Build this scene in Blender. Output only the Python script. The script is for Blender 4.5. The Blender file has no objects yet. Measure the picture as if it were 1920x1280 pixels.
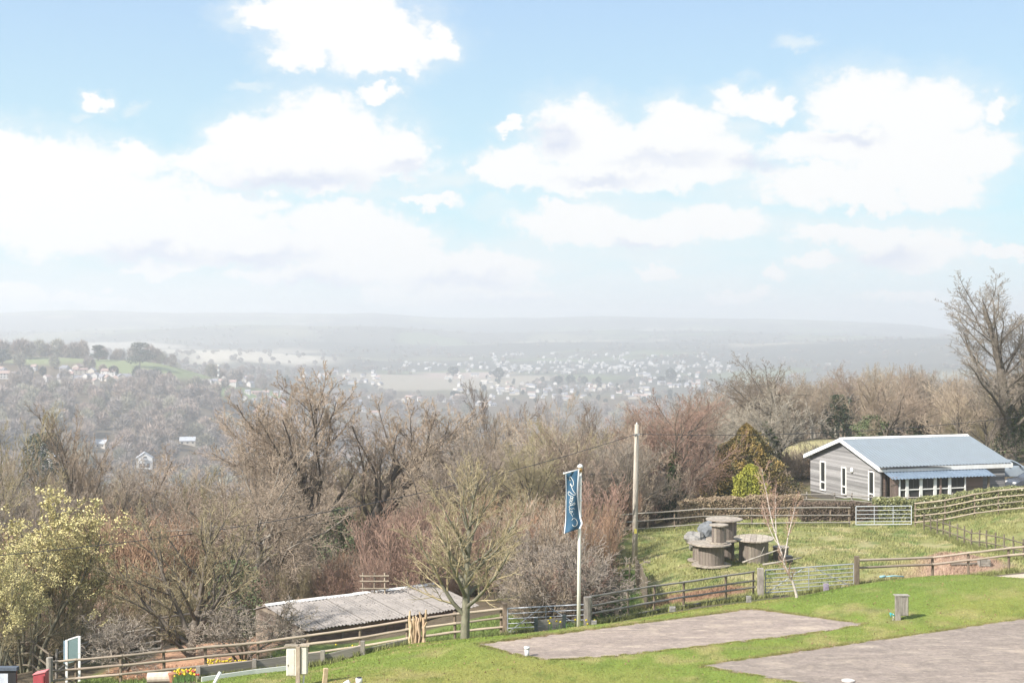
import bpy, math, random
import numpy as np
from mathutils import Vector, Matrix, Quaternion

S = bpy.context.scene
C = S.collection
F = 2637.0          # focal length in pixels of a 1920 px wide picture
HOR = 610.0         # picture row of the eye level

# ------------------------------------------------------------------ camera
cam = bpy.data.cameras.new('camera')
cam.sensor_width = 36.0
cam.lens = 36.0 * F / 1920.0
cam.shift_y = (HOR - 640.0) / 1920.0
cam.clip_start = 0.5
cam.clip_end = 40000.0
camo = bpy.data.objects.new('camera', cam)
camo.rotation_euler = (math.radians(90), 0, 0)
C.objects.link(camo)
S.camera = camo

# ------------------------------------------------------------------ light and exposure
SUN_AZ = math.radians(232)      # compass bearing of the sun, +Y = 0, +X = 90
SUN_EL = math.radians(40)
EXPOSURE = 1.3
SUN_POWER = 3.8
SKY_STRENGTH = 0.1
HAZE_DENSITY = 0.00042
HAZE_COL = (0.96, 0.97, 0.982)
HAZE_ANISO = 0.33

sl = bpy.data.lights.new('sun', 'SUN')
sl.energy = SUN_POWER
sl.angle = math.radians(2.5)
sl.color = (1.0, 0.95, 0.88)
slo = bpy.data.objects.new('sun', sl)
C.objects.link(slo)
sdir = Vector((math.sin(SUN_AZ) * math.cos(SUN_EL), math.cos(SUN_AZ) * math.cos(SUN_EL), math.sin(SUN_EL)))
slo.rotation_euler = (-sdir).to_track_quat('-Z', 'Y').to_euler()
slo.location = sdir * 60

S.view_settings.view_transform = 'Standard'
S.view_settings.look = 'None'
S.view_settings.exposure = EXPOSURE
S.view_settings.gamma = 1.0
S.view_settings.use_curve_mapping = False
S.render.engine = 'CYCLES'
cy = S.cycles
cy.max_bounces = 4
cy.diffuse_bounces = 3
cy.glossy_bounces = 2
cy.transmission_bounces = 3
cy.volume_bounces = 1
cy.transparent_max_bounces = 8
cy.caustics_reflective = False
cy.caustics_refractive = False
cy.use_adaptive_sampling = True
cy.adaptive_threshold = 0.012
cy.use_denoising = True
cy.denoising_input_passes = 'RGB_ALBEDO_NORMAL'

# clouds: centre x, centre y, half width, half height in the picture of the sky (1920 x 1280), turned into bearings and elevations
CLOUDS = [
 (735,548,50,12),(985,556,46,12),(610,352,30,10),(300,505,60,12),(1230,505,50,10),(1390,545,60,10),(180,560,70,9),(1040,385,34,12),(1880,470,50,10),(1700,560,80,9),
 (640,45,125,62),(610,10,95,45),(705,78,105,48),(560,103,58,27),(822,84,30,25),(515,35,75,26),(722,118,58,18),
 (708,168,36,13),(182,184,27,13),(957,237,31,9),(803,376,44,11),
 (612,270,125,80),(604,222,48,40),(520,275,105,50),(440,262,52,30),(690,278,85,50),(765,288,40,46),(395,302,85,28),(560,312,235,30),
 (105,320,165,60),(15,300,60,60),(250,296,60,32),(150,385,285,62),(110,425,130,48),(350,425,200,48),(455,377,88,20),
 (640,412,92,34),(690,450,120,40),(450,462,250,32),(770,500,230,36),(890,512,110,45),(590,515,150,16),(850,558,140,20),
 (1090,252,84,55),(1180,276,120,48),(1268,252,78,52),(1335,296,78,50),(1250,312,158,36),(960,305,68,34),(1060,332,155,27),(905,325,28,16),
 (1388,184,66,24),(1450,203,42,16),(1620,192,92,58),(1718,222,108,60),(1812,290,92,42),(1700,300,130,60),(1560,272,130,28),(1765,345,86,36),(1852,206,24,24),
 (1550,348,128,38),(1620,376,68,18),(1080,416,108,36),(1200,434,150,28),(1320,418,110,34),(1710,470,105,42),(1600,440,100,22),(1525,490,42,17),(1456,510,20,13),
 (40,552,55,18),
]
VEIL = [(1150,360,160,40),(1250,385,200,26),(1480,330,60,50),(1700,415,200,30),(700,360,160,26),(480,350,120,22),(1050,500,150,24),(1350,470,140,26),(1560,455,160,26),(350,360,60,20),(145,208,30,12),(267,196,30,14),(462,160,50,12),(1502,74,40,18),(450,48,34,26),(1385,240,60,34),(1400,350,170,60),(1400,430,330,50),(1130,470,420,46),
 (820,340,110,30),(930,390,80,24),(620,350,120,26),(300,540,420,40),(900,570,260,34),(1100,540,200,30),(1650,500,300,40),(60,500,120,30),(1885,190,20,16),(1300,520,160,24)]
SHADE = [(560,335,170,22),(760,318,60,14),(290,478,130,22),(480,485,120,20),(600,528,120,16),(1650,490,85,26),(1040,258,44,26),(1240,300,100,16),(1600,262,60,10),(1200,465,70,9),
 (960,575,160,20),(870,530,110,20),(1135,335,100,12),(1420,310,60,20)]

def build_world():
    w = bpy.data.worlds.new('World')
    S.world = w
    w.use_nodes = True
    nt = w.node_tree
    N, L = nt.nodes, nt.links
    N.clear()
    out = N.new('ShaderNodeOutputWorld')
    bg = N.new('ShaderNodeBackground')
    bg.inputs['Strength'].default_value = SKY_STRENGTH
    L.new(bg.outputs[0], out.inputs[0])
    sky = N.new('ShaderNodeTexSky')
    sky.sky_type = 'NISHITA'
    sky.sun_disc = False
    sky.sun_elevation = SUN_EL
    sky.sun_rotation = SUN_AZ
    sky.air_density = 1.0
    sky.dust_density = 1.2
    sky.ozone_density = 1.0
    tc = N.new('ShaderNodeTexCoord')
    sep = N.new('ShaderNodeSeparateXYZ')
    L.new(tc.outputs['Generated'], sep.inputs[0])
    def M(op, a, b=None, c=None, clamp=False):
        n = N.new('ShaderNodeMath'); n.operation = op; n.use_clamp = clamp
        for i, v in enumerate((a, b, c)):
            if v is None: continue
            if isinstance(v, (int, float)): n.inputs[i].default_value = v
            else: L.new(v, n.inputs[i])
        return n.outputs[0]
    X, Y, Z = sep.outputs
    az = M('ARCTAN2', X, Y)
    hyp = M('SQRT', M('ADD', M('MULTIPLY', X, X), M('MULTIPLY', Y, Y)))
    el = M('ARCTAN2', Z, hyp)
    p = N.new('ShaderNodeCombineXYZ'); L.new(az, p.inputs[0]); L.new(el, p.inputs[1])
    # billows: two scales of warp
    def noise_tex(scale, detail, rough, vec, stretch=(1, 1, 1)):
        mp = N.new('ShaderNodeMapping'); mp.inputs['Scale'].default_value = stretch
        L.new(vec, mp.inputs['Vector'])
        n = N.new('ShaderNodeTexNoise'); n.inputs['Scale'].default_value = scale
        n.inputs['Detail'].default_value = detail; n.inputs['Roughness'].default_value = rough
        L.new(mp.outputs[0], n.inputs['Vector'])
        return n
    def vm(op, a, b=None, c=None):
        n = N.new('ShaderNodeVectorMath'); n.operation = op
        for i, v in enumerate((a, b, c)):
            if v is None: continue
            if isinstance(v, tuple): n.inputs[i].default_value = v
            else: L.new(v, n.inputs[i])
        return n
    n1 = noise_tex(46, 6, 0.62, p.outputs[0], (1, 1.25, 1))
    off = vm('SUBTRACT', n1.outputs['Color'], (0.5, 0.5, 0.5))
    n0 = noise_tex(17, 3, 0.55, p.outputs[0], (1, 1.4, 1))
    off0 = vm('SUBTRACT', n0.outputs['Color'], (0.5, 0.5, 0.5))
    warp0 = vm('MULTIPLY_ADD', off0.outputs[0], (0.035, 0.022, 0.0), p.outputs[0])
    warp = vm('MULTIPLY_ADD', off.outputs[0], (0.032, 0.032, 0.0), warp0.outputs[0])
    def ell(c):
        cx, cyy, rx, ry = c
        a = math.atan((cx - 960) / F); ca = math.cos(a)
        e = math.atan((HOR - cyy) / F * ca)
        return a, e, rx / F * ca * ca, ry / F * ca
    def field(lst, src):
        acc = None
        for c in lst:
            a, e, ra, re = ell(c)
            q = vm('MULTIPLY_ADD', src, (1 / ra, 1 / re, 0), (-a / ra, -e / re, 0))
            ln = vm('LENGTH', q.outputs[0]).outputs['Value']
            if acc is None: acc = ln
            else:
                n = N.new('ShaderNodeMath'); n.operation = 'SMOOTH_MIN'
                L.new(acc, n.inputs[0]); L.new(ln, n.inputs[1]); n.inputs[2].default_value = 0.18
                acc = n.outputs[0]
        return acc
    def ramp(v, lo, hi):        # 1 at lo, 0 at hi
        n = N.new('ShaderNodeMapRange'); n.interpolation_type = 'SMOOTHSTEP'
        n.inputs['From Min'].default_value = lo; n.inputs['From Max'].default_value = hi
        n.inputs['To Min'].default_value = 1; n.inputs['To Max'].default_value = 0
        L.new(v, n.inputs['Value'])
        return n.outputs[0]
    n2 = noise_tex(110, 5, 0.6, p.outputs[0], (1, 1.3, 1))
    fc = field(CLOUDS, warp.outputs[0])
    fc = M('ADD', fc, M('MULTIPLY', M('SUBTRACT', n2.outputs['Fac'], 0.5), 0.75))
    n3 = noise_tex(36, 8, 0.68, p.outputs[0], (0.8, 1.6, 1))
    fc = M('ADD', fc, M('MULTIPLY', M('SUBTRACT', n3.outputs['Fac'], 0.5), 0.9))
    cover = ramp(fc, 0.85, 1.30)
    halo = M('MULTIPLY', ramp(fc, 0.95, 2.1), M('MULTIPLY', n3.outputs['Fac'], 1.1), clamp=True)
    fv = field(VEIL, warp.outputs[0])
    nv = noise_tex(30, 6, 0.6, p.outputs[0], (0.5, 2.2, 1))
    veil = M('MULTIPLY', ramp(fv, 0.3, 1.35), M('MULTIPLY', nv.outputs['Fac'], 1.5), clamp=True)
    veil = M('MAXIMUM', veil, halo)
    fs = field(SHADE, warp.outputs[0])
    shade = M('MULTIPLY', ramp(fs, 0.2, 1.35), M('MULTIPLY', nv.outputs['Fac'], 1.55), clamp=True)
    # the same kind of clouds elsewhere round the sky
    ng = noise_tex(5.2, 8, 0.58, p.outputs[0], (0.7, 1.6, 1))
    gen = ramp(M('ADD', ng.outputs['Fac'], M('MULTIPLY', M('SUBTRACT', n2.outputs['Fac'], 0.5), 0.05)), 0.5, 0.44)
    gen = M('SUBTRACT', 1.0, gen)
    gen = M('SUBTRACT', 1.0, ramp(ng.outputs['Fac'], 0.5, 0.58))
    outside = M('MAXIMUM', M('SUBTRACT', 1.0, ramp(M('ABSOLUTE', az), 0.37, 0.52)), M('SUBTRACT', 1.0, ramp(el, 0.245, 0.36)))
    gen = M('MULTIPLY', gen, outside)
    gen = M('MULTIPLY', gen, M('SUBTRACT', 1.0, ramp(el, 0.0, 0.05)))
    cover = M('MAXIMUM', cover, gen)
    # clear air: the sky texture, whitened by thin high haze more towards the horizon
    def mix(fac, a, b, mode='MIX'):
        n = N.new('ShaderNodeMix'); n.data_type = 'RGBA'; n.blend_type = mode
        for s, v in ((0, fac), (6, a), (7, b)):
            if isinstance(v, (int, float)): n.inputs[s].default_value = v
            elif isinstance(v, tuple): n.inputs[s].default_value = v
            else: L.new(v, n.inputs[s])
        return n.outputs[2]
    AIR_K = CLOUD_V
    ramp_n = N.new('ShaderNodeValToRGB')
    cr = ramp_n.color_ramp
    stops = [(0.0, (0.86, 0.90, 0.94)), (0.12, (0.66, 0.89, 0.99)), (0.30, (0.52, 0.84, 0.95)), (0.55, (0.50, 0.76, 0.90)), (1.0, (0.40, 0.60, 0.90))]
    cr.elements[0].position = 0; cr.elements[0].color = (*stops[0][1], 1)
    cr.elements[1].position = 1; cr.elements[1].color = (*stops[-1][1], 1)
    for pos, col in stops[1:-1]:
        e = cr.elements.new(pos); e.color = (*col, 1)
    L.new(M('DIVIDE', el, 0.26, clamp=True), ramp_n.inputs[0])
    veilair = mix(1.0, ramp_n.outputs[0], (AIR_K, AIR_K, AIR_K, 1), 'MULTIPLY')
    air = mix(0.85, sky.outputs[0], veilair)
    col = mix(M('MULTIPLY', veil, 0.75), air, (AIR_K * 0.90, AIR_K * 0.96, AIR_K * 0.97, 1))
    ccol = mix(M('MULTIPLY', shade, 1.0), (AIR_K * 1.03, AIR_K * 1.03, AIR_K * 1.02, 1), (AIR_K * 0.72, AIR_K * 0.78, AIR_K * 0.92, 1))
    col = mix(M('MULTIPLY', shade, 0.45), col, (AIR_K * 0.76, AIR_K * 0.82, AIR_K * 0.93, 1))
    col = mix(cover, col, ccol)
    L.new(col, bg.inputs['Color'])
    w.cycles.sampling_method = 'MANUAL'
    w.cycles.sample_map_resolution = 512

CLOUD_V = 1.0 / (SKY_STRENGTH * 2 ** EXPOSURE)
build_world()

# ------------------------------------------------------------------ helpers
rnd = random.Random(7)
def P(px, py, Y):
    return Vector(((px - 960) / F * Y, Y, (HOR - py) / F * Y))

def tag(o, label=None, cat=None, group=None, kind=None):
    if label: o['label'] = label
    if cat: o['category'] = cat
    if group: o['group'] = group
    if kind: o['kind'] = kind
    return o

def thing(name, label, cat, loc=(0, 0, 0), rz=0.0, group=None, sc=1.0):
    o = bpy.data.objects.new(name, None)
    o.empty_display_size = 0.2
    o.location = loc; o.rotation_euler = (0, 0, rz)
    o.scale = (sc, sc, sc) if isinstance(sc, (int, float)) else sc
    C.objects.link(o)
    return tag(o, label, cat, group)

def link(name, me, parent=None, mat=None, M=None):
    o = bpy.data.objects.new(name, me)
    C.objects.link(o)
    if parent: o.parent = parent
    if mat is not None:
        if not me.materials: me.materials.append(mat)
        if me.materials[0] is not mat:
            o.material_slots[0].link = 'OBJECT'
            o.material_slots[0].material = mat
    if M is not None: o.matrix_basis = M
    return o

def mesh_np(name, V, faces, smooth=False, attr=None):
    """faces: list of int arrays, each (m, k)"""
    V = np.asarray(V, dtype=np.float32)
    me = bpy.data.meshes.new(name)
    me.vertices.add(len(V)); me.vertices.foreach_set('co', V.ravel())
    faces = [np.asarray(f, dtype=np.int32) for f in faces if len(f)]
    nl = sum(f.size for f in faces); npf = sum(len(f) for f in faces)
    me.loops.add(nl); me.polygons.add(npf)
    me.loops.foreach_set('vertex_index', np.concatenate([f.ravel() for f in faces]))
    tot = np.concatenate([np.full(len(f), f.shape[1], np.int32) for f in faces])
    start = np.concatenate([[0], np.cumsum(tot)[:-1]]).astype(np.int32)
    me.polygons.foreach_set('loop_start', start)
    try: me.polygons.foreach_set('loop_total', tot)
    except Exception: pass
    if smooth: me.polygons.foreach_set('use_smooth', np.ones(npf, bool))
    if attr is not None:
        a = me.color_attributes.new('col', 'FLOAT_COLOR', 'POINT')
        a.data.foreach_set('color', np.concatenate([attr, np.ones((len(V), 1))], 1).astype(np.float32).ravel())
    me.update(calc_edges=True)
    me.validate(verbose=False)
    return me

class MB:
    """collects simple solids into one mesh"""
    def __init__(s): s.v = []; s.f = []; s.n = 0
    def add(s, V, Fs):
        s.v.extend([tuple(v) for v in V]); s.f.extend([tuple(i + s.n for i in f) for f in Fs]); s.n += len(V)
    def box(s, c, d, M=None):
        x, y, z = d[0] / 2, d[1] / 2, d[2] / 2
        V = [Vector((c[0] + i * x, c[1] + j * y, c[2] + k * z)) for i in (-1, 1) for j in (-1, 1) for k in (-1, 1)]
        if M is not None: V = [M @ v for v in V]
        s.add(V, [(0, 1, 3, 2), (4, 6, 7, 5), (0, 4, 5, 1), (2, 3, 7, 6), (0, 2, 6, 4), (1, 5, 7, 3)])
    def tube(s, pts, rads, k=8, cap=True):
        pts = [Vector(p) for p in pts]
        if isinstance(rads, (int, float)): rads = [rads] * len(pts)
        base = s.n; V = []; ref = None
        for i, p in enumerate(pts):
            t = (pts[min(i + 1, len(pts) - 1)] - pts[max(i - 1, 0)]).normalized()
            if ref is None: ref = Vector((0, 0, 1)) if abs(t.z) < 0.9 else Vector((1, 0, 0))
            a = t.cross(ref).normalized(); b = t.cross(a).normalized(); ref = -b if False else ref
            for j in range(k):
                an = 2 * math.pi * j / k
                V.append(p + (a * math.cos(an) + b * math.sin(an)) * rads[i])
        Fs = [(i * k + j, i * k + (j + 1) % k, (i + 1) * k + (j + 1) % k, (i + 1) * k + j) for i in range(len(pts) - 1) for j in range(k)]
        if cap:
            Fs.append(tuple(range(k))[::-1]); Fs.append(tuple((len(pts) - 1) * k + j for j in range(k)))
        s.add(V, Fs)
    def prism(s, poly, d0, d1, axis='y', M=None):
        """poly in the other two axes, pushed from d0 to d1 along axis"""
        V = []
        for d in (d0, d1):
            for (a, b) in poly:
                v = {'y': (a, d, b), 'x': (d, a, b), 'z': (a, b, d)}[axis]
                V.append(M @ Vector(v) if M is not None else Vector(v))
        n = len(poly)
        Fs = [tuple(range(n)), tuple(range(2 * n - 1, n - 1, -1))] + [(i, (i + 1) % n, n + (i + 1) % n, n + i) for i in range(n)]
        s.add(V, Fs)
    def mesh(s, name, smooth=False, bevel=0):
        me = bpy.data.meshes.new(name); me.from_pydata(s.v, [], s.f)
        import bmesh
        bm = bmesh.new(); bm.from_mesh(me)
        bmesh.ops.recalc_face_normals(bm, faces=bm.faces)
        if bevel: bmesh.ops.bevel(bm, geom=list(bm.edges), offset=bevel, segments=1, affect='EDGES')
        bm.to_mesh(me); bm.free()
        if smooth:
            for p in me.polygons: p.use_smooth = True
        return me
    def build(s, name, mat, parent=None, smooth=False, bevel=0, M=None):
        return link(name, s.mesh(name, smooth, bevel), parent, mat, M)

# ------------------------------------------------------------------ materials
MATS = {}
def mat(name, c1, c2=None, scale=6.0, rough=0.85, bump=0.0, vary=0.0, stretch=(1, 1, 1), spec=0.3, metal=0.0, spots=None, trans=0.0, speck=0.0):
    if name in MATS: return MATS[name]
    m = bpy.data.materials.new(name); m.use_nodes = True
    nt = m.node_tree; N, L = nt.nodes, nt.links
    b = N['Principled BSDF']
    b.inputs['Roughness'].default_value = rough
    b.inputs['Specular IOR Level'].default_value = spec
    b.inputs['Metallic'].default_value = metal
    if c2 is None: c2 = tuple(min(1, v * 0.72) for v in c1)
    tc = N.new('ShaderNodeTexCoord'); mp = N.new('ShaderNodeMapping'); mp.inputs['Scale'].default_value = stretch
    oi = N.new('ShaderNodeObjectInfo')
    ad = N.new('ShaderNodeVectorMath'); ad.operation = 'MULTIPLY_ADD'
    L.new(tc.outputs['Object'], mp.inputs['Vector'])
    cmb = N.new('ShaderNodeCombineXYZ')
    for i in range(3): L.new(oi.outputs['Random'], cmb.inputs[i])
    L.new(cmb.outputs[0], ad.inputs[0]); ad.inputs[1].default_value = (17, 31, 23); L.new(mp.outputs[0], ad.inputs[2])
    n = N.new('ShaderNodeTexNoise'); n.inputs['Scale'].default_value = scale; n.inputs['Detail'].default_value = 6; n.inputs['Roughness'].default_value = 0.65
    L.new(ad.outputs[0], n.inputs['Vector'])
    cr = N.new('ShaderNodeValToRGB')
    cr.color_ramp.elements[0].position = 0.35; cr.color_ramp.elements[0].color = (*c2, 1)
    cr.color_ramp.elements[1].position = 0.65; cr.color_ramp.elements[1].color = (*c1, 1)
    L.new(n.outputs['Fac'], cr.inputs[0])
    colr = cr.outputs[0]
    def mixc(fac, a, bb, mode='MIX'):
        x = N.new('ShaderNodeMix'); x.data_type = 'RGBA'; x.blend_type = mode
        for s, v in ((0, fac), (6, a), (7, bb)):
            if isinstance(v, (int, float)): x.inputs[s].default_value = v
            elif isinstance(v, tuple): x.inputs[s].default_value = (*v, 1) if len(v) == 3 else v
            else: L.new(v, x.inputs[s])
        return x.outputs[2]
    if spots:
        sc_, col_, th = spots
        n2 = N.new('ShaderNodeTexNoise'); n2.inputs['Scale'].default_value = sc_; n2.inputs['Detail'].default_value = 4
        L.new(ad.outputs[0], n2.inputs['Vector'])
        r2 = N.new('ShaderNodeMapRange'); r2.interpolation_type = 'SMOOTHSTEP'
        r2.inputs['From Min'].default_value = th; r2.inputs['From Max'].default_value = th + 0.07
        L.new(n2.outputs['Fac'], r2.inputs['Value'])
        colr = mixc(r2.outputs[0], colr, col_)
    if vary:
        mr = N.new('ShaderNodeMapRange'); mr.inputs['To Min'].default_value = 1 - vary; mr.inputs['To Max'].default_value = 1 + vary
        L.new(oi.outputs['Random'], mr.inputs['Value'])
        hs = N.new('ShaderNodeHueSaturation'); L.new(mr.outputs[0], hs.inputs['Value']); L.new(colr, hs.inputs['Color'])
        mh = N.new('ShaderNodeMapRange'); mh.inputs['To Min'].default_value = 0.5 - vary * 0.04; mh.inputs['To Max'].default_value = 0.5 + vary * 0.04
        wn = N.new('ShaderNodeTexWhiteNoise'); wn.noise_dimensions = '1D'; L.new(oi.outputs['Random'], wn.inputs['W'])
        L.new(wn.outputs['Value'], mh.inputs['Value']); L.new(mh.outputs[0], hs.inputs['Hue'])
        colr = hs.outputs[0]
    L.new(colr, b.inputs['Base Color'])
    if bump:
        bp = N.new('ShaderNodeBump'); bp.inputs['Strength'].default_value = bump; bp.inputs['Distance'].default_value = 0.02
        L.new(n.outputs['Fac'], bp.inputs['Height']); L.new(bp.outputs[0], b.inputs['Normal'])
    if trans:
        b.inputs['Subsurface Weight'].default_value = 0
    MATS[name] = m
    return m

rail_m = mat('weathered_rail', (0.42,0.35,0.265), (0.23,0.18,0.135), 9, bump=0.4, vary=0.22, stretch=(1, 1, 0.25))
rail_dark = mat('old_dark_rail', (0.19, 0.155, 0.11), (0.09, 0.075, 0.055), 9, bump=0.4, vary=0.2, stretch=(1, 1, 0.25))
rail_grey = mat('grey_rail', (0.33, 0.30, 0.26), (0.18, 0.16, 0.135), 9, bump=0.4, vary=0.2, stretch=(1, 1, 0.25))
post_m = mat('fence_post', (0.24, 0.185, 0.13), (0.12, 0.09, 0.065), 8, bump=0.4, vary=0.25, stretch=(1, 1, 0.3))
post_grey = mat('grey_post', (0.30, 0.27, 0.23), (0.16, 0.14, 0.12), 8, bump=0.4, vary=0.2, stretch=(1, 1, 0.3))
galv = mat('galvanised_steel', (0.42,0.44,0.45), (0.30,0.31,0.33), 12, rough=0.45, metal=0.35, spec=0.5)
white_p = mat('white_paint', (0.78, 0.77, 0.74), (0.66, 0.65, 0.61), 5, rough=0.5)
clad = mat('grey_cladding', (0.33,0.322,0.315), (0.165,0.155,0.15), 5, bump=0.3, vary=0.38, stretch=(0.35, 0.35, 6))
clad_brown = mat('brown_cladding', (0.30, 0.22, 0.18), (0.17, 0.12, 0.10), 5, bump=0.3, vary=0.2, stretch=(0.35, 0.35, 6))
drum_m = mat('drum_timber', (0.27,0.225,0.185), (0.11,0.09,0.075), 7, bump=0.5, vary=0.25, stretch=(3, 3, 0.5))
drum_top = mat('drum_top_timber', (0.40,0.345,0.28), (0.22,0.185,0.15), 6, bump=0.4, vary=0.15)

# ------------------------------------------------------------------ terrain
COLS = {
 -900: [(12,-10.9),(40,-14),(55,-16),(80,-20),(150,-32),(300,-56),(500,-76),(700,-74),(1000,-60),(1300,-48),(1600,-30),(2000,-60),(2800,-90),(4000,-90),(6000,-20),(9500,60),(13000,70)],
 0: [(12,-10.8),(40,-12.1),(50,-13.4),(58,-14.8),(80,-18.5),(150,-31),(300,-56),(500,-78),(700,-78),(1000,-60),(1300,-49),(1600,-30.5),(1900,-50),(2500,-90),(4000,-95),(5000,-55),(5600,-85),(6600,-18),(7400,-60),(9500,79),(13000,85)],
 120: [(12,-10.8),(40,-12),(50,-13.3),(58,-14.6),(80,-18.5),(150,-31),(300,-56),(500,-78),(700,-79),(1000,-61),(1300,-49),(1600,-32),(1900,-50),(2500,-90),(4000,-95),(5000,-60),(5600,-85),(6600,-12),(7400,-60),(9500,117),(13000,100)],
 300: [(12,-10.8),(40,-11.7),(50,-13),(57,-14.3),(80,-18),(150,-31),(300,-56),(500,-78),(700,-82),(1000,-66),(1300,-52),(1600,-43),(2000,-70),(2800,-100),(3500,-70),(4500,-85),(5000,-60),(5500,-80),(6400,-2),(7400,-60),(9500,92),(13000,90)],
 450: [(12,-10.8),(40,-11.3),(48,-12.3),(57,-14.2),(80,-17.5),(150,-31),(300,-57),(500,-80),(700,-88),(1000,-84),(1400,-80),(1700,-68),(2200,-85),(2900,-88),(3500,-62),(4500,-85),(5000,-70),(5500,-80),(6200,2),(7300,-60),(9500,92),(13000,90)],
 600: [(12,-10.8),(40,-10.9),(48,-12),(56,-13.4),(66,-14.7),(100,-19.5),(200,-38),(400,-66),(700,-95),(1000,-105),(1500,-103),(2200,-113),(3000,-107),(3600,-84),(4500,-90),(5000,-62),(5500,-80),(6200,4),(7300,-55),(9500,88),(13000,85)],
 750: [(12,-10.8),(40,-10.85),(48,-11.2),(53,-12),(58,-13.1),(66,-14),(80,-15.6),(100,-18.5),(200,-36),(400,-64),(700,-95),(1000,-112),(1600,-112),(2300,-113),(3200,-112),(4500,-90),(5000,-70),(5500,-80),(6300,-6),(7300,-60),(9500,66),(13000,60)],
 900: [(12,-10.8),(40,-10.8),(47.6,-10.85),(52,-11.5),(56,-12.3),(66,-13.1),(80,-13.8),(100,-17.5),(200,-35),(400,-62),(700,-95),(1100,-120),(1700,-115),(2300,-112),(3200,-112),(4500,-95),(5200,-66),(5800,-90),(7000,-30),(7800,-70),(9500,47),(13000,45)],
 1100: [(12,-10.8),(40,-10.8),(51,-10.85),(54,-11.4),(60,-12.7),(72,-13.4),(84,-13.2),(100,-15.5),(200,-32),(400,-60),(700,-95),(1100,-120),(1700,-118),(2600,-120),(3500,-110),(4500,-95),(5200,-58),(5800,-85),(7000,-24),(7800,-60),(9500,65),(13000,60)],
 1300: [(12,-10.8),(40,-10.8),(53.5,-10.8),(57,-11.6),(60,-12),(72,-12.4),(84,-12.25),(92,-12.4),(120,-14),(200,-26),(400,-55),(800,-95),(1400,-120),(2600,-118),(3500,-105),(4500,-90),(5200,-50),(5800,-80),(7000,-26),(7800,-60),(9500,52),(13000,50)],
 1500: [(12,-10.8),(40,-10.8),(54,-10.75),(58,-11.2),(62,-11.8),(72,-12.1),(84,-11.95),(95,-12),(112,-12.3),(135,-11.4),(165,-13),(200,-17),(400,-45),(800,-85),(1500,-110),(3000,-105),(4300,-85),(5000,-42),(5600,-75),(7000,-32),(7800,-60),(9500,36),(13000,35)],
 1700: [(12,-10.8),(40,-10.8),(50,-10.7),(57,-10.62),(60,-10.75),(66,-11.6),(72,-11.9),(84,-11.8),(95,-12),(130,-12),(200,-15),(400,-35),(800,-75),(1500,-100),(3000,-98),(4200,-80),(4900,-40),(5500,-75),(7000,-60),(7800,-60),(9500,6),(13000,0)],
 1800: [(12,-10.8),(40,-10.8),(50,-10.7),(57,-10.5),(60,-10.5),(66,-11.3),(72,-11.6),(84,-11.4),(95,-11.8),(130,-11.9),(200,-15),(400,-34),(800,-72),(1500,-100),(3000,-96),(4500,-50),(6500,-45),(9500,-50),(13000,-60)],
 1920: [(12,-10.8),(40,-10.8),(51,-10.7),(57.5,-10.4),(61,-10.35),(66,-10.95),(72,-11.1),(84,-11.0),(95,-11.3),(130,-11.5),(200,-14),(400,-30),(800,-70),(1500,-100),(3000,-90),(4800,-55),(6500,-60),(9500,-80),(13000,-80)],
 2800: [(12,-10.8),(40,-10.8),(51,-10.6),(57.5,-10.2),(61,-10.1),(66,-10.4),(72,-10.5),(84,-10.3),(95,-10.2),(130,-10),(200,-12),(400,-25),(800,-60),(1500,-90),(3000,-80),(4800,-45),(6500,-40),(9500,-60),(13000,-60)],
}
# near ground known from the picture: (px, py of the foot, distance)
CTRL = [(95,1290,54.5),(142,1287,54.5),(227,1280,54.5),(308,1272,55),(386,1263,55.5),(484,1252,56),(578,1240,56.5),(675,1226,56.5),(763,1214,56),(853,1199,56),(942,1190,56),
 (872,1196,52.3),(893,1208,47.6),(600,1280,44),(400,1277,47.5),(500,1280,45.5),(378,1278,48.5),(477,1264,49.5),(605,1245,50.5),(680,1228,51.2),(760,1209,52.3),(700,1235,49),(800,1240,46.5),
 (1085,1175,50.8),(1105,1178,52),(1105,1176,54),(1177,1160,56),(1226,1149,57.5),(1282,1140,59),(1361,1130,61),(1427,1122,62),(1434,1120,62),(1600,1100,62.5),
 (1413,1130,55.3),(1500,1120,58),(1600,1096,60),(1700,1084,60),(1607,1098,62.5),(1748,1090,64),(1816,1084,64),(1892,1076,64),(1960,1066,64),(1200,1158,54.5),(1300,1144,55),
 (1192,1090,72),(1214,1146,61),(1330,1058,72),(1490,1045,73),(1250,995,84.5),(1165,999,84),(1600,986,85),(1710,985,85),(1745,995,83),(1821,1026,76),(1883,1045,71),(1918,1052,69),
 (1920,957,84),(1828,970,84),(1565,943,93),(1726,944,93),(1650,943,95),(1515,941,104),(1880,925,99),(870,1062,79),(980,1055,79),(1193,1055,76),(330,1228,60),(400,1208,64),(480,1192,68),(300,1220,61.5),(250,1240,59.5),(550,1190,68),(200,1250,58.5),(440,1225,60.5),(1495,1118,57),(1040,1185,52)]

# the far country keeps its bearings but lies nearer: distances beyond 1000 m are drawn in, heights with them
KF = 0.5
def CY(y): return y if y < 1000 else 1000 + (y - 1000) * KF
def UY(y): return np.where(y < 1000, y, 1000 + (y - 1000) / KF)
for _p in COLS: COLS[_p] = [(CY(a), b * CY(a) / a) for a, b in COLS[_p]]

RY = np.concatenate([np.arange(12, 40, 1.0), np.arange(40, 112, 0.35), np.geomspace(112, 7500, 225)])
CU = np.concatenate([np.linspace(-1.35, -0.44, 26), np.linspace(-0.43, 0.43, 300), np.linspace(0.44, 1.35, 26)])

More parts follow.
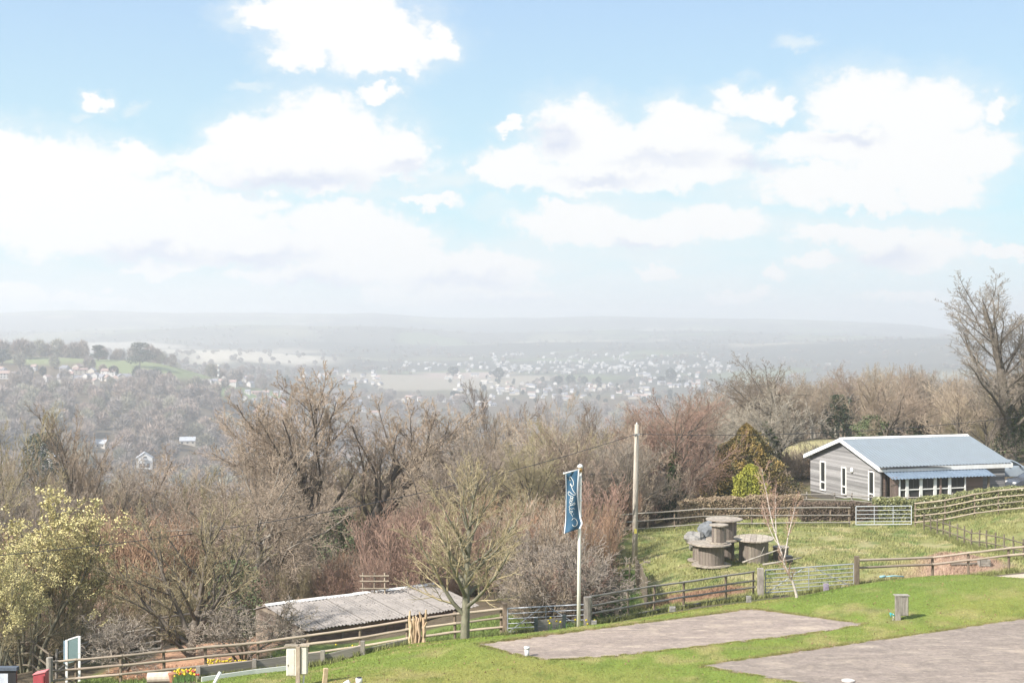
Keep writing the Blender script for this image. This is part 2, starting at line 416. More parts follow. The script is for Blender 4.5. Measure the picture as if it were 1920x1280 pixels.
def vnoise(x, y, seed=0):
    xi = np.floor(x); yi = np.floor(y); fx = x - xi; fy = y - yi
    fx = fx * fx * (3 - 2 * fx); fy = fy * fy * (3 - 2 * fy)
    def h(a, b):
        s = np.sin(a * 127.1 + b * 311.7 + seed * 74.7) * 43758.5453
        return s - np.floor(s)
    return (h(xi, yi) * (1 - fx) + h(xi + 1, yi) * fx) * (1 - fy) + (h(xi, yi + 1) * (1 - fx) + h(xi + 1, yi + 1) * fx) * fy
def fbm(x, y, o=4, seed=0):
    a = 0.5; s = 0; t = 0
    for i in range(o):
        s = s + a * vnoise(x, y, seed + i * 13); t += a; x = x * 2.03 + 5.1; y = y * 2.03 + 1.7; a *= 0.5
    return s / t

_pxs = sorted(COLS); _us = np.array([(p - 960) / F for p in _pxs])
_prof = np.array([np.interp(RY, [a for a, b in COLS[p]], [b for a, b in COLS[p]]) for p in _pxs])   # col x rows
G = np.array([np.interp(CU, _us, _prof[:, i]) for i in range(len(RY))])                              # rows x cols
def _smooth(G, ax, n):
    for _ in range(n):
        A = np.roll(G, 1, ax); B = np.roll(G, -1, ax)
        if ax == 0: A[0] = G[0]; B[-1] = G[-1]
        else: A[:, 0] = G[:, 0]; B[:, -1] = G[:, -1]
        G = (A + 2 * G + B) / 4
    return G
G = _smooth(_smooth(G, 1, 30), 0, 8)
YY, UU = np.meshgrid(RY, CU, indexing='ij')
XX = UU * YY
YO = UY(YY)
def bilin(G, x, y):
    y = np.asarray(y, float); u = np.asarray(x, float) / y
    i = np.clip(np.searchsorted(RY, y) - 1, 0, len(RY) - 2); j = np.clip(np.searchsorted(CU, u) - 1, 0, len(CU) - 2)
    ty = np.clip((y - RY[i]) / (RY[i + 1] - RY[i]), 0, 1); tu = np.clip((u - CU[j]) / (CU[j + 1] - CU[j]), 0, 1)
    return (G[i, j] * (1 - tu) + G[i, j + 1] * tu) * (1 - ty) + (G[i + 1, j] * (1 - tu) + G[i + 1, j + 1] * tu) * ty
_near = (YY < 112)
for _pass in range(3):
    num = np.zeros_like(G); den = np.zeros_like(G)
    for (px, py, Y) in CTRL:
        p = P(px, py, Y); r = p.z - float(bilin(G, p.x, p.y))
        w = np.exp(-((XX - p.x) ** 2 + (YY - p.y) ** 2) / (2 * 1.9 ** 2)) * _near
        num += w * r; den += w
    G = G + num / (den + 0.12)

def poly_mask(x, y, poly, soft=0.3):
    """1 inside, fading over soft metres outside; poly of world x, y"""
    inside = np.zeros(x.shape, bool); d = np.full(x.shape, 1e9)
    n = len(poly)
    for i in range(n):
        (x1, y1), (x2, y2) = poly[i], poly[(i + 1) % n]
        c = ((y1 > y) != (y2 > y)) & (x < (x2 - x1) * (y - y1) / (y2 - y1 + 1e-12) + x1)
        inside ^= c
        dx, dy = x2 - x1, y2 - y1
        t = np.clip(((x - x1) * dx + (y - y1) * dy) / (dx * dx + dy * dy + 1e-12), 0, 1)
        d = np.minimum(d, np.hypot(x - x1 - t * dx, y - y1 - t * dy))
    return np.where(inside, 1.0, np.clip(1 - d / soft, 0, 1)), inside, d
def flat(px, py, z=-10.8):
    Y = -z * F / (py - HOR); return ((px - 960) / F * Y, Y)

PAD_A = [flat(893,1208), flat(1413,1141), flat(1625,1170.5), flat(1500,1191), flat(1300,1214), flat(1130,1232), flat(1030,1237), flat(980,1230)]
PAD_B = [flat(1312,1248), flat(1560,1212), flat(1920,1160), flat(2300,1108), flat(2500,1300), flat(1560,1292)]
for poly in (PAD_A, PAD_B):
    m, ins, d = poly_mask(XX, YY, poly, 1.6)
    m = np.where(ins | (d < 0.25), 1.0, np.clip(1 - (d - 0.25) / 1.3, 0, 1)); m = m * m * (3 - 2 * m)
    G = G * (1 - m) + (-10.8) * m
    G = G + np.where((~ins) & (d < 1.2), 0.05 * np.clip(d / 0.15, 0, 1) * np.clip((1.2 - d), 0, 1), 0)
# relief: lawn undulation, rough paddock, mounds, hills
G += np.where(YY > 58, (fbm(XX / 2.1, YY / 2.1, 3, 3) - 0.5) * 0.16, (fbm(XX / 3.0, YY / 3.0, 2, 3) - 0.5) * 0.03)
G += np.clip((YY - 120) / 900, 0, 1) * (fbm(XX / 160, YY / 160, 4, 9) - 0.5) * 14
G += np.clip((YO - 2500) / 3000, 0, 1) * (fbm(XX / 500, YY / 500, 4, 21) - 0.5) * 24
heap = P(1778, 1062, 68)
G += 0.85 * np.exp(-(((XX - heap.x) / 2.3) ** 2 + ((YY - heap.y) / 1.7) ** 2)) * (0.75 + 0.5 * fbm(XX / 0.7, YY / 0.7, 3, 5)) * (YY < 80)

def gz(x, y): return float(bilin(G, x, y))
def gp(px, Y, dz=0.0):
    x = (px - 960) / F * Y
    return Vector((x, Y, gz(x, Y) + dz))
def hit(px, py, ymin=300.0):
    """where the line of sight through (px, py) first meets the ground beyond ymin"""
    x = (px - 960) / F; ymin = CY(ymin)
    ys = RY[RY > ymin]; z = np.array([gz(x * y, y) for y in ys]); zl = (HOR - py) / F * ys
    k = np.nonzero(z >= zl)[0]
    if len(k) == 0: return None
    return Vector((x * ys[k[0]], ys[k[0]], float(z[k[0]])))

# ground colours (plain albedo of each cover)
def lerp(c, m, col): return c * (1 - m[..., None]) + np.array(col) * m[..., None]
def pxpoly(pts):     # (px, py, Y)
    return [(P(*q).x, P(*q).y) for q in pts]
n_a = fbm(XX / 1.3, YY / 1.3, 4, 31); n_b = fbm(XX / 0.45, YY / 0.45, 3, 47); n_c = fbm(XX / 7, YY / 7, 3, 53)
col = np.zeros(XX.shape + (3,)) + np.array((0.105, 0.082, 0.055))                     # leaf litter
col = lerp(col, np.clip((n_a - 0.5) * 3, 0, 1), (0.15, 0.115, 0.075))
col = lerp(col, np.clip((n_c - 0.55) * 5, 0, 1) * (YY < 200), (0.09, 0.11, 0.035))
wx = XX + (fbm(XX / 2, YY / 2, 3, 61) - 0.5) * 1.6; wy = YY + (fbm(XX / 2, YY / 2, 3, 67) - 0.5) * 1.6
def cover(pts, c, soft=0.5, warp=True, k=1.0):
    global col
    m, _, _ = poly_mask(wx if warp else XX, wy if warp else YY, pxpoly(pts), soft)
    col = lerp(col, m * k, c)
    return m
# yard grass below the fence
m = cover([(60,1300,53),(500,1260,55),(760,1210,55),(1100,1180,55.5),(1110,1150,60),(940,1160,62),(700,1190,61),(480,1230,60),(200,1262,57)], (0.13,0.17,0.045), 0.6)
# red earth track
cover([(215,1262,57),(300,1222,61),(380,1200,65),(470,1186,68.5),(560,1190,68),(490,1240,59),(400,1262,56.5),(250,1275,55.6)], (0.46,0.27,0.17), 0.5)
# paddock
m_pad = cover([(1110,1165,60),(1290,1142,60.5),(1430,1122,63),(1600,1098,63),(2100,1060,64),(2100,950,90),(1900,955,87),(1700,985,87),(1560,988,88),(1160,1000,88),(1130,1050,76)], (0.225,0.222,0.085), 0.5)
col = lerp(col, m_pad * np.clip((n_a - 0.52) * 6, 0, 1) * 0.9, (0.33,0.29,0.15))
col = lerp(col, m_pad * np.clip((n_b - 0.58) * 7, 0, 1) * 0.8, (0.10,0.155,0.04))
m = cover([(850,1080,74),(850,1020,84),(1010,1000,86),(1020,1060,78),(960,1090,74)], (0.27,0.26,0.10), 0.6)
m = cover([(1115,1165,60),(1160,1090,68),(1185,1060,74),(1200,1110,68),(1175,1160,60)], (0.07,0.13,0.03), 0.6, k=0.9)
cover([(1215,1110,63.5),(1290,1095,65),(1370,1080,66),(1400,1090,64.5),(1330,1112,62.6),(1240,1125,61.5)], (0.24,0.145,0.09), 0.5)
cover([(1620,1098,63),(1700,1060,66),(1780,1032,70),(1850,1040,69),(1880,1065,66),(1800,1085,64),(1700,1095,63)], (0.31,0.21,0.15), 0.9)
cover([(1600,1095,63.5),(1660,1060,68),(1760,1030,71),(1700,1070,66)], (0.30,0.25,0.13), 0.9, k=0.7)
# tan field behind the trees on the right
cover([(1430,860,122),(1620,858,124),(1600,835,152),(1440,838,150)], (0.34,0.30,0.15), 4)
# mown lawn in front
lawn = [(-300,1300,40),(360,1290,47.5),(378,1277,48.6),(477,1263,49.7),(605,1244,50.7),(680,1227,51.5),(775,1206,52.6),(880,1193,53),(1000,1183,52.5),(1105,1172,53),(1200,1158,54.8),(1310,1144,56),(1430,1124,58.5),(1520,1112,59.5),(1606,1096,61),(1700,1083,61.2),(1800,1076,61),(1960,1082,59),(2400,1080,58),(2600,1300,30),(960,1400,14),(-300,1500,14)]
m_lawn, _, _ = poly_mask(XX + (n_b - 0.5) * 0.25, YY + (n_a - 0.5) * 0.3, pxpoly(lawn), 0.25)
lc = np.zeros(col.shape) + np.array((0.165,0.212,0.042))
lc = lerp(lc, np.clip((n_c - 0.45) * 5, 0, 1), (0.225,0.225,0.06))
lc = lerp(lc, np.clip((n_a - 0.56) * 6, 0, 1) * 0.8, (0.29,0.255,0.10))
lc = lerp(lc, np.clip((n_b - 0.6) * 7, 0, 1) * 0.6, (0.12,0.155,0.032))
up = np.clip((YY - 54) / 3, 0, 1) * (XX > 11)
lc = lerp(lc, up * 0.6, (0.13,0.185,0.035))
mud = np.zeros(XX.shape)
for (px_, Y_, rx_, ry_, k_) in ((1515, 60.5, 2.6, 0.8, 0.8), (1020, 53.0, 1.4, 0.5, 0.8), (1683, 51.0, 0.5, 0.35, 0.7), (560, 43.8, 0.5, 0.4, 0.6), (1440, 47.0, 2.5, 0.25, 0.45), (1180, 49.5, 1.8, 0.22, 0.4), (872, 52.3, 0.5, 0.35, 0.7), (1620, 52.5, 1.2, 0.3, 0.5), (800, 47.5, 1.5, 0.3, 0.35)):
    x_ = (px_ - 960) / F * Y_
    mud = np.maximum(mud, k_ * np.exp(-((XX - x_) / rx_) ** 2 - ((YY - Y_) / ry_) ** 2) * np.clip(n_b * 2.2 - 0.35, 0, 1))
lc = lerp(lc, mud, (0.20, 0.155, 0.095))
col = col * (1 - m_lawn[..., None]) + lc * m_lawn[..., None]
# bare soil rim along the cut edges of the pads
for poly in (PAD_A, PAD_B):
    _, ins, d = poly_mask(XX, YY, poly, 1)
    m = np.clip(1 - (d - 0.02) / 0.16, 0, 1) * np.clip(n_b * 1.6 - 0.1, 0, 1)
    col = lerp(col, np.where(ins, 1, m), (0.19,0.12,0.075))
# gravel drive at the right
cover([(1790,1079,60.5),(1830,1070,61.5),(1900,1064,62),(2300,1050,62),(2300,1090,58),(1960,1088,58.6),(1860,1080,60)], (0.52,0.44,0.34), 0.2, k=1.0)
# far country: woods, green and pale fields by patch
cell = 150.0
def patches(x, y, cell, seed):
    xi = np.floor(x / cell); yi = np.floor(y / cell); best = np.full(x.shape, 1e9); val = np.zeros(x.shape); edge = np.full(x.shape, 1e9)
    for a in (-1, 0, 1):
        for b in (-1, 0, 1):
            cx = xi + a; cyy = yi + b
            h1 = np.sin(cx * 127.1 + cyy * 311.7 + seed) * 43758.5453; h1 -= np.floor(h1)
            h2 = np.sin(cx * 269.5 + cyy * 183.3 + seed) * 43758.5453; h2 -= np.floor(h2)
            dd = np.hypot((cx + 0.5 + (h1 - 0.5) * 0.9) * cell - x, (cyy + 0.5 + (h2 - 0.5) * 0.9) * cell - y)
            h3 = np.sin(cx * 12.9 + cyy * 78.2 + seed * 3) * 43758.5453; h3 -= np.floor(h3)
            closer = dd < best
            edge = np.where(closer, best - dd, np.minimum(edge, dd - best)); val = np.where(closer, h3, val); best = np.where(closer, dd, best)
    return val, edge
fx = XX + (fbm(XX / 300, YY / 300, 3, 71) - 0.5) * 200; fy = YY * 0.8 + (fbm(XX / 300, YY / 300, 3, 73) - 0.5) * 200
val, edge = patches(fx, fy, 230.0, 4.0)
far = np.zeros(col.shape) + np.array((0.10,0.095,0.075))
far = lerp(far, (val > 0.45).astype(float), (0.125,0.14,0.08))
far = lerp(far, (val > 0.68).astype(float), (0.16,0.155,0.105))
far = lerp(far, (val > 0.9).astype(float), (0.25,0.22,0.17))
far = lerp(far, np.clip(1 - edge / 26, 0, 1), (0.055,0.06,0.045))
wood_n = fbm(XX / 480, YY / 330, 3, 77)
far = lerp(far, np.clip((wood_n - 0.5) * 12, 0, 1) * (YO > 2200), (0.075,0.075,0.062))
mf = np.clip((YO - 2300) / 300, 0, 1)
col = lerp(col, mf, (0, 0, 0)) + far * mf[..., None]
def field_at(pts, c, soft, k=1.0):
    """a field seen at these picture points of the far ground"""
    global col
    w = [hit(a, b, 500) for a, b in pts]
    w = [(q.x, q.y) for q in w if q is not None]
    m, _, _ = poly_mask(XX + (fbm(XX / 60, YY / 60, 2, 5) - 0.5) * 20, YY + (fbm(XX / 60, YY / 60, 2, 6) - 0.5) * 40, w, soft)
    col = lerp(col, m * k, c)
field_at([(30,672),(150,672),(230,677),(395,706),(392,713),(300,712),(240,708),(160,690),(30,682)], (0.17,0.20,0.09), 15)
field_at([(420,738),(530,738),(520,755),(440,756)], (0.18,0.23,0.09), 15)
field_at([(330,660),(460,658),(590,676),(540,682),(400,678)], (0.40,0.36,0.29), 60)
field_at([(60,648),(250,642),(330,650),(150,662)], (0.34,0.31,0.26), 60)
field_at([(820,700),(930,700),(900,708),(820,708)], (0.30,0.235,0.20), 40)

V = np.stack([XX, YY, G], -1).reshape(-1, 3)
nr, nc = XX.shape
idx = np.arange(nr * nc).reshape(nr, nc)
Q = np.stack([idx[:-1, :-1], idx[:-1, 1:], idx[1:, 1:], idx[1:, :-1]], -1).reshape(-1, 4)

def ground_mat(name, use_attr=True, base=(0.16, 0.21, 0.05)):
    m = bpy.data.materials.new(name); m.use_nodes = True
    nt = m.node_tree; N, L = nt.nodes, nt.links; b = N['Principled BSDF']
    b.inputs['Roughness'].default_value = 0.95; b.inputs['Specular IOR Level'].default_value = 0.15
    tc = N.new('ShaderNodeTexCoord')
    at = N.new('ShaderNodeAttribute'); at.attribute_name = 'col'
    outs = []
    for sc, det in ((1.7, 5), (9.0, 5), (34.0, 3)):
        n = N.new('ShaderNodeTexNoise'); n.inputs['Scale'].default_value = sc; n.inputs['Detail'].default_value = det
        L.new(tc.outputs['Object'], n.inputs['Vector']); outs.append(n.outputs['Fac'])
    def M(op, a, b_, c=None):
        x = N.new('ShaderNodeMath'); x.operation = op
        for i, v in enumerate((a, b_, c)):
            if v is None: continue
            if isinstance(v, (int, float)): x.inputs[i].default_value = v
            else: L.new(v, x.inputs[i])
        return x.outputs[0]
    s = M('ADD', M('MULTIPLY', outs[0], 0.5), M('ADD', M('MULTIPLY', outs[1], 0.8), M('MULTIPLY', outs[2], 0.5)))
    s = M('MULTIPLY_ADD', s, 0.95, 0.13)
    hs = N.new('ShaderNodeHueSaturation'); L.new(s, hs.inputs['Value'])
    hue = M('MULTIPLY_ADD', outs[1], 0.08, 0.46); L.new(hue, hs.inputs['Hue'])
    if use_attr: L.new(at.outputs['Color'], hs.inputs['Color'])
    else: hs.inputs['Color'].default_value = (*base, 1)
    L.new(hs.outputs[0], b.inputs['Base Color'])
    bp = N.new('ShaderNodeBump'); bp.inputs['Strength'].default_value = 0.6; bp.inputs['Distance'].default_value = 0.06
    L.new(M('ADD', outs[1], outs[2]), bp.inputs['Height']); L.new(bp.outputs[0], b.inputs['Normal'])
    return m
gm = ground_mat('ground_cover')
gme = mesh_np('ground', V, [Q], smooth=True, attr=col.reshape(-1, 3))
tag(link('ground', gme, None, gm), kind='structure')
# the lawn goes on under and behind the viewpoint
me = bpy.data.meshes.new('lawn')
me.from_pydata([(-300, -250, -10.95), (300, -250, -10.95), (300, 12.3, -10.95), (-300, 12.3, -10.95)], [], [(0, 1, 2, 3)])
tag(link('lawn', me, None, ground_mat('lawn_cover', False)), kind='structure')

# hard pitches
def pad(name, poly, m):
    xs = [q[0] for q in poly]; ys = [q[1] for q in poly]
    b = MB(); b.prism([(x, y) for x, y in poly], -10.95, -10.787, 'z')
    o = b.build(name, m, None)
    tag(o, kind='structure'); return o
def tarmac(name, c1, c2, c3, streak):
    m = mat(name, c1, c2, 1.1, rough=0.9, bump=0.15, stretch=streak)
    nt = m.node_tree; N, L = nt.nodes, nt.links; b = N['Principled BSDF']
    src = b.inputs['Base Color'].links[0].from_socket
    tc = N.new('ShaderNodeTexCoord'); mp = N.new('ShaderNodeMapping'); mp.inputs['Rotation'].default_value = (0, 0, -0.53); mp.inputs['Scale'].default_value = (0.5, 1.8, 1)
    L.new(tc.outputs['Object'], mp.inputs[0])
    n = N.new('ShaderNodeTexNoise'); n.inputs['Scale'].default_value = 1.4; n.inputs['Detail'].default_value = 7; n.inputs['Roughness'].default_value = 0.7
    L.new(mp.outputs[0], n.inputs['Vector'])
    r = N.new('ShaderNodeMapRange'); r.inputs['From Min'].default_value = 0.5; r.inputs['From Max'].default_value = 0.72; L.new(n.outputs['Fac'], r.inputs['Value'])
    x = N.new('ShaderNodeMix'); x.data_type = 'RGBA'; L.new(r.outputs[0], x.inputs[0]); L.new(src, x.inputs[6]); x.inputs[7].default_value = (*c3, 1)
    n3 = N.new('ShaderNodeTexNoise'); n3.inputs['Scale'].default_value = 7; n3.inputs['Detail'].default_value = 8; n3.inputs['Roughness'].default_value = 0.8; L.new(tc.outputs['Object'], n3.inputs['Vector'])
    y = N.new('ShaderNodeMix'); y.data_type = 'RGBA'; y.blend_type = 'OVERLAY'; y.inputs[0].default_value = 0.9
    L.new(x.outputs[2], y.inputs[6]); L.new(n3.outputs['Fac'], y.inputs[7])
    # pale worn patches and dark stains
    cur = y.outputs[2]
    for sc_, lo, hi, cc, k in ((0.55, 0.56, 0.66, (0.42,0.34,0.26), 0.55), (0.9, 0.60, 0.70, (0.10,0.085,0.08), 0.45), (3.2, 0.62, 0.67, (0.46,0.38,0.30), 0.5)):
        n4 = N.new('ShaderNodeTexNoise'); n4.inputs['Scale'].default_value = sc_; n4.inputs['Detail'].default_value = 8; n4.inputs['Roughness'].default_value = 0.7
        ad = N.new('ShaderNodeMapping'); ad.inputs['Location'].default_value = (sc_ * 9, 3, 0); L.new(tc.outputs['Object'], ad.inputs[0]); L.new(ad.outputs[0], n4.inputs['Vector'])
        r4 = N.new('ShaderNodeMapRange'); r4.inputs['From Min'].default_value = lo; r4.inputs['From Max'].default_value = hi; r4.inputs['To Max'].default_value = k; L.new(n4.outputs['Fac'], r4.inputs['Value'])
        z = N.new('ShaderNodeMix'); z.data_type = 'RGBA'; L.new(r4.outputs[0], z.inputs[0]); L.new(cur, z.inputs[6]); z.inputs[7].default_value = (*cc, 1); cur = z.outputs[2]
    L.new(cur, b.inputs['Base Color'])
    return m
pad('pitch_surface', PAD_A, tarmac('worn_tarmac', (0.30,0.24,0.20), (0.215,0.172,0.145), (0.40,0.325,0.255), (0.5, 1, 1)))
pad('parking_surface', PAD_B, tarmac('grey_tarmac', (0.265,0.215,0.18), (0.19,0.155,0.13), (0.34,0.28,0.225), (0.6, 1, 1)))

# ------------------------------------------------------------------ haze: one closed box of even, pale air round everything
hb = MB(); hb.box((0, 3650, -33), (21500, 8100, 222))
hm = bpy.data.materials.new('haze'); hm.use_nodes = True
hn = hm.node_tree; hn.nodes.clear()
ho = hn.nodes.new('ShaderNodeOutputMaterial'); hv = hn.nodes.new('ShaderNodeVolumePrincipled')
hv.inputs['Color'].default_value = (*HAZE_COL, 1); hv.inputs['Density'].default_value = HAZE_DENSITY
hv.inputs['Anisotropy'].default_value = HAZE_ANISO
hn.links.new(hv.outputs[0], ho.inputs['Volume'])
tag(hb.build('haze', hm), kind='stuff')

# ------------------------------------------------------------------ bare trees
def grow(rng, out, p, d, L, r, lv, prm):
    n = prm['seg'][lv]; st = L / n; wob = prm['wob'][lv]; up = prm['up'][lv]
    pts = [p]; rad = [r]; dirs = []
    r1 = max(r * prm['tip'][lv], prm['rmin'])
    g = rng.gauss
    x, y, z = p; dx, dy, dz = d
    for i in range(n):
        dx += g(0, wob); dy += g(0, wob); dz += g(0, wob * 0.8) + up
        l = math.sqrt(dx * dx + dy * dy + dz * dz); dx /= l; dy /= l; dz /= l
        x += dx * st; y += dy * st; z += dz * st
        pts.append((x, y, z)); rad.append(r + (r1 - r) * (i + 1) / n); dirs.append((dx, dy, dz))
    out[lv].append((pts, rad))
    if lv + 1 >= len(prm['seg']): return
    k = prm['kids'][lv]
    if lv > 0: k = max(1, int(round(k * (0.45 + 0.55 * L / prm['_L'][lv]))))
    t0 = prm['t0'][lv]; a0 = rng.random() * 6.28
    for j in range(k):
        t = t0 + (1 - t0) * (j + rng.random()) / k
        f = t * n; i = min(int(f), n - 1); q = f - i
        a, b = pts[i], pts[i + 1]; pp = (a[0] + (b[0] - a[0]) * q, a[1] + (b[1] - a[1]) * q, a[2] + (b[2] - a[2]) * q)
        D = dirs[i]
        ang = math.radians(prm['ang'][lv] + g(0, 9)) * (1 - prm['close'][lv] * t)
        az = a0 + j * 2.4 + g(0, 0.35)
        ux, uy, uz = (0, 0, 1) if abs(D[2]) < 0.9 else (1, 0, 0)
        ex, ey, ez = D[1] * uz - D[2] * uy, D[2] * ux - D[0] * uz, D[0] * uy - D[1] * ux
        l = math.sqrt(ex * ex + ey * ey + ez * ez); ex /= l; ey /= l; ez /= l
        fx_, fy_, fz_ = D[1] * ez - D[2] * ey, D[2] * ex - D[0] * ez, D[0] * ey - D[1] * ex
        ca, sa, cz, sz = math.cos(ang), math.sin(ang), math.cos(az), math.sin(az)
        nd = (D[0] * ca + (ex * cz + fx_ * sz) * sa, D[1] * ca + (ey * cz + fy_ * sz) * sa, D[2] * ca + (ez * cz + fz_ * sz) * sa)
        shp = prm['shape'](t) if lv == 0 else (1.05 - 0.55 * t)
        cl = L * prm['len'][lv] * shp * rng.uniform(0.75, 1.2)
        rr = (rad[i] * (1 - q) + rad[i + 1] * q)
        grow(rng, out, pp, nd, cl, max(rr * prm['rr'][lv], prm['rmin']), lv + 1, prm)

def tubes(polys, k):
    """polylines with radii -> vertices and quads, by point count"""
    Vs, Fs, base = [], [], 0
    by = {}
    for pts, rad in polys: by.setdefault(len(pts), []).append((pts, rad))
    for n, lst in by.items():
        Pn = np.array([a for a, b in lst]); R = np.array([b for a, b in lst]); m = len(lst)
        T = np.empty_like(Pn); T[:, 1:-1] = Pn[:, 2:] - Pn[:, :-2]; T[:, 0] = Pn[:, 1] - Pn[:, 0]; T[:, -1] = Pn[:, -1] - Pn[:, -2]
        T /= np.linalg.norm(T, axis=2, keepdims=True) + 1e-9
        D = Pn[:, -1] - Pn[:, 0]
        ref = np.where(np.abs(D[:, 2:3]) < 0.85 * np.linalg.norm(D, axis=1, keepdims=True), [[0, 0, 1.0]], [[1.0, 0, 0]])[:, None, :]
        A = np.cross(T, np.broadcast_to(ref, T.shape)); A /= np.linalg.norm(A, axis=2, keepdims=True) + 1e-9
        B = np.cross(T, A)
        th = 2 * np.pi * np.arange(k) / k
        ring = Pn[:, :, None, :] + (A[:, :, None, :] * np.cos(th)[None, None, :, None] + B[:, :, None, :] * np.sin(th)[None, None, :, None]) * R[:, :, None, None]
        Vs.append(ring.reshape(-1, 3))
        ids = base + np.arange(m * n * k).reshape(m, n, k)
        a = ids[:, :-1, :]; b = ids[:, 1:, :]
        Fs.append(np.stack([a, np.roll(a, -1, 2), np.roll(b, -1, 2), b], -1).reshape(-1, 4))
        base += m * n * k
    return np.concatenate(Vs), np.concatenate(Fs)

DEF = dict(seg=[8, 5, 4, 3, 2], wob=[0.05, 0.13, 0.16, 0.18, 0.2], up=[0.05, 0.06, 0.05, 0.04, 0.05], tip=[0.25, 0.3, 0.35, 0.5, 0.5],
           kids=[14, 8, 7, 5], t0=[0.3, 0.2, 0.15, 0.15], ang=[52, 46, 44, 40], close=[0.35, 0.3, 0.2, 0.1], len=[0.5, 0.5, 0.48, 0.5], rr=[0.6, 0.6, 0.55, 0.6],
           shape=lambda t: 1.15 - 0.75 * t, rmin=0.009)
PROTO = {}
def tree_proto(key, seed, H, r0, stems=None, tk=7, trunk_levels=2, leaves=None, **kw):
    prm = dict(DEF); prm.update(kw)
    L = H; prm['_L'] = [H]
    for i in range(len(prm['seg']) - 1): prm['_L'].append(prm['_L'][-1] * prm['len'][i] * 0.85)
    rng = random.Random(seed); out = [[] for _ in prm['seg']]
    if stems is None: stems = [((0, 0, -0.15), (0, 0, 1), 1.0, 1.0)]
    for (p, d, fl, fr) in stems:
        l = math.sqrt(sum(v * v for v in d)); d = tuple(v / l for v in d)
        if len(p) == 2:       # springs from an earlier stem
            st_ = out[0][p[0]][0]; q_ = p[1] * (len(st_) - 1); i_ = min(int(q_), len(st_) - 2); p = tuple(st_[i_][k_] + (st_[i_ + 1][k_] - st_[i_][k_]) * (q_ - i_) for k_ in range(3))
        grow(rng, out, p, d, H * fl, r0 * fr, 0, prm)
    V, Fq = tubes(sum(out[:trunk_levels], []), tk)
    trunk = mesh_np(key + '_trunk', V, [Fq], True)
    cr = sum(out[trunk_levels:], [])
    thick = out[trunk_levels]; thin = sum(out[trunk_levels + 1:], [])
    V, Fq = tubes(thick, 4)
    if thin:
        V2, F2 = tubes(thin, 3); Fq = np.concatenate([Fq, F2 + len(V)]); V = np.concatenate([V, V2])
    crown = mesh_np(key + '_crown', V, [Fq], True)
    H_real = V[:, 2].max()
    PROTO[key] = dict(trunk=trunk, crown=crown, H=float(H_real), thin=thin, lv0=out[0], R=float(np.percentile(np.hypot(V[:, 0], V[:, 1]), 97)))
    return PROTO[key]

def leaf_quads(C0, size, rng_np, elong=1.6, normal_bias=None):
    """small leaf faces at centres C0"""
    n = len(C0)
    a = rng_np.normal(size=(n, 3)); a /= np.linalg.norm(a, axis=1, keepdims=True)
    b = rng_np.normal(size=(n, 3)); b -= (b * a).sum(1, keepdims=True) * a; b /= np.linalg.norm(b, axis=1, keepdims=True)
    s = size * rng_np.uniform(0.6, 1.4, (n, 1))
    V = np.stack([C0 - a * s * elong, C0 + b * s, C0 + a * s * elong, C0 - b * s], 1).reshape(-1, 3)
    Fq = np.arange(4 * n).reshape(n, 4)
    return V, Fq

# bark and twig colours
bark = mat('bark_brown', (0.17,0.145,0.115), (0.085,0.07,0.055), 5, bump=0.5, vary=0.15, stretch=(1,1,0.4))
bark_dark = mat('bark_dark', (0.15,0.125,0.10), (0.08,0.067,0.055), 5, bump=0.5, vary=0.15, stretch=(1,1,0.4))
bark_olive = mat('bark_olive', (0.21,0.20,0.135), (0.12,0.11,0.08), 6, bump=0.4, vary=0.1, stretch=(1,1,0.4))
bark_pale = mat('bark_pale', (0.33,0.30,0.25), (0.17,0.15,0.125), 5, bump=0.3, vary=0.15, stretch=(1,1,0.4))
birch_bark = mat('birch_bark', (0.58,0.52,0.46), (0.38,0.32,0.28), 5, bump=0.2, stretch=(1,1,3), spots=(9, (0.14,0.12,0.11), 0.6))
twig = {
 'tan':   mat('twig_tan', (0.44,0.35,0.26), (0.30,0.235,0.175), 1.2, vary=0.16),
 'olive': mat('twig_olive', (0.37,0.31,0.185), (0.25,0.21,0.125), 1.2, vary=0.14),
 'red':   mat('twig_red', (0.33,0.215,0.16), (0.23,0.15,0.115), 1.2, vary=0.16),
 'rust':  mat('twig_rust', (0.40,0.25,0.165), (0.29,0.18,0.12), 1.2, vary=0.16),
 'grey':  mat('twig_grey', (0.36,0.305,0.245), (0.235,0.195,0.16), 1.2, vary=0.16),
 'dark':  mat('twig_dark', (0.21,0.165,0.125), (0.135,0.105,0.08), 1.2, vary=0.16),
 'pale':  mat('twig_pale', (0.46,0.40,0.32), (0.32,0.275,0.215), 1.2, vary=0.14),
 'brown': mat('twig_brown', (0.36,0.275,0.21), (0.24,0.18,0.135), 1.2, vary=0.18),
}
ivy_m = mat('ivy_leaf', (0.075,0.11,0.035), (0.03,0.05,0.018), 3, rough=0.5, vary=0.15)
catkin = mat('catkin_yellow', (0.60,0.53,0.26), (0.42,0.37,0.16), 2, vary=0.1)

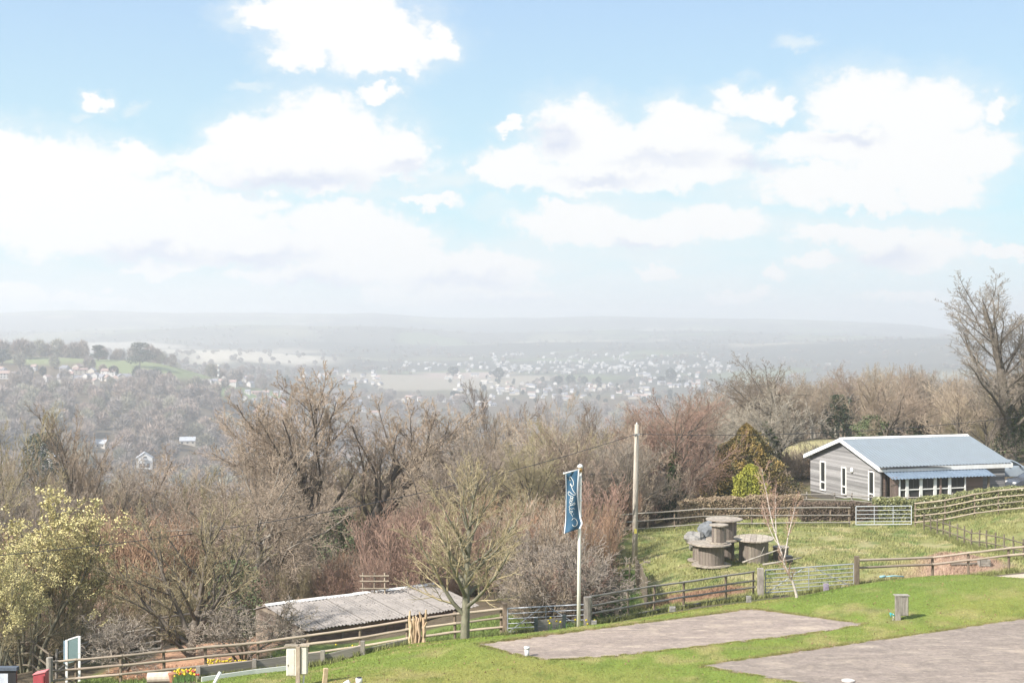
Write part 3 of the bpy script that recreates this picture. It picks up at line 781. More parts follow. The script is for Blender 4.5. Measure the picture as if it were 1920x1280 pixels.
# prototypes
FINE = dict(rr=[0.46, 0.42, 0.42, 0.5], rmin=0.0062, tip=[0.3, 0.25, 0.25, 0.4, 0.5])
tree_proto('ash', 11, 5.6, 0.20, kids=[15, 12, 9, 7], ang=[50, 42, 40, 36], wob=[0.07, 0.13, 0.17, 0.2, 0.2], up=[0.03, 0.06, 0.09, 0.10, 0.1], len=[0.80, 0.46, 0.42, 0.42], t0=[0.38, 0.22, 0.15, 0.15], shape=lambda t: 1.1 - 0.35 * t, **FINE)
tree_proto('oak', 12, 4.6, 0.24, kids=[15, 12, 9, 7], ang=[66, 50, 46, 42], wob=[0.10, 0.2, 0.24, 0.26, 0.25], up=[0.03, 0.05, 0.05, 0.05, 0.05], len=[0.98, 0.46, 0.42, 0.42], t0=[0.35, 0.2, 0.15, 0.15], shape=lambda t: 1.1 - 0.3 * t, **FINE)
tree_proto('upright', 13, 6.2, 0.17, kids=[16, 12, 9, 6], ang=[36, 32, 34, 34], up=[0.03, 0.07, 0.09, 0.1, 0.1], len=[0.66, 0.46, 0.42, 0.45], t0=[0.25, 0.15, 0.15, 0.15], shape=lambda t: 1.1 - 0.35 * t, **FINE)
tree_proto('lime', 14, 6.2, 0.22, kids=[20, 12, 9, 6], ang=[62, 42, 40, 38], up=[0.03, 0.08, 0.07, 0.05, 0.05], len=[0.72, 0.46, 0.44, 0.42], t0=[0.2, 0.15, 0.15, 0.15], shape=lambda t: 1.12 - 0.45 * t, **FINE)
rs = random.Random(3)
def clump(n, spread, lean, fr=(0.5, 1.0)):
    o = []
    for i in range(n):
        a = 6.283 * i / n + rs.uniform(-0.4, 0.4); q = rs.uniform(0.2, 1) * spread
        o.append(((math.cos(a) * q, math.sin(a) * q, -0.1), (math.cos(a) * lean * rs.uniform(0.3, 1), math.sin(a) * lean * rs.uniform(0.3, 1), 1), rs.uniform(0.6, 1), rs.uniform(*fr)))
    return o
tree_proto('shrub_a', 21, 3.4, 0.035, stems=clump(16, 0.7, 0.55), tk=4, trunk_levels=1, seg=[5, 3, 3, 2], kids=[10, 7, 4], ang=[30, 34, 36], t0=[0.12, 0.1, 0.1], len=[0.42, 0.45, 0.5], close=[0.2, 0.2, 0.1], wob=[0.09, 0.14, 0.18, 0.2], rmin=0.008, shape=lambda t: 1.1 - 0.6 * t)
tree_proto('shrub_b', 22, 3.0, 0.035, stems=clump(14, 0.9, 0.9), tk=4, trunk_levels=1, seg=[5, 4, 3, 2], kids=[11, 8, 4], ang=[42, 44, 40], t0=[0.1, 0.1, 0.1], len=[0.5, 0.45, 0.5], close=[0.2, 0.2, 0.1], wob=[0.16, 0.22, 0.24, 0.25], up=[0.02, 0.03, 0.02, 0.02], rmin=0.008, shape=lambda t: 1.1 - 0.5 * t)
tree_proto('whippy', 23, 4.2, 0.028, stems=clump(24, 0.8, 0.30), tk=4, trunk_levels=1, seg=[6, 3, 2], kids=[15, 6], ang=[22, 26], t0=[0.15, 0.1], len=[0.34, 0.5], close=[0.2, 0.2], wob=[0.05, 0.1, 0.12], rmin=0.008, shape=lambda t: 1.1 - 0.5 * t)
tree_proto('multi', 24, 5.5, 0.075, stems=clump(6, 0.35, 0.6), tk=5, seg=[6, 5, 4, 3, 2], kids=[10, 7, 6, 4], ang=[38, 40, 40, 40], t0=[0.2, 0.12, 0.1, 0.1], len=[0.5, 0.5, 0.48, 0.5], wob=[0.09, 0.15, 0.18, 0.2, 0.2], rr=[0.5, 0.5, 0.45, 0.5], rmin=0.0065, shape=lambda t: 1.1 - 0.5 * t)
# special trees
tree_proto('lawn_tree', 31, 6.9, 0.19, kids=[24, 9, 7, 4], ang=[58, 36, 36, 36], up=[0.03, 0.10, 0.08, 0.06, 0.05], len=[0.52, 0.5, 0.48, 0.45], t0=[0.16, 0.15, 0.15, 0.15], wob=[0.035, 0.08, 0.1, 0.13, 0.15], close=[0.4, 0.2, 0.1, 0.1], shape=lambda t: 1.12 - 0.62 * t, rmin=0.008, tip=[0.2, 0.25, 0.35, 0.5, 0.5])
tree_proto('spread_tree', 32, 5.6, 0.17, stems=[((0, 0, -0.1), (0.02, 0, 1), 1.0, 1.0), ((0, 0.09), (-0.95, 0.1, 0.8), 0.75, 0.6), ((0, 0.16), (0.45, -0.1, 0.9), 0.85, 0.62), ((0, 0.14), (-0.35, 0.1, 0.9), 0.85, 0.6), ((-0.1, 0, 0.1), (-0.75, -0.2, 0.75), 0.35, 0.6)],
           kids=[12, 8, 6, 4], ang=[42, 38, 36, 36], t0=[0.2, 0.15, 0.15, 0.15], wob=[0.05, 0.1, 0.14, 0.16, 0.2], len=[0.48, 0.5, 0.48, 0.5], shape=lambda t: 1.1 - 0.5 * t, rmin=0.008)
tree_proto('leaning', 33, 7.2, 0.30, stems=[((-0.9, 0, 0), (0.16, 0, 1), 1.0, 1.0), ((-0.3, 0.4, 0), (0.38, 0.1, 1), 0.95, 0.95), ((0, 0.45), (-0.62, 0.2, 0.9), 0.66, 0.5), ((1, 0.5), (0.85, -0.2, 0.85), 0.66, 0.5), ((0, 0.68), (0.25, 0.2, 1), 0.6, 0.45)],
           kids=[12, 12, 9, 7], ang=[46, 42, 40, 38], t0=[0.45, 0.2, 0.15, 0.15], wob=[0.08, 0.14, 0.18, 0.2, 0.2], up=[0.05, 0.08, 0.09, 0.10, 0.1], len=[0.60, 0.46, 0.42, 0.42], shape=lambda t: 1.1 - 0.35 * t, tip=[0.35, 0.28, 0.3, 0.4, 0.5], rr=[0.45, 0.42, 0.42, 0.5], rmin=0.0075)
tree_proto('tall', 34, 16.5, 0.55, stems=[((0, 0, -0.2), (0.0, 0, 1), 1.0, 1.0), ((0, 0.12), (0.32, 0, 1), 0.8, 0.65), ((0, 0.16), (0.8, 0.3, 1), 0.62, 0.5)],
           kids=[30, 14, 9, 7], rr=[0.34, 0.40, 0.45, 0.5], ang=[52, 40, 38, 36], t0=[0.2, 0.2, 0.15, 0.15], wob=[0.04, 0.1, 0.13, 0.15, 0.18], up=[0.02, 0.09, 0.08, 0.07, 0.06], len=[0.50, 0.42, 0.42, 0.45], close=[0.4, 0.2, 0.1, 0.1], shape=lambda t: 1.05 - 0.55 * t, rmin=0.0095)
tree_proto('birch', 35, 4.6, 0.075, stems=[((0, 0, -0.1), (-0.10, 0, 1), 0.5, 1.0), ((0, 0.75), (-0.30, 0, 1), 0.95, 0.62), ((0, 0.80), (0.26, 0, 1), 0.6, 0.5), ((1, 0.3), (0.12, 0.1, 1), 0.45, 0.35), ((1, 0.2), (-0.5, 0.1, 0.8), 0.4, 0.3)],
           seg=[8, 4, 3, 2], kids=[12, 7, 5], ang=[34, 36, 36], t0=[0.35, 0.15, 0.15], wob=[0.06, 0.12, 0.16, 0.2], up=[0.03, 0.07, 0.05, 0.03], len=[0.33, 0.45, 0.5], close=[0.3, 0.2, 0.1], trunk_levels=1, rmin=0.006, shape=lambda t: 1 - 0.5 * t, tip=[0.2, 0.3, 0.4, 0.5])
tree_proto('apple', 36, 2.6, 0.055, stems=clump(5, 0.12, 0.8, (0.7, 1.0)), tk=5, seg=[6, 5, 4, 3], rr=[0.5, 0.45, 0.5], kids=[12, 9, 7], ang=[60, 52, 48], t0=[0.3, 0.15, 0.1], wob=[0.15, 0.2, 0.22, 0.24], up=[-0.02, 0.02, 0.03, 0.05], len=[0.62, 0.5, 0.45], close=[0.2, 0.2, 0.1], rmin=0.008, shape=lambda t: 1.1 - 0.4 * t)

N_TREE = 0
def plant(key, label, cat, px, Y, top=None, H=None, tm=bark, cm='tan', group=None, rz=None, wide=1.0, name='bare_tree', pos=None):
    """a copy of a prototype standing on the ground, its trunk and crown as parts"""
    pr = PROTO[key]
    g = gp(px, Y) if pos is None else pos
    if top is not None: H = (HOR - top) / F * Y - g.z
    s = H / pr['H']
    t = thing(name, label, cat, g, rnd.uniform(0, 6.28) if rz is None else rz, group, (s * wide, s * wide, s))
    link('trunk', pr['trunk'], t, tm)
    link('crown', pr['crown'], t, twig[cm] if isinstance(cm, str) else cm)
    return t

def ivy_on(t, key, h0, h1, n, spread, seed, m=None, label=None):
    """ivy leaves wrapped round the lower stems of a tree, in the tree's own coordinates"""
    rr = np.random.default_rng(seed); lv0 = PROTO[key]['lv0']; pts = []
    for _ in range(n):
        st, rad = lv0[rr.integers(len(lv0))]
        i = rr.integers(len(st) - 1); q = rr.random(); a, b = np.array(st[i]), np.array(st[i + 1]); p = a + (b - a) * q
        if not (h0 <= p[2] <= h1): continue
        k = 1 - 0.6 * (p[2] - h0) / (h1 - h0)
        d = rr.normal(size=3); d /= np.linalg.norm(d)
        pts.append(p + d * (rad[i] + spread * k * rr.random() ** 0.6))
    V, Fq = leaf_quads(np.array(pts), 0.055, rr, 1.1)
    o = link('ivy', mesh_np('ivy', V, [Fq]), t, m or ivy_m)
    return o

# --- the trees one can pick out
T1 = plant('lawn_tree', 'bare olive green tree with straight trunk on the lawn edge beside the long shed', 'tree', 872, 52.3, top=838, tm=bark_olive, cm=mat('twig_lawn_tree', (0.42,0.35,0.21), (0.30,0.24,0.15), 1.2), rz=0.6, wide=1.22)
plant('spread_tree', 'bare spreading tree with forked dark limbs by the red earth track', 'tree', 358, 59.5, top=915, tm=bark, cm='olive', rz=0.0, wide=1.25)
T3 = plant('leaning', 'big bare tree with two leaning dark trunks in front of the valley', 'tree', 640, 88, top=672, tm=bark_dark, cm='tan', rz=0.0, wide=1.22)
T4 = plant('tall', 'tall bare tree with an ivy clad trunk behind the timber bungalow', 'tree', 1895, 118, top=498, tm=bark, cm='grey', rz=0.3, wide=1.5)
ivy_on(T4, 'tall', 0.3, 6.5, 16000, 0.75, 5)
plant('birch', 'slender white birch sapling beside the galvanised gate on the lawn', 'tree', 1495, 57, top=862, tm=birch_bark, cm=mat('twig_birch', (0.45,0.30,0.23), (0.33,0.21,0.16), 2), rz=0.0)
T5 = plant('oak', 'pale round crowned bare tree with an ivy stem behind the golden conifer', 'tree', 1452, 112, top=700, tm=bark_pale, cm='pale', wide=1.15)
ivy_on(T5, 'oak', 0.6, 5.0, 5000, 0.35, 6)
T6 = plant('lime', 'broad reddish bare tree with pale lower boughs just beyond the utility pole', 'tree', 1262, 95, top=722, tm=bark, cm='red', wide=1.15)
ivy_on(T6, 'lime', 0.3, 4.2, 5000, 0.5, 7)
plant('ash', 'dark bare tree with an open crown standing against the white town', 'tree', 905, 128, top=704, tm=bark_dark, cm='dark', wide=0.62)
plant('ash', 'brownish upswept bare tree left of the big leaning tree', 'tree', 512, 84, top=705, tm=bark, cm='tan', wide=0.5)
plant('oak', 'gnarled pale bare tree below the upswept brown tree', 'tree', 452, 76, top=800, tm=bark_pale, cm='tan')
plant('upright', 'bare tree with thin upright shoots above the white gabled house', 'tree', 150, 88, top=745, tm=bark, cm='tan', wide=0.8)
plant('ash', 'bare tree at the left edge above the yellow catkin tree', 'tree', 22, 84, top=752, tm=bark, cm='olive', wide=0.8)
plant('oak', 'dark stemmed bare tree with wide boughs right of the upright shoots', 'tree', 225, 92, top=818, tm=bark_dark, cm='brown', wide=1.05)
plant('ash', 'thin pale bare tree among scrub between the dark tree and the pole', 'tree', 1035, 116, top=728, tm=bark_pale, cm='tan', wide=0.7)
plant('upright', 'bushy bare tree just left of the utility pole top', 'tree', 1100, 108, top=745, tm=bark, cm='brown', wide=0.9)
plant('oak', 'dark topped bare tree showing above the wood behind the bungalow', 'tree', 1465, 150, top=657, tm=bark_dark, cm='dark', wide=1.1)
plant('apple', 'tangled grey fruit tree beside the white edged sign board', 'tree', 235, 57.5, H=2.5, tm=bark, cm='grey', wide=1.35)
plant('apple', 'tangled grey fruit tree at the near end of the long shed', 'tree', 455, 58.6, H=2.9, tm=bark, cm='grey', wide=1.3, rz=2.0)
plant('apple', 'low tangled bare tree at the foot of the flagpole gate', 'tree', 1095, 60, H=3.2, tm=bark, cm='grey', wide=1.3, rz=4.0)

# --- woods and scrub: each tree its own object, cover as in the picture
def env(px):      # the line of the tree tops from left to right
    return np.interp(px, [-400, 0, 60, 120, 180, 240, 300, 360, 420, 480, 560, 640, 740, 800, 860, 940, 1000, 1080, 1150, 1200, 1260, 1320, 1380, 1450, 1520, 1600, 1700, 1760, 1830, 1920, 2300],
                     [790, 800, 805, 790, 830, 850, 850, 830, 790, 780, 790, 800, 790, 760, 770, 760, 765, 750, 765, 745, 735, 700, 685, 680, 690, 675, 675, 690, 690, 680, 650])
def far_group(key, n, px0, px1, Y0, Y1, label, group, cms, tms, hmin, hmax, cat='tree', name='bare_tree', lift=0, wide=(0.8, 1.15), seed=1, lo=0):
    r = random.Random(seed); k = 0; tries = 0
    while k < n and tries < n * 12:
        tries += 1
        px = px0 + (px1 - px0) * ((k + r.random()) / n) if px1 - px0 > 200 else r.uniform(px0, px1)
        Y = r.uniform(Y0, Y1)
        g = gp(px, Y)
        e = env(px) + lift + r.uniform(0, 55) + lo
        Hm = (HOR - e) / F * Y - g.z
        H = min(hmax * r.uniform(0.8, 1.0), Hm)
        if H < hmin: 
            continue
        # keep clear of the buildings
        if 1480 < px < 1960 and 90 < Y < 112: continue
        if 465 < px < 925 and Y < 71.5: continue
        if 190 < px < 530 and Y < 69: continue
        if px > 1120 and Y < 82: continue
        if 555 < px < 830 and Y < 100 and hmin > 3: continue
        if 1380 < px < 1640 and 116 < Y < 150: continue
        kk = key[r.randrange(len(key))]
        plant(kk, label, cat, px, Y, H=H, tm=tms[r.randrange(len(tms))], cm=cms[r.randrange(len(cms))], group=group, wide=r.uniform(*wide), name=name, rz=r.uniform(0, 6.28))
        k += 1
    return k
big = ['ash', 'oak', 'upright', 'lime', 'multi']
far_group(big, 88, -250, 640, 76, 150, 'one of the bare brown trees filling the slope on the left below the valley', 'bare trees on the left slope', ['tan', 'brown', 'olive', 'grey', 'tan'], [bark, bark_dark, bark_pale], 3.5, 12.5, seed=2, lift=-6)
far_group(big, 62, 560, 1190, 76, 150, 'one of the bare trees on the middle slope between the leaning tree and the pole', 'bare trees on the middle slope', ['tan', 'brown', 'grey', 'olive', 'brown'], [bark, bark_dark], 3.5, 12, seed=3)
far_group(['oak', 'lime', 'ash', 'oak'], 92, 1150, 2100, 116, 190, 'one of the grey brown bare trees of the wood behind the bungalow', 'bare trees of the wood behind the bungalow', ['grey', 'tan', 'pale', 'tan', 'olive', 'brown'], [bark, bark_pale, bark], 3.5, 11, seed=4)
far_group(['oak', 'lime'], 18, 1480, 1790, 170, 215, 'one of the pale upright trees along the top of the wood behind the bungalow', 'pale trees along the top of the wood', ['tan', 'pale', 'grey'], [bark_pale], 5, 15, seed=5, wide=(0.9, 1.15))
far_group(['multi', 'oak', 'lime'], 26, 1720, 2050, 124, 146, 'one of the olive bare shrubs below the tall ivy clad tree', 'olive shrubs below the tall tree', ['olive', 'olive', 'tan'], [bark_olive], 2, 6.5, 'shrub', 'bare_shrub', lift=40, seed=6)
far_group(['shrub_a', 'shrub_b', 'whippy', 'multi'], 95, -60, 700, 62, 84, 'one of the brown bare bushes on the near left slope behind the fence', 'brown bushes on the near left slope', ['tan', 'brown', 'olive', 'tan', 'rust', 'red', 'brown', 'olive'], [bark, bark_olive, bark_dark], 1.6, 3.9, 'shrub', 'bare_shrub', lift=60, seed=7)
far_group(['shrub_a', 'shrub_b', 'whippy', 'multi'], 60, 640, 1165, 68, 90, 'one of the brown bare bushes behind the long shed', 'brown bushes behind the long shed', ['brown', 'red', 'tan', 'olive', 'brown', 'rust'], [bark, bark_dark], 1.6, 4.0, 'shrub', 'bare_shrub', lift=90, seed=8)
far_group(['shrub_a', 'shrub_b', 'whippy'], 34, 1200, 1620, 96, 118, 'one of the brown bushes between the hedge and the wood', 'brown bushes between hedge and wood', ['brown', 'red', 'tan', 'grey'], [bark], 1.8, 3.4, 'shrub', 'bare_shrub', lift=120, seed=9)
# rust coloured bank in the middle
r_ = random.Random(5)
for i in range(44):
    px = r_.uniform(930, 1215); Y = r_.uniform(66, 90)
    if px > 1125: Y = 84 + (Y - 66) * 0.4
    plant(r_.choice(['whippy', 'whippy', 'shrub_a']), 'one of the rust red bare bushes behind the flag', 'shrub', px, Y, top=905 + r_.uniform(-20, 50) + (Y < 74) * 30, tm=bark, cm=r_.choice(['rust', 'red', 'rust', 'tan']), group='rust red bushes behind the flag', name='bare_shrub', wide=r_.uniform(0.9, 1.3), rz=r_.uniform(0, 6.28))
for i in range(12):
    px = r_.uniform(735, 860); Y = r_.uniform(70, 84)
    plant('whippy', 'one of the dull red bushes left of the lawn tree', 'shrub', px, Y, top=925 + r_.uniform(0, 50), tm=bark, cm='red', group='dull red bushes left of the lawn tree', name='bare_shrub', wide=1.3, rz=r_.uniform(0, 6.28))
for i in range(10):
    px = r_.uniform(60, 330); Y = r_.uniform(70, 84)
    plant('whippy', 'one of the orange brown bushes right of the yellow catkin tree', 'shrub', px, Y, top=940 + r_.uniform(0, 60), tm=bark, cm='rust', group='orange bushes right of the catkin tree', name='bare_shrub', wide=1.2, rz=r_.uniform(0, 6.28))
for i in range(16):
    px = r_.uniform(1000, 1105); Y = r_.uniform(59, 68)
    plant(r_.choice(['shrub_b', 'shrub_a']), 'one of the tangled brown bushes behind the galvanised flagpole gate', 'shrub', px, Y, H=r_.uniform(2.0, 4.4), tm=bark, cm=r_.choice(['brown', 'tan', 'red', 'grey']), group='tangled bushes behind the flagpole gate', name='bare_shrub', wide=1.1, rz=r_.uniform(0, 6.28))
for i, (px, Y, top, k_, c_) in enumerate([(1190, 98, 768, 'lime', 'tan'), (1225, 100, 745, 'lime', 'brown'), (1300, 99, 742, 'oak', 'red'), (1335, 108, 735, 'upright', 'brown'), (1160, 104, 770, 'oak', 'brown'), (1255, 92, 850, 'multi', 'tan'), (1205, 92, 860, 'multi', 'brown'), (1310, 94, 850, 'multi', 'red')]):
    plant(k_, 'one of the dense brown trees crowding round the broad reddish tree by the pole', 'tree', px, Y, top=top, tm=bark, cm=c_, group='dense brown trees by the pole', wide=1.05)
for i in range(14):
    px = r_.uniform(800, 1010); Y = r_.uniform(70.5, 74)
    plant('shrub_b', 'one of the low brambly bushes behind the fence right of the shed', 'shrub', px, Y, H=r_.uniform(1.0, 1.7), tm=bark, cm=r_.choice(['brown', 'red', 'grey']), group='low brambly bushes right of the shed', name='bare_shrub', wide=1.5, rz=r_.uniform(0, 6.28))
plant('whippy', 'thin reddish bush rising behind the middle of the long shed', 'shrub', 695, 68, top=1030, tm=bark_pale, cm='red', name='bare_shrub', wide=0.8)

# ------------------------------------------------------------------ yellow catkin trees at the left
def catkin_tree(label, px, Y, top, wide, seed):
    pr = PROTO['multi']
    t = plant('multi', label, 'tree', px, Y, top=top, tm=bark_olive, cm='olive', wide=wide, name='catkin_tree')
    rr = np.random.default_rng(seed)
    th = pr['thin']; pts = []
    ends = np.array([p[0][-1] for p in th]); mids = np.array([p[0][-2] for p in th])
    sel = rr.random(len(ends)) < 0.9
    a = ends[sel]; b = mids[sel]
    for _ in range(4): pts.append(a + (b - a) * rr.random((len(a), 1)) + rr.normal(size=a.shape) * 0.05)
    C0 = np.concatenate(pts); R = np.linalg.norm(C0 * np.array([1, 1, 0.75]), axis=1)
    C0 = C0[(R > np.percentile(R, 25)) & (R < np.percentile(R, 96))]
    if len(C0) > 42000: C0 = C0[rr.choice(len(C0), 42000, replace=False)]
    V, Fq = leaf_quads(C0, 0.020, rr, 1.8)
    link('catkins', mesh_np('catkins', V, [Fq]), t, catkin)
catkin_tree('large yellow flowering catkin tree at the left edge above the fence', 48, 62, 868, 1.15, 1)
catkin_tree('lower yellow flowering catkin tree in front at the left edge', -6, 57.5, 965, 0.9, 2)
catkin_tree('slimmer yellow flowering catkin tree on the right of the pair', 132, 63.5, 925, 0.62, 3)

# ------------------------------------------------------------------ evergreens
def foliage_shell(fn, n, size, seed, elong=1.5):
    rr = np.random.default_rng(seed)
    C0 = fn(rr, n)
    return leaf_quads(C0, size, rr, elong)
def cone_pts(H, R, lump=0.25, power=0.8):
    def fn(rr, n):
        t = rr.random(n) ** 0.75; a = rr.random(n) * 6.283
        lob = 1 + lump * (fbm(a * 2.2 + 3, t * 6, 3, 8) - 0.5) * 2 + lump * 0.6 * np.sin(a * 5 + t * 9)
        r = R * (1 - t) ** power * lob * np.sqrt(rr.uniform(0.45, 1.0, n))
        return np.stack([np.cos(a) * r, np.sin(a) * r, 0.1 + t * H], 1)
    return fn
def evergreen(name, label, cat, px, Y, top, R, m, n=9000, size=0.06, seed=1, power=0.8, lump=0.25, cm2=None, group=None, base=None):
    g = gp(px, Y) if base is None else base
    H = (HOR - top) / F * Y - g.z
    t = thing(name, label, cat, g, 0, group)
    b = MB(); b.tube([(0, 0, -0.2), (0, 0, H * 0.5), (0, 0, H * 0.9)], [R * 0.09, R * 0.06, 0.02], 6)
    b.build('trunk', bark_dark, t)
    V, Fq = foliage_shell(cone_pts(H, R, lump, power), n, size, seed)
    link('crown', mesh_np('crown', V, [Fq]), t, m)
    return t
gold = mat('golden_foliage', (0.33,0.22,0.07), (0.04,0.058,0.03), 1.1, rough=0.7)
lime_f = mat('lime_foliage', (0.36,0.34,0.055), (0.17,0.185,0.03), 1.6, rough=0.7)
dkgreen = mat('dark_foliage', (0.065,0.09,0.042), (0.025,0.038,0.02), 1.2, rough=0.7, vary=0.2)
grgreen = mat('grey_green_foliage', (0.06,0.075,0.05), (0.03,0.04,0.03), 0.6, rough=0.8, vary=0.15)
evergreen('conifer', 'large dark conifer tipped with gold behind the brown hedge', 'conifer', 1400, 96, 796, 3.3, gold, 30000, 0.045, 3, 0.8, 0.6)
evergreen('conifer', 'small bright lime green conical bush behind the brown hedge', 'conifer', 1408, 92.5, 873, 1.45, lime_f, 16000, 0.04, 4, 0.45, 0.35)
evergreen('evergreen_bush', 'dark evergreen bush left of the golden conifer', 'bush', 1362, 97, 898, 1.5, dkgreen, 9000, 0.05, 5, 0.35, 0.5)
midg = mat('mid_green_foliage', (0.15,0.18,0.085), (0.08,0.095,0.05), 1.0)
evergreen('evergreen_tree', 'green evergreen in the wood above the bungalow ridge', 'tree', 1638, 128, 778, 1.9, midg, 6000, 0.06, 6, 0.35, 0.7)
evergreen('evergreen_tree', 'narrow dark ivy covered tree right of the evergreen above the bungalow', 'tree', 1722, 126, 785, 0.9, dkgreen, 4000, 0.06, 7, 0.2, 0.6)
evergreen('evergreen_tree', 'dark holly tree high in the wood behind the bungalow', 'tree', 1572, 160, 742, 1.5, dkgreen, 3500, 0.07, 8, 0.25, 0.8)
evergreen('evergreen_tree', 'rounded dark evergreen among bare trees beyond the blue flag', 'tree', 1010, 104, 838, 2.0, dkgreen, 8000, 0.06, 9, 0.3, 0.6)
evergreen('evergreen_tree', 'round dark evergreen among the left trees by the pale roofs', 'tree', 85, 240, 812, 5.0, dkgreen, 9000, 0.13, 11, 0.25, 0.4)
evergreen('evergreen_bush', 'dark ivy mound under the big leaning tree', 'bush', 640, 84, 955, 1.6, midg, 4000, 0.05, 12, 0.3, 0.8)
evergreen('evergreen_bush', 'dark green bush behind the left end of the long shed', 'bush', 440, 68, 1055, 1.5, midg, 3500, 0.04, 13, 0.3, 0.8)
evergreen('evergreen_bush', 'dark green bush at the end of the brown hedge by the pole', 'bush', 1262, 93, 925, 1.3, dkgreen, 5000, 0.045, 14, 0.3, 0.8)

# ------------------------------------------------------------------ bars, posts and rails share these meshes
def _unit_bar(k, wob, seed):
    """a bar of radius 1 and length 1 along z, slightly crooked when wob is set"""
    r = random.Random(seed); b = MB(); n = 5 if wob else 1; V = []
    for i in range(n + 1):
        cx, cy_, q = r.gauss(0, wob), r.gauss(0, wob), 1 + r.gauss(0, wob * 0.8)
        V += [(cx + math.cos(6.2832 * j / k) * q, cy_ + math.sin(6.2832 * j / k) * q, i / n) for j in range(k)]
    b.add(V, [(i * k + j, i * k + (j + 1) % k, (i + 1) * k + (j + 1) % k, (i + 1) * k + j) for i in range(n) for j in range(k)] + [tuple(range(k))[::-1], tuple(n * k + j for j in range(k))])
    me = b.mesh('round_bar', True)
    for p in me.polygons: p.use_smooth = len(p.vertices) == 4
    return me
ROUND = [_unit_bar(8, 0.10, s) for s in range(5)]
STEEL = _unit_bar(8, 0.0, 9)
def _unit_box():
    b = MB(); b.box((0, 0, 0.5), (2, 2, 1)); return b.mesh('square_bar')
SQ = _unit_box()
def bar(name, p, q, r, m, parent, me=None, r2=None, roll=0.0):
    """a bar from p to q (parent's space when parent is unrotated: world coordinates are brought over)"""
    p = Vector(p); q = Vector(q); d = q - p
    if me is None: me = ROUND[rnd.randrange(5)]
    base = parent.location if parent is not None else Vector()
    rot = d.to_track_quat('Z', 'Y').to_matrix().to_4x4()
    M = Matrix.Translation(p - Vector(base)) @ rot @ Matrix.Rotation(roll, 4, 'Z') @ Matrix.Diagonal((r, r2 or r, d.length, 1))
    return link(name, me, parent, m, M)
def bar_l(name, p, q, r, m, parent, me=None, r2=None):
    """the same in the parent's own coordinates"""
    p = Vector(p); q = Vector(q); d = q - p
    M = Matrix.Translation(p) @ d.to_track_quat('Z', 'Y').to_matrix().to_4x4() @ Matrix.Diagonal((r, r2 or r, d.length, 1))
    return link(name, me or SQ, parent, m, M)

def fence(label, posts, rails, h, rm, pm, pr=0.055, rr=0.045, name='post_and_rail_fence', extra=0.06, rail_off=-0.07, sag=0.012, group=None, square=False, zs=None):
    """posts: (px, Y); rails: heights above the ground; each post and each rail its own part"""
    G0 = [gp(px, Y) for px, Y in posts]
    if zs: G0 = [Vector((g.x, g.y, z)) for g, z in zip(G0, zs)]
    t = thing(name, label, 'fence', G0[0], 0, group)
    for g in G0:
        lean = Vector((rnd.gauss(0, 0.02), rnd.gauss(0, 0.02), 0))
        bar('post', g - Vector((0, 0, 0.3)), g + Vector((0, 0, h + extra + rnd.uniform(-0.02, 0.05))) + lean, pr, pm, t, SQ if square else None)
    for hh in rails:
        prev = None
        for i in range(len(G0) - 1):
            a = G0[i] + Vector((0, rail_off, hh + rnd.gauss(0, sag))) if prev is None else prev
            b = G0[i + 1] + Vector((0, rail_off, hh + rnd.gauss(0, sag)))
            d = (b - a).normalized() * 0.06
            bar('rail', a - d, b + d, rr * rnd.uniform(0.9, 1.12), rm, t)
            prev = b
    return t

fence('long three rail round timber fence running below the lawn past the shed', [(94,54.3),(142,54.4),(227,54.5),(308,55),(386,55.5),(484,56),(578,56.5),(675,56.5),(763,56),(853,56),(940,56)],
      [0.34, 0.70, 1.06], 1.05, rail_m, post_m, 0.06, 0.052)
fence('four rail weathered fence climbing from the flagpole gate to the thick grey gatepost', [(1107,54.2),(1177,56),(1226,57.5),(1282,59),(1361,61),(1413,62)],
      [0.14, 0.50, 0.78, 1.16], 1.08, rail_grey, post_m, 0.05, 0.042)
fence('two rail round timber fence beside the soil heap on the right', [(1607,62.5),(1748,64),(1816,64),(1892,64),(1960,64),(2050,64)], [0.80, 1.14], 1.10, rail_m, post_m, 0.06, 0.055)
fence('three rail fence along the brown hedge at the far side of the paddock', [(1150,84),(1215,84.3),(1265,84.5),(1320,84.5),(1409,84.6),(1480,84.7),(1557,85),(1592,85)], [0.22, 0.68, 1.12], 1.1, rail_grey, post_m, 0.05, 0.042)
fence('four rail fence along the laurel hedge rising to the right edge', [(1716,84.6),(1772,84.2),(1828,84),(1872,83.8),(1925,83.6),(1990,83.5)], [0.28, 0.66, 1.04, 1.42], 1.4, rail_m, post_m, 0.05, 0.045, sag=0.008)
fence('close posted dark fence dividing the paddock from the upper field', [(1733,83),(1745,82),(1757,81),(1769,80),(1781,79),(1795,78),(1808,77),(1821,76),(1836,75),(1850,74),(1866,73),(1883,71.8),(1900,70.5),(1918,69.2),(1937,68)],
      [0.42, 0.84], 0.98, rail_dark, rail_dark, 0.045, 0.035)
fence('low two rail fence in front of the bungalow wall', [(1472,93.5),(1512,93.5),(1565,93.2),(1597,93.2),(1635,93),(1650,92.8),(1705,92.6),(1726,92.4),(1785,92)], [0.18, 0.52], 0.62, rail_grey, post_grey, 0.05, 0.04)
fence('short fence stub of brown rails beside the utility pole', [(1148,73),(1181,72.5)], [0.35, 0.95], 1.15, rail_dark, rail_dark, 0.05, 0.04)
fence('brown three rail fence descending to the corner post at the left edge', [(28,64),(62,59),(93,54.6)], [0.35, 0.85, 1.35], 1.3, rail_dark, rail_dark, 0.05, 0.045)
fence('dark fence behind the white edged sign board', [(30,68),(110,67),(205,66),(290,65.5)], [0.75, 1.25], 1.2, rail_dark, rail_dark, 0.045, 0.04)
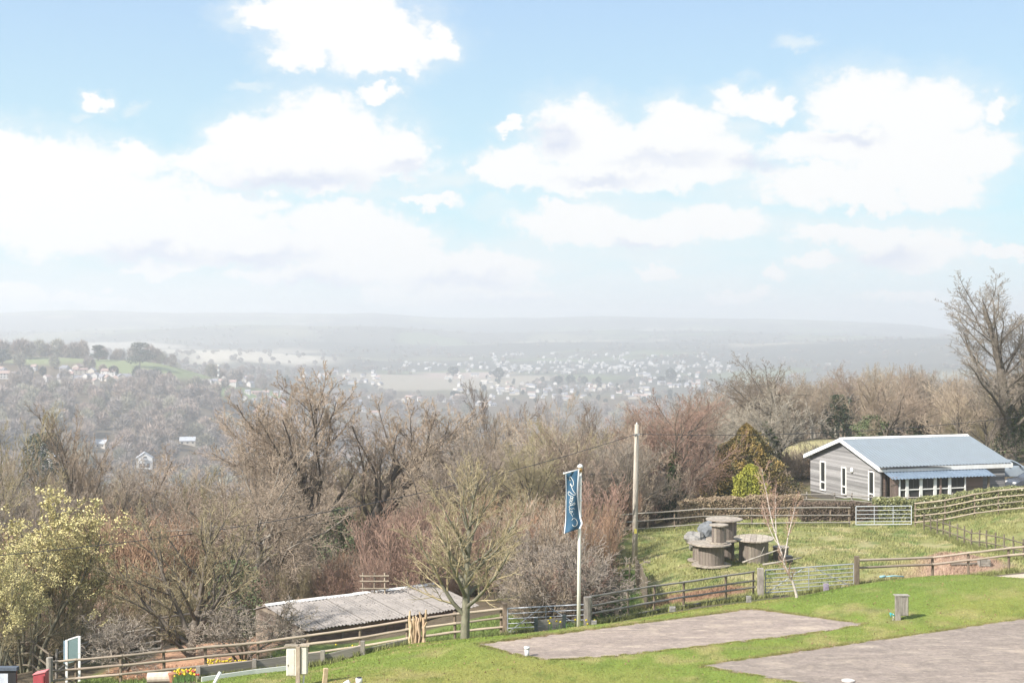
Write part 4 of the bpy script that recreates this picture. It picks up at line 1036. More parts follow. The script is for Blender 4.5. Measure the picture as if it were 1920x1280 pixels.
fence('two rail fence running up behind the red track and shed', [(300,66),(395,67.5),(480,69.5),(560,70.5),(638,71.5)], [0.95, 1.45], 1.5, rail_m, post_m, 0.05, 0.045)
fence('pale timber rails on the rough grass behind the lawn tree', [(848,80),(905,80.5),(978,82)], [0.25, 0.75, 1.25], 1.2, rail_grey, post_grey, 0.055, 0.05)

def timber_gate(label, a, b, h, nr, m):
    t = thing('timber_gate', label, 'gate', a)
    for g in (a, b): bar('post', g - Vector((0, 0, 0.3)), g + Vector((0, 0, h + 0.12)), 0.06, m, t)
    for i in range(nr):
        z = 0.2 + (h - 0.25) * i / (nr - 1)
        bar('rail', a + Vector((0, -0.05, z)), b + Vector((0, -0.05, z)), 0.05, m, t)
    bar('brace', a + Vector((0, -0.11, 0.25)), b + Vector((0, -0.11, h - 0.05)), 0.04, m, t)
timber_gate('weathered wooden gate with a diagonal brace left of the red track', gp(186, 60.5), gp(303, 61), 1.15, 4, rail_grey)
timber_gate('short slanting timber gate between the sign board and the wooden gate', gp(106, 57), gp(176, 60), 1.05, 3, rail_grey)

# single posts
def post_thing(name, label, px, Y, h, r, m, sq=True, cat='post', lean=(0, 0)):
    g = gp(px, Y); b = MB()
    if sq:
        b.box((0, 0, (h - 0.3) / 2), (2 * r, 2 * r, h + 0.3)); 
    else: b.tube([(0, 0, -0.3), (lean[0] * h, lean[1] * h, h)], [r, r * 0.96], 10)
    o = b.build(name, m, None, bevel=0.012 if sq else 0); o.location = g
    return tag(o, label, cat)
post_thing('gate_post', 'thick square grey gatepost at the left end of the lawn gate', 1426, 61.8, 1.32, 0.13, post_grey)
post_thing('gate_post', 'tall brown gatepost at the right end of the lawn gate', 1606.5, 62.1, 1.32, 0.10, post_m)
post_thing('gate_post', 'thick round weathered post right of the flagpole', 1102, 53.6, 1.15, 0.17, post_grey, False)
post_thing('gate_post', 'brown square gatepost where the long fence meets the steel gate', 946.5, 55.8, 1.26, 0.09, post_m)
post_thing('fence_post', 'lone dark post standing on the rough grass behind the steel gate', 952, 74, 1.7, 0.07, rail_dark, False)
post_thing('corner_post', 'stout weathered corner post above the red box', 93, 54.0, 1.25, 0.13, post_grey, False)

# steel field gates
def field_gate(label, a, b, zt, nb, verts, diag=True, m=galv, r=0.022):
    t = thing('field_gate', label, 'gate', a)
    def pt(f, z): return Vector((a.x + (b.x - a.x) * f, a.y + (b.y - a.y) * f, a.z + (b.z - a.z) * f + z))
    zs = [0.12 + (zt - 0.12) * (i / (nb - 1)) ** 1.12 for i in range(nb)]
    for i, z in enumerate(zs): bar('bar', pt(0, z), pt(1, z), r * (1.25 if i in (0, nb - 1) else 0.85), m, t, STEEL)
    for f in verts: bar('upright', pt(f, zs[0]), pt(f, zs[-1]), r * (1.25 if f in (0, 1) else 0.8), m, t, STEEL)
    if diag:
        bar('brace', pt(0.02, zs[0]) + Vector((0, 0.03, 0)), pt(0.45, zs[-1]) + Vector((0, 0.03, 0)), r * 0.8, m, t, STEEL)
        bar('brace', pt(0.98, zs[0]) + Vector((0, 0.03, 0)), pt(0.52, zs[-1]) + Vector((0, 0.03, 0)), r * 0.8, m, t, STEEL)
    return t
field_gate('galvanised seven bar gate between the two lawn gateposts', P(1435, 1116, 62), P(1601, 1104, 62.3), 1.12, 7, [0, 0.49, 1])
field_gate('bright galvanised six bar gate at the far side of the paddock', P(1605, 987, 85), P(1709, 986, 85), 1.22, 6, [0, 0.33, 0.67, 1], False, mat('bright_steel', (0.55,0.57,0.58), (0.44,0.46,0.48), 10, rough=0.5))
field_gate('steel gate behind the flagpole with a hazy blue sheen', P(952, 1190, 55.6), P(1096, 1183, 54.8), 1.05, 6, [0, 0.5, 1], True)

# low plank screen by the steel gate
t = thing('plank_screen', 'low plank screen between two dark square posts in front of the steel gate', 'screen', gp(1005, 53.2))
dk = mat('dark_green_post', (0.06,0.075,0.075), (0.04,0.05,0.05))
for px, Y, h in ((1005, 53.2, 0.56), (1058, 53.6, 0.58)):
    g = gp(px, Y); bar('post', g - Vector((0, 0, 0.3)), g + Vector((0, 0, h)), 0.07, dk, t, SQ)
for i in range(4):
    a = gp(1007, 53.25) + Vector((0, 0, 0.06 + i * 0.12)); b = gp(1056, 53.65) + Vector((0, 0, 0.06 + i * 0.12))
    bar('plank', a, b, 0.015, rail_grey, t, SQ, 0.055)

# palings running away by the utility pole
t = thing('paling_fence', 'short screen of upright brown palings beside the utility pole', 'fence', gp(1192, 72))
for i in range(15):
    f = i / 14; px = 1192 + 21 * f; Y = 72 - 10.5 * f; g = gp(px, Y)
    bar('paling', g - Vector((0, 0, 0.1)), g + Vector((0, 0, 1.32 + rnd.uniform(-0.05, 0.05))), 0.30, rail_dark, t, SQ, 0.012, roll=math.radians(88))
a = gp(1192, 72); b = gp(1213, 61.5)
for z in (0.35, 1.05): bar('rail', a + Vector((0.03, 0, z)), b + Vector((0.03, 0, z)), 0.035, rail_dark, t)

# timber edging with the white strip at the foot of the lawn
t = thing('timber_edging', 'grey plank edging with short posts holding the lawn above the fence', 'edging', gp(372, 48.4))
ep = [(372,48.9),(477,49.9),(605,50.9),(680,51.4),(762,52.4)]
for px, Y in ep[:4]:
    g = gp(px, Y); bar('post', g - Vector((0, 0, 0.2)), g + Vector((0, 0, 0.52)), 0.075, post_grey, t, SQ)
for (a, b) in zip(ep, ep[1:]):
    A, B = gp(*a), gp(*b)
    hgt = 0.42 if a[0] < 600 else 0.30
    if a[0] > 670: hgt = 0.16
    d = Vector((0, 0.10, hgt / 2 + 0.04)); bar('plank', A + d, B + d, 0.03, rail_grey, t, SQ, hgt / 2)
t = thing('white_strip', 'white board strip lying along the foot of the timber edging', 'strip', gp(380, 48.3))
for (a, b) in zip([(378,48.35),(477,49.4)], [(477,49.4),(560,50.2)]):
    A, B = gp(*a), gp(*b); bar('board', A + Vector((0, 0, 0.07)), B + Vector((0, 0, 0.07)), 0.02, white_p, t, SQ, 0.10)

# ------------------------------------------------------------------ corrugated sheet
def corrug(w, L, pitch, amp, thick=0.012, per=4):
    """a corrugated sheet: waves across x (width w), running along y (length L)"""
    n = max(2, int(w / pitch * per)); V = []; Fq = []
    for k, dz in ((0, 0), (1, -thick)):
        for i in range(n + 1):
            x = w * i / n; z = amp * math.sin(2 * math.pi * x / pitch) + dz
            V += [(x, 0, z), (x, L, z)]
    o = 2 * (n + 1)
    for i in range(n):
        a = 2 * i
        Fq += [(a, a + 2, a + 3, a + 1), (o + a, o + a + 1, o + a + 3, o + a + 2), (a, o + a, o + a + 2, a + 2), (a + 1, a + 3, o + a + 3, o + a + 1)]
    Fq += [(0, 1, o + 1, o), (2 * n, o + 2 * n, o + 2 * n + 1, 2 * n + 1)]
    me = bpy.data.meshes.new('corrugated_sheet'); me.from_pydata(V, [], Fq)
    return me

# ------------------------------------------------------------------ the long shed
shed_roof = mat('mossy_fibre_cement', (0.27,0.245,0.225), (0.20,0.18,0.165), 1.6, rough=0.95, bump=0.2, spots=(8, (0.09,0.08,0.07), 0.60))
shed_wall = mat('shed_board', (0.30,0.20,0.165), (0.16,0.11,0.09), 3, bump=0.4, vary=0.3, stretch=(0.3,0.3,5))
shed_wall_g = mat('shed_gable_board', (0.23,0.19,0.15), (0.13,0.105,0.085), 3, bump=0.4, vary=0.3, stretch=(0.3,0.3,5))
A = Vector((P(570,1180,61).x, 61, -13.19)); Bq = Vector((P(897,1135,66.4).x, 66.4, -13.19))
ax = (Bq - A); LEN = ax.length; rz = math.atan2(ax.y, ax.x)
W_ = 3.8; RISE = 0.42
t = thing('long_shed', 'long low dark timber shed with a mossy corrugated roof below the lawn', 'shed', (A.x, A.y, A.z), rz)
base_z = -2.1
ns = 9; sw = LEN / ns; sl_ = math.hypot(W_, RISE)
for i in range(ns):
    me = corrug(sw + 0.05, sl_ + 0.25, 0.18, 0.034)
    M = Matrix.Translation((i * sw, -0.2, -0.02 + (0.03 if i % 2 else 0))) @ Matrix.Rotation(math.atan2(RISE, W_), 4, 'X')
    link('roof_sheet', me, t, shed_roof, M)
for i in range(ns):       # far slope
    me = corrug(sw + 0.05, 1.3, 0.146, 0.022)
    M = Matrix.Translation((i * sw, W_, RISE + 0.0)) @ Matrix.Rotation(-math.atan2(0.35, 1.2), 4, 'X')
    link('roof_sheet', me, t, shed_roof, M)
for i in range(6):
    b = MB(); w = LEN / 6; b.prism([(-0.16, -0.035), (0, 0.04), (0.16, -0.03), (0.16, -0.05), (0, 0.02), (-0.16, -0.055)], 0, w - 0.02, 'x')
    b.build('ridge_cap', white_p, t, M=Matrix.Translation((i * w, W_, RISE + 0.055 + rnd.uniform(-0.01, 0.01))) @ Matrix.Rotation(rnd.uniform(-0.01, 0.01), 4, 'Y'))
z = base_z; k = 0
while z < -0.12:
    hB = 0.19
    for x0, x1 in ((0.12, LEN * 0.5), (LEN * 0.5 + 0.01, LEN - 0.12)):
        bar_l('plank', (x0, 0.06, z + hB / 2), (x1, 0.06 , z + hB / 2), 0.014, shed_wall, t, SQ, hB / 2 - 0.006)
    z += hB
z = base_z
while z < RISE - 0.1:
    hB = 0.17; y0 = 0.08 if z < -0.1 else max(0.08, (z + 0.12) / RISE * W_)
    y1 = W_ + 1.1 if z < 0.1 else W_ + max(0.0, (RISE - z) / 0.35 * 1.2)
    if y1 - y0 > 0.1: 
        b = MB(); b.box((0.08 + 0.004 * (k % 3), (y0 + y1) / 2, z + hB / 2), (0.03, y1 - y0, hB - 0.012)); b.build('plank', shed_wall_g, t)
    z += hB; k += 1
b = MB(); b.box((LEN / 2, W_ / 2 + 0.5, (base_z - 0.15) / 2 - 0.06), (LEN - 0.3, W_ + 0.7, -base_z - 0.16)); b.build('inner_wall', mat('shed_dark', (0.05,0.04,0.035)), t)
for x in (1.9, 4.2, 6.6):
    b = MB(); b.box((x, 0.02, base_z / 2 - 0.1), (0.09, 0.07, -base_z - 0.2)); b.build('stud', shed_wall_g, t)

# ------------------------------------------------------------------ the timber bungalow
PHI = math.radians(17)
E0 = P(1649, 877, 95)                 # the near eave corner of the roof
LX, WY = 10.4, 10.2
t = thing('timber_bungalow', 'grey timber clad bungalow with a blue grey corrugated roof and white trim', 'bungalow', (E0.x, E0.y, E0.z), PHI)
HB = t
roof_blue = mat('blue_grey_roof', (0.175,0.205,0.23), (0.16,0.182,0.20), 1.5, rough=0.55, spec=0.4)
awn_blue = mat('blue_awning', (0.145,0.185,0.235), (0.10,0.135,0.18), 1.5, rough=0.5, spec=0.4)
white_t = mat('white_trim', (0.80,0.79,0.75), (0.72,0.70,0.65), 2.5, rough=0.5)
RISEB = 1.55; half = WY / 2; sl_ = math.hypot(half, RISEB); pitch = math.atan2(RISEB, half)
ns = 10; sw = (LX + 0.1) / ns
for i in range(ns):
    for side in (0, 1):
        me = corrug(sw + 0.04, sl_ + 0.06, 0.26, 0.032, per=6)
        if side == 0: M = Matrix.Translation((i * sw - 0.05, -0.04, 0.05 + (0.005 if i % 2 else 0))) @ Matrix.Rotation(pitch, 4, 'X')
        else: M = Matrix.Translation((i * sw - 0.05, WY + 0.04, 0.05 + (0.005 if i % 2 else 0))) @ Matrix.Rotation(math.pi, 4, 'Z') @ Matrix.Translation((-sw, 0, 0)) @ Matrix.Rotation(pitch, 4, 'X')
        link('roof_sheet', me, t, roof_blue, M)
b = MB(); b.prism([(half - 0.22, RISEB + 0.02), (half, RISEB + 0.13), (half + 0.22, RISEB + 0.02), (half + 0.22, RISEB - 0.0), (half, RISEB + 0.10), (half - 0.22, RISEB)], -0.08, LX + 0.08, 'x')
b.build('ridge_cap', white_t, t)
# barge boards and eave boards
def slant(x, y0, z0, y1, z1, h, th):
    b = MB(); b.prism([(y0, z0), (y1, z1), (y1, z1 - h), (y0, z0 - h)], x - th / 2, x + th / 2, 'x'); return b
slant(-0.07, -0.12, 0.02, half, RISEB + 0.07, 0.27, 0.04).build('barge_board', white_t, t)
slant(-0.072, WY + 0.12, 0.02, half, RISEB + 0.07, 0.27, 0.04).build('barge_board', white_t, t)
slant(LX + 0.07, -0.12, 0.02, half, RISEB + 0.07, 0.25, 0.04).build('barge_board', white_t, t)
b = MB(); b.box((LX / 2, -0.10, -0.13), (LX + 0.1, 0.035, 0.27)); b.build('eave_board', white_t, t)
b = MB(); b.box((LX / 2, WY + 0.10, -0.13), (LX + 0.1, 0.035, 0.27)); b.build('eave_board', white_t, t)
IN = 0.28; x0g = IN; ZB = -2.65
# gable wall boards with the three tall windows left open
wins = [(7.62, 8.42), (4.72, 5.40), (1.05, 1.80)]       # y ranges, from the near corner
wz = [(-2.42, -0.28), (-2.42, -0.42), (-2.55, -0.35)]
z = ZB; bh = 0.125
while z < RISEB - 0.1:
    lo, hi = IN, WY - IN
    if z > -0.1:
        f = (z + 0.2) / (RISEB + 0.1); lo = max(lo, half * f); hi = min(hi, WY - half * f)
    segs = [(lo, hi)]
    for (a, c), (z0, z1) in zip(wins, wz):
        if z + bh > z0 and z < z1:
            new = []
            for s0, s1 in segs:
                if a < s1 and c > s0: new += [(s0, a), (c, s1)]
                else: new.append((s0, s1))
            segs = new
    for s0, s1 in segs:
        if s1 - s0 > 0.05:
            M = Matrix.Translation((x0g, (s0 + s1) / 2, z)) @ Matrix.Rotation(0.10, 4, 'Y') @ Matrix.Diagonal((0.012, (s1 - s0) / 2, bh * 1.03, 1))
            link('plank', SQ, t, clad, M)
    z += bh
glass = mat('window_glass', (0.03,0.035,0.035), (0.02,0.022,0.022), 2, rough=0.08, spec=0.6)
for (a, c), (z0, z1) in zip(wins, wz):
    f = MB(); w = 0.09
    f.box((x0g - 0.03, a + w / 2, (z0 + z1) / 2), (0.07, w, z1 - z0)); f.box((x0g - 0.03, c - w / 2, (z0 + z1) / 2), (0.07, w, z1 - z0))
    for zz in (z0 + w / 2, z1 - w / 2, z0 + 0.62): f.box((x0g - 0.032, (a + c) / 2, zz), (0.07, c - a - 2 * w, w))
    fr = f.build('window', white_t, t)
    g = MB(); g.box((x0g + 0.0, (a + c) / 2, (z0 + z1) / 2), (0.01, c - a - 2 * w, z1 - z0 - 2 * w)); g.build('pane', glass, fr)
b = MB(); b.tube([(x0g - 0.02, 3.95, -0.55), (x0g - 0.10, 3.95, -0.55), (x0g - 0.14, 3.95, -0.55)], [0.18, 0.18, 0.08], 16); b.build('wall_lamp', white_t, t, True)
# inner shell
b = MB(); b.prism([(IN + 0.04, ZB - 0.4), (WY - IN, ZB - 0.4), (WY - IN, -0.1), (half, RISEB - 0.12), (IN + 0.04, -0.1)], x0g + 0.03, LX - IN, 'x'); b.build('wall', mat('inner_shell', (0.10,0.09,0.08)), t)
# front wall boards
def boards(x0, x1, z0, z1, m, y=IN):
    z = z0
    while z < z1 - 0.02:
        M = Matrix.Translation(((x0 + x1) / 2, y, z)) @ Matrix.Rotation(-0.10, 4, 'X') @ Matrix.Diagonal(((x1 - x0) / 2, 0.012, min(bh * 1.03, z1 - z), 1))
        link('plank', SQ, t, m, M); z += bh
boards(x0g, 0.85, ZB, -0.12, clad_brown)
boards(7.35, LX - IN, ZB, -0.12, clad)
# corner trim, downpipe and gutter
blk = mat('black_plastic', (0.035,0.033,0.035), (0.025,0.024,0.025), 3, rough=0.4)
b = MB(); b.box((x0g - 0.02, IN - 0.02, (ZB - 0.12) / 2), (0.09, 0.09, -ZB - 0.12)); b.build('corner_board', clad, t)
bar_l('downpipe', (0.62, IN - 0.09, ZB), (0.62, IN - 0.09, -0.30), 0.04, blk, t, STEEL)
bar_l('downpipe', (0.62, IN - 0.09, -0.30), (0.45, -0.17, -0.06), 0.04, blk, t, STEEL)
b = MB(); b.tube([(0.0, -0.17, -0.02), (1.5, -0.17, -0.03), (3.2, -0.17, -0.02), (4.6, -0.17, -0.06), (5.5, -0.17, -0.13)], [0.05, 0.05, 0.045, 0.04, 0.02], 8); b.build('gutter', blk, t, True)
# porch: white posts, rails, mesh screens, plank door, awning
PW = -1.05
aw0, aw1 = 0.30, 8.35
me = corrug(aw1 - aw0, 1.55, 0.26, 0.034, per=6)
M = Matrix.Translation((aw0, PW - 0.12, -0.66)) @ Matrix.Rotation(math.atan2(0.40, 1.25), 4, 'X')
M = M @ Matrix(((1, -0.0, 0, 0), (0, 1, 0, 0), (0, 0, 1, 0), (0, 0, 0, 1)))
link('awning', me, t, awn_blue, M)
py_ = PW + 0.15
screen = mat('screen_mesh', (0.055,0.052,0.05), (0.035,0.033,0.032), 2, rough=0.7)
posts_x = [0.98, 1.55, 2.62, 3.72, 4.86, 6.08]
for i, x in enumerate(posts_x):
    w = 0.11 if i in (1, 2, 3, 4) else 0.045
    bar_l('porch_post', (x, py_, ZB), (x, py_, -0.62), w, white_t if i < 5 else white_t, t, SQ, 0.04)
bar_l('porch_post', (4.15, py_, ZB), (4.15, py_, -0.62), 0.06, clad_brown, t, SQ, 0.04)
b = MB(); b.box(((0.98 + 6.08) / 2, py_, -1.42), (5.1, 0.05, 0.07)); b.build('porch_rail', white_t, t)
b = MB(); b.box(((0.98 + 6.08) / 2, py_ + 0.01, -2.45), (5.1, 0.05, 0.10)); b.build('porch_rail', white_t, t)
b = MB(); b.box(((0.98 + 6.08) / 2, py_ + 0.01, -0.64), (5.1, 0.05, 0.07)); b.build('porch_rail', clad_brown, t)
for x, y in zip(posts_x, posts_x[1:]):
    b = MB(); b.box(((x + y) / 2, py_ + 0.05, -1.55), (y - x, 0.008, 1.75)); b.build('screen', screen, t)
for k, (xa, xb) in enumerate(((1.75, 2.4), (2.8, 3.5), (5.0, 5.95))):
    b = MB(); b.box(((xa + xb) / 2, py_ + 0.043, -1.02), (0.03, 0.004, 0.7)); b.build('glazing_bar', mat('dull_bar', (0.16,0.15,0.145)), t)
    
for i in range(4):      # plank door at the porch end
    bar_l('door_plank', (0.34 + 0.155 * i, py_ + 0.02, ZB), (0.34 + 0.155 * i, py_ + 0.02, -0.55), 0.073, clad_brown, t, SQ, 0.015)
b = MB(); b.prism([(0.26, -1.0), (0.95, -0.85), (0.95, -0.97), (0.26, -1.12)], py_ - 0.02, py_ + 0.003, 'y'); b.build('door_brace', clad_brown, t)
bar_l('porch_post', (7.95, py_, ZB), (7.95, py_, -0.62), 0.06, rail_dark, t, SQ, 0.06)
z = ZB
while z < -0.7:
    M = Matrix.Translation((7.0, py_ + 0.5, z)) @ Matrix.Rotation(-0.1, 4, 'X') @ Matrix.Diagonal((0.85, 0.012, bh * 1.03, 1)); link('plank', SQ, t, clad_brown, M); z += bh
b = MB(); b.box((4.2, IN - 0.62, ZB - 0.1), (8.3, 1.9, 0.2)); b.build('porch_floor', rail_dark, t)

# cars parked behind the bungalow
def car(label, px, Y, col, rz, z_extra=0.0):
    g = gp(px, Y); t = thing('parked_car', label, 'car', (g.x, g.y, g.z + z_extra), rz)
    paint = mat('paint_' + col[0], col[1], tuple(v * 0.92 for v in col[1]), 2, rough=0.25, spec=0.6, metal=0.3)
    # side profile lofted across the width
    prof = [(-2.05, 0.35), (-2.08, 0.75), (-1.95, 1.02), (-1.62, 1.10), (-1.15, 1.40), (-0.5, 1.50), (0.25, 1.47), (0.62, 1.30), (1.05, 1.02), (1.75, 0.90), (2.05, 0.70), (2.10, 0.38), (1.7, 0.25), (-1.7, 0.25)]
    V = []; n = len(prof)
    for y, s, cut in ((-0.86, 0.97, 0.16), (-0.82, 1.0, 0.05), (0.82, 1.0, 0.05), (0.86, 0.97, 0.16)):
        for (x, z) in prof:
            k = max(0, (z - 0.95) / 0.5); yy = y * (1 - 0.22 * k)
            V.append((x * s, yy, z if abs(y) < 0.85 else z * 0.99 + 0.005))
    Fq = [(i * n + j, i * n + (j + 1) % n, (i + 1) * n + (j + 1) % n, (i + 1) * n + j) for i in range(3) for j in range(n)] + [tuple(range(n))[::-1], tuple(3 * n + j for j in range(n))]
    b = MB(); b.add(V, Fq); b.build('body', paint, t, bevel=0.03)
    for s in (-1, 1):
        for poly in ([(-1.45, 1.10), (-1.08, 1.35), (-0.45, 1.43), (-0.45, 1.08)], [(-0.37, 1.08), (-0.37, 1.43), (0.22, 1.40), (0.55, 1.25), (0.86, 1.06)]):
            b = MB(); V = []
            for dy in (0, 0.012):
                for x, z in poly:
                    k = max(0, (z - 0.95) / 0.5); V.append((x, s * (0.862 * (1 - 0.22 * k) + dy), z))
            m = len(poly); b.add(V, [tuple(range(m)), tuple(range(2 * m - 1, m - 1, -1))] + [(i, (i + 1) % m, m + (i + 1) % m, m + i) for i in range(m)])
            b.build('side_window', glass, t)
        for x in (-1.3, 1.35):
            b = MB(); b.tube([(x, s * 0.68, 0.32), (x, s * 0.88, 0.32)], 0.32, 20); w = b.build('wheel', blk, t)
            b = MB(); b.tube([(x, s * 0.87, 0.32), (x, s * 0.895, 0.32)], 0.2, 14); b.build('rim', galv, w)
        b = MB(); b.box((0.72, s * 0.96, 1.03), (0.12, 0.16, 0.12)); b.build('mirror', blk, t, bevel=0.02)
        b = MB(); b.box((1.98, s * 0.62, 0.72), (0.14, 0.34, 0.13)); b.build('headlight', white_p, t, bevel=0.02)
        b = MB(); b.box((-2.03, s * 0.66, 0.85), (0.1, 0.25, 0.2)); b.build('tail_light', mat('red_plastic', (0.45,0.03,0.02)), t)
    b = MB(); b.box((0, -0.875, 0.9), (0.16, 0.02, 0.03)); b.build('door_handle', blk, t)
car('silver blue hatchback parked behind the right end of the bungalow', 1884, 103, ('silver', (0.38,0.43,0.48)), 0.1, 0.35)
car('dark grey car nose showing at the right edge beside the hatchback', 1944, 98, ('dark', (0.09,0.10,0.12)), math.pi + 0.15, 0.0)

# ------------------------------------------------------------------ cable drums stacked as tables
def drum(label, center, rf, rc, h, seed, tilt=(0, 0), group=None, fl=0.06):
    r = random.Random(seed)
    t = thing('cable_drum', label, 'cable drum', center, r.uniform(0, 3), group)
    t.rotation_euler = (tilt[0], tilt[1], r.uniform(0, 3.1))
    n = 7 if rf > 0.7 else 5
    for zz in (0, h - fl):
        for i in range(n):
            x0 = -rf + 2 * rf * i / n; x1 = x0 + 2 * rf / n - 0.012
            k = 6; top = []; bot = []
            for j in range(k + 1):
                x = x0 + (x1 - x0) * j / k; y = math.sqrt(max(0, rf * rf - x * x)); top.append((x, y + r.uniform(-.008, .008))); bot.append((x, -y))
            b = MB(); dz = r.uniform(-0.008, 0.008); b.prism(bot + top[::-1], zz + dz, zz + fl + dz, 'z'); b.build('plank', drum_top, t)
    m = max(12, int(2 * math.pi * rc / 0.16))
    for i in range(m):
        a = 2 * math.pi * i / m; w = math.pi * rc / m * 0.97
        M = Matrix.Rotation(a, 4, 'Z') @ Matrix.Translation((rc + r.uniform(-0.01, 0.01), 0, fl)) @ Matrix.Diagonal((0.02, w, h - 2 * fl, 1))
        link('stave', SQ, t, drum_m, M)
    return t
g1 = gp(1335, 71)
def at(px, py, Y): return P(px, py, Y)
drum('low cable drum table with a wide pale top, front left of the drum stack', at(1334, 1059, 71), 1.0, 0.62, 1.10, 1)
drum('large cable drum with a broken plank top right of the stack', at(1413, 1057, 72), 1.02, 0.72, 1.36, 2, (-0.05, 0.0))
drum('tall cable drum standing at the back and top of the stack', Vector((at(1359, 1010, 73).x, 73.2, at(1359, 1012.5, 73).z)), 0.95, 0.62, 1.10, 3)
drum('small narrow cable drum standing upright on the low front table', Vector((at(1348, 1020, 71).x, 71.0, at(1334, 1059, 71).z + 1.11)), 0.48, 0.33, 0.95, 4)
drum('half hidden cable drum lying behind the left front drum', at(1316, 1050, 73.5), 0.75, 0.45, 0.95, 5)
drum('plain cable drum under the tall one at the back of the stack', Vector((at(1359, 1010, 73).x, 73.2, at(1359, 1012.5, 73).z - 1.25)), 0.6, 0.5, 1.24, 7)
drum('small weathered cable drum right of the stack behind the birch', at(1464, 1050, 72.5), 0.42, 0.36, 0.72, 6)
# stones behind the drums
def rock(label, px, py, Y, s, seed, m):
    import bmesh
    me = bpy.data.meshes.new('boulder'); bm = bmesh.new(); bmesh.ops.create_icosphere(bm, subdivisions=3, radius=1)
    r = random.Random(seed); off = Vector((r.uniform(0, 50), r.uniform(0, 50), 0))
    from mathutils import noise as nz
    for v in bm.verts:
        n = nz.noise(v.co * 1.1 + off) * 0.45 + nz.noise(v.co * 3 + off) * 0.14
        v.co = v.co * (1 + n); v.co.x *= s[0]; v.co.y *= s[1]; v.co.z *= s[2]
    bm.to_mesh(me); bm.free()
    o = link('boulder', me, None, m); o.location = P(px, py, Y); o.rotation_euler = (0.2, 0.1, r.uniform(0, 6))
    tag(o, label, 'boulder')
stone = mat('grey_stone', (0.29,0.275,0.25), (0.15,0.14,0.13), 4, bump=0.6)
rock('pale grey boulder left of the stacked cable drums', 1305, 1013, 75, (0.72, 0.6, 0.5), 1, stone)
rock('darker boulder behind the small upright cable drum', 1327, 994, 75.5, (0.50, 0.5, 0.62), 2, mat('blue_grey_stone', (0.19,0.20,0.21), (0.10,0.105,0.11), 4, bump=0.6))
o = MB(); o.box((0, 0, 0.16), (0.42, 0.4, 0.32)); o = o.build('tub', blk, None, bevel=0.04); o.location = P(1478, 1053, 70.5); tag(o, 'small black tub on the grass beside the birch trunk', 'tub')
b = MB(); b.tube([(0, 0, 0), (0.9, 0.1, 0.3), (1.9, 0.2, 0.62), (2.3, 0.1, 0.95)], [0.05, 0.045, 0.03, 0.015], 6); b.tube([(0.9, 0.1, 0.3), (1.1, 0.1, 0.75)], [0.025, 0.01], 5); b.tube([(1.7, .2, .55), (2.2, 0.3, 0.5)], [0.02, 0.008], 5)
o = b.build('fallen_branch', bark_pale, None, True); o.location = P(1392, 1054, 69.5); tag(o, 'pale fallen branch leaning across the large cable drum', 'branch')
b = MB(); b.tube([(0, 0, 0), (0.8, 0, 0.12), (1.9, 0, 0.35)], [0.06, 0.05, 0.03], 6); o = b.build('fallen_branch', bark_pale, None, True); o.location = P(1430, 1058, 68.5); tag(o, 'grey fallen branch lying between the cable drum and the birch', 'branch')

# ------------------------------------------------------------------ utility pole and wires
up_ = P(1190, 1055, 76); topz = P(1194, 795, 76)
t = thing('utility_pole', 'tall grey wooden utility pole at the paddock corner', 'utility pole', up_)
b = MB(); b.tube([(0, 0, -0.5), (0.03, 0, 3), (0.115, 0, topz.z - up_.z)], [0.16, 0.145, 0.115], 12); b.build('pole', mat('pole_timber', (0.44,0.39,0.32), (0.28,0.245,0.20), 7, bump=0.4, stretch=(2,2,0.3)), t, True)
ht = topz.z - up_.z
b = MB(); b.tube([(0.115, 0, ht), (0.115, 0, ht + 0.1)], [0.04, 0.03], 8); b.build('insulator', white_p, t)
b = MB(); b.box((0.09, -0.13, ht - 0.55), (0.34, 0.06, 0.05)); b.build('bracket', galv, t)
b = MB(); b.box((0.03, -0.16, 1.75), (0.14, 0.02, 0.25)); b.build('warning_plate', mat('yellow_plate', (0.55,0.48,0.10)), t)
wire_m = mat('cable_black', (0.05,0.05,0.055), (0.04,0.04,0.045), 3)
def wire(label, pts, r=0.017):
    b = MB(); b.tube(pts, r, 5); o = b.build('overhead_wire', wire_m, None, True); tag(o, label, 'wire')
top_w = Vector((up_.x + 0.09, 76 - 0.15, P(1194, 813, 76).z))
def cat(a, b, sag, n=40):
    return [a.lerp(b, i / n) + Vector((0, 0, -4 * sag * (i / n) * (1 - i / n))) for i in range(n + 1)]
wire('overhead wire sagging from the utility pole down to the left edge', cat(top_w, P(-300, 1062, 52), 1.2))
wire('overhead wire from the utility pole across to the right edge', cat(top_w, P(2150, 745, 84), 0.75))

# ------------------------------------------------------------------ flagpole and banner
fb = gp(1084.5, 50.6); ft = P(1088, 872, 50.6)
t = thing('flagpole', 'white flagpole with a brass coloured collar on the lawn edge', 'flagpole', fb)
H = ft.z - fb.z; dxp = ft.x - fb.x
b = MB(); b.tube([(0, 0, -0.3), (dxp * 0.5, 0, H * 0.5), (dxp, 0, H - 0.1)], [0.068, 0.062, 0.056], 14); b.build('pole', mat('pole_white', (0.76,0.74,0.66), (0.68,0.66,0.58), 2, rough=0.4), t, True)
b = MB(); b.tube([(dxp, 0, H - 0.10), (dxp, 0, H - 0.05), (dxp, 0, H), (dxp, 0, H + 0.04)], [0.075, 0.105, 0.09, 0.03], 14); b.build('cap', white_p, t, True)
b = MB(); b.tube([(dxp, 0, H - 0.24), (dxp, 0, H - 0.10)], 0.07, 12); b.build('collar', mat('brass', (0.50,0.28,0.08), None, 4, rough=0.4), t, True)
ctr = Vector((dxp, 0, 0))
arm0 = P(1087, 879.5, 50.5) - fb; arm1 = P(1057.5, 887, 50.3) - fb
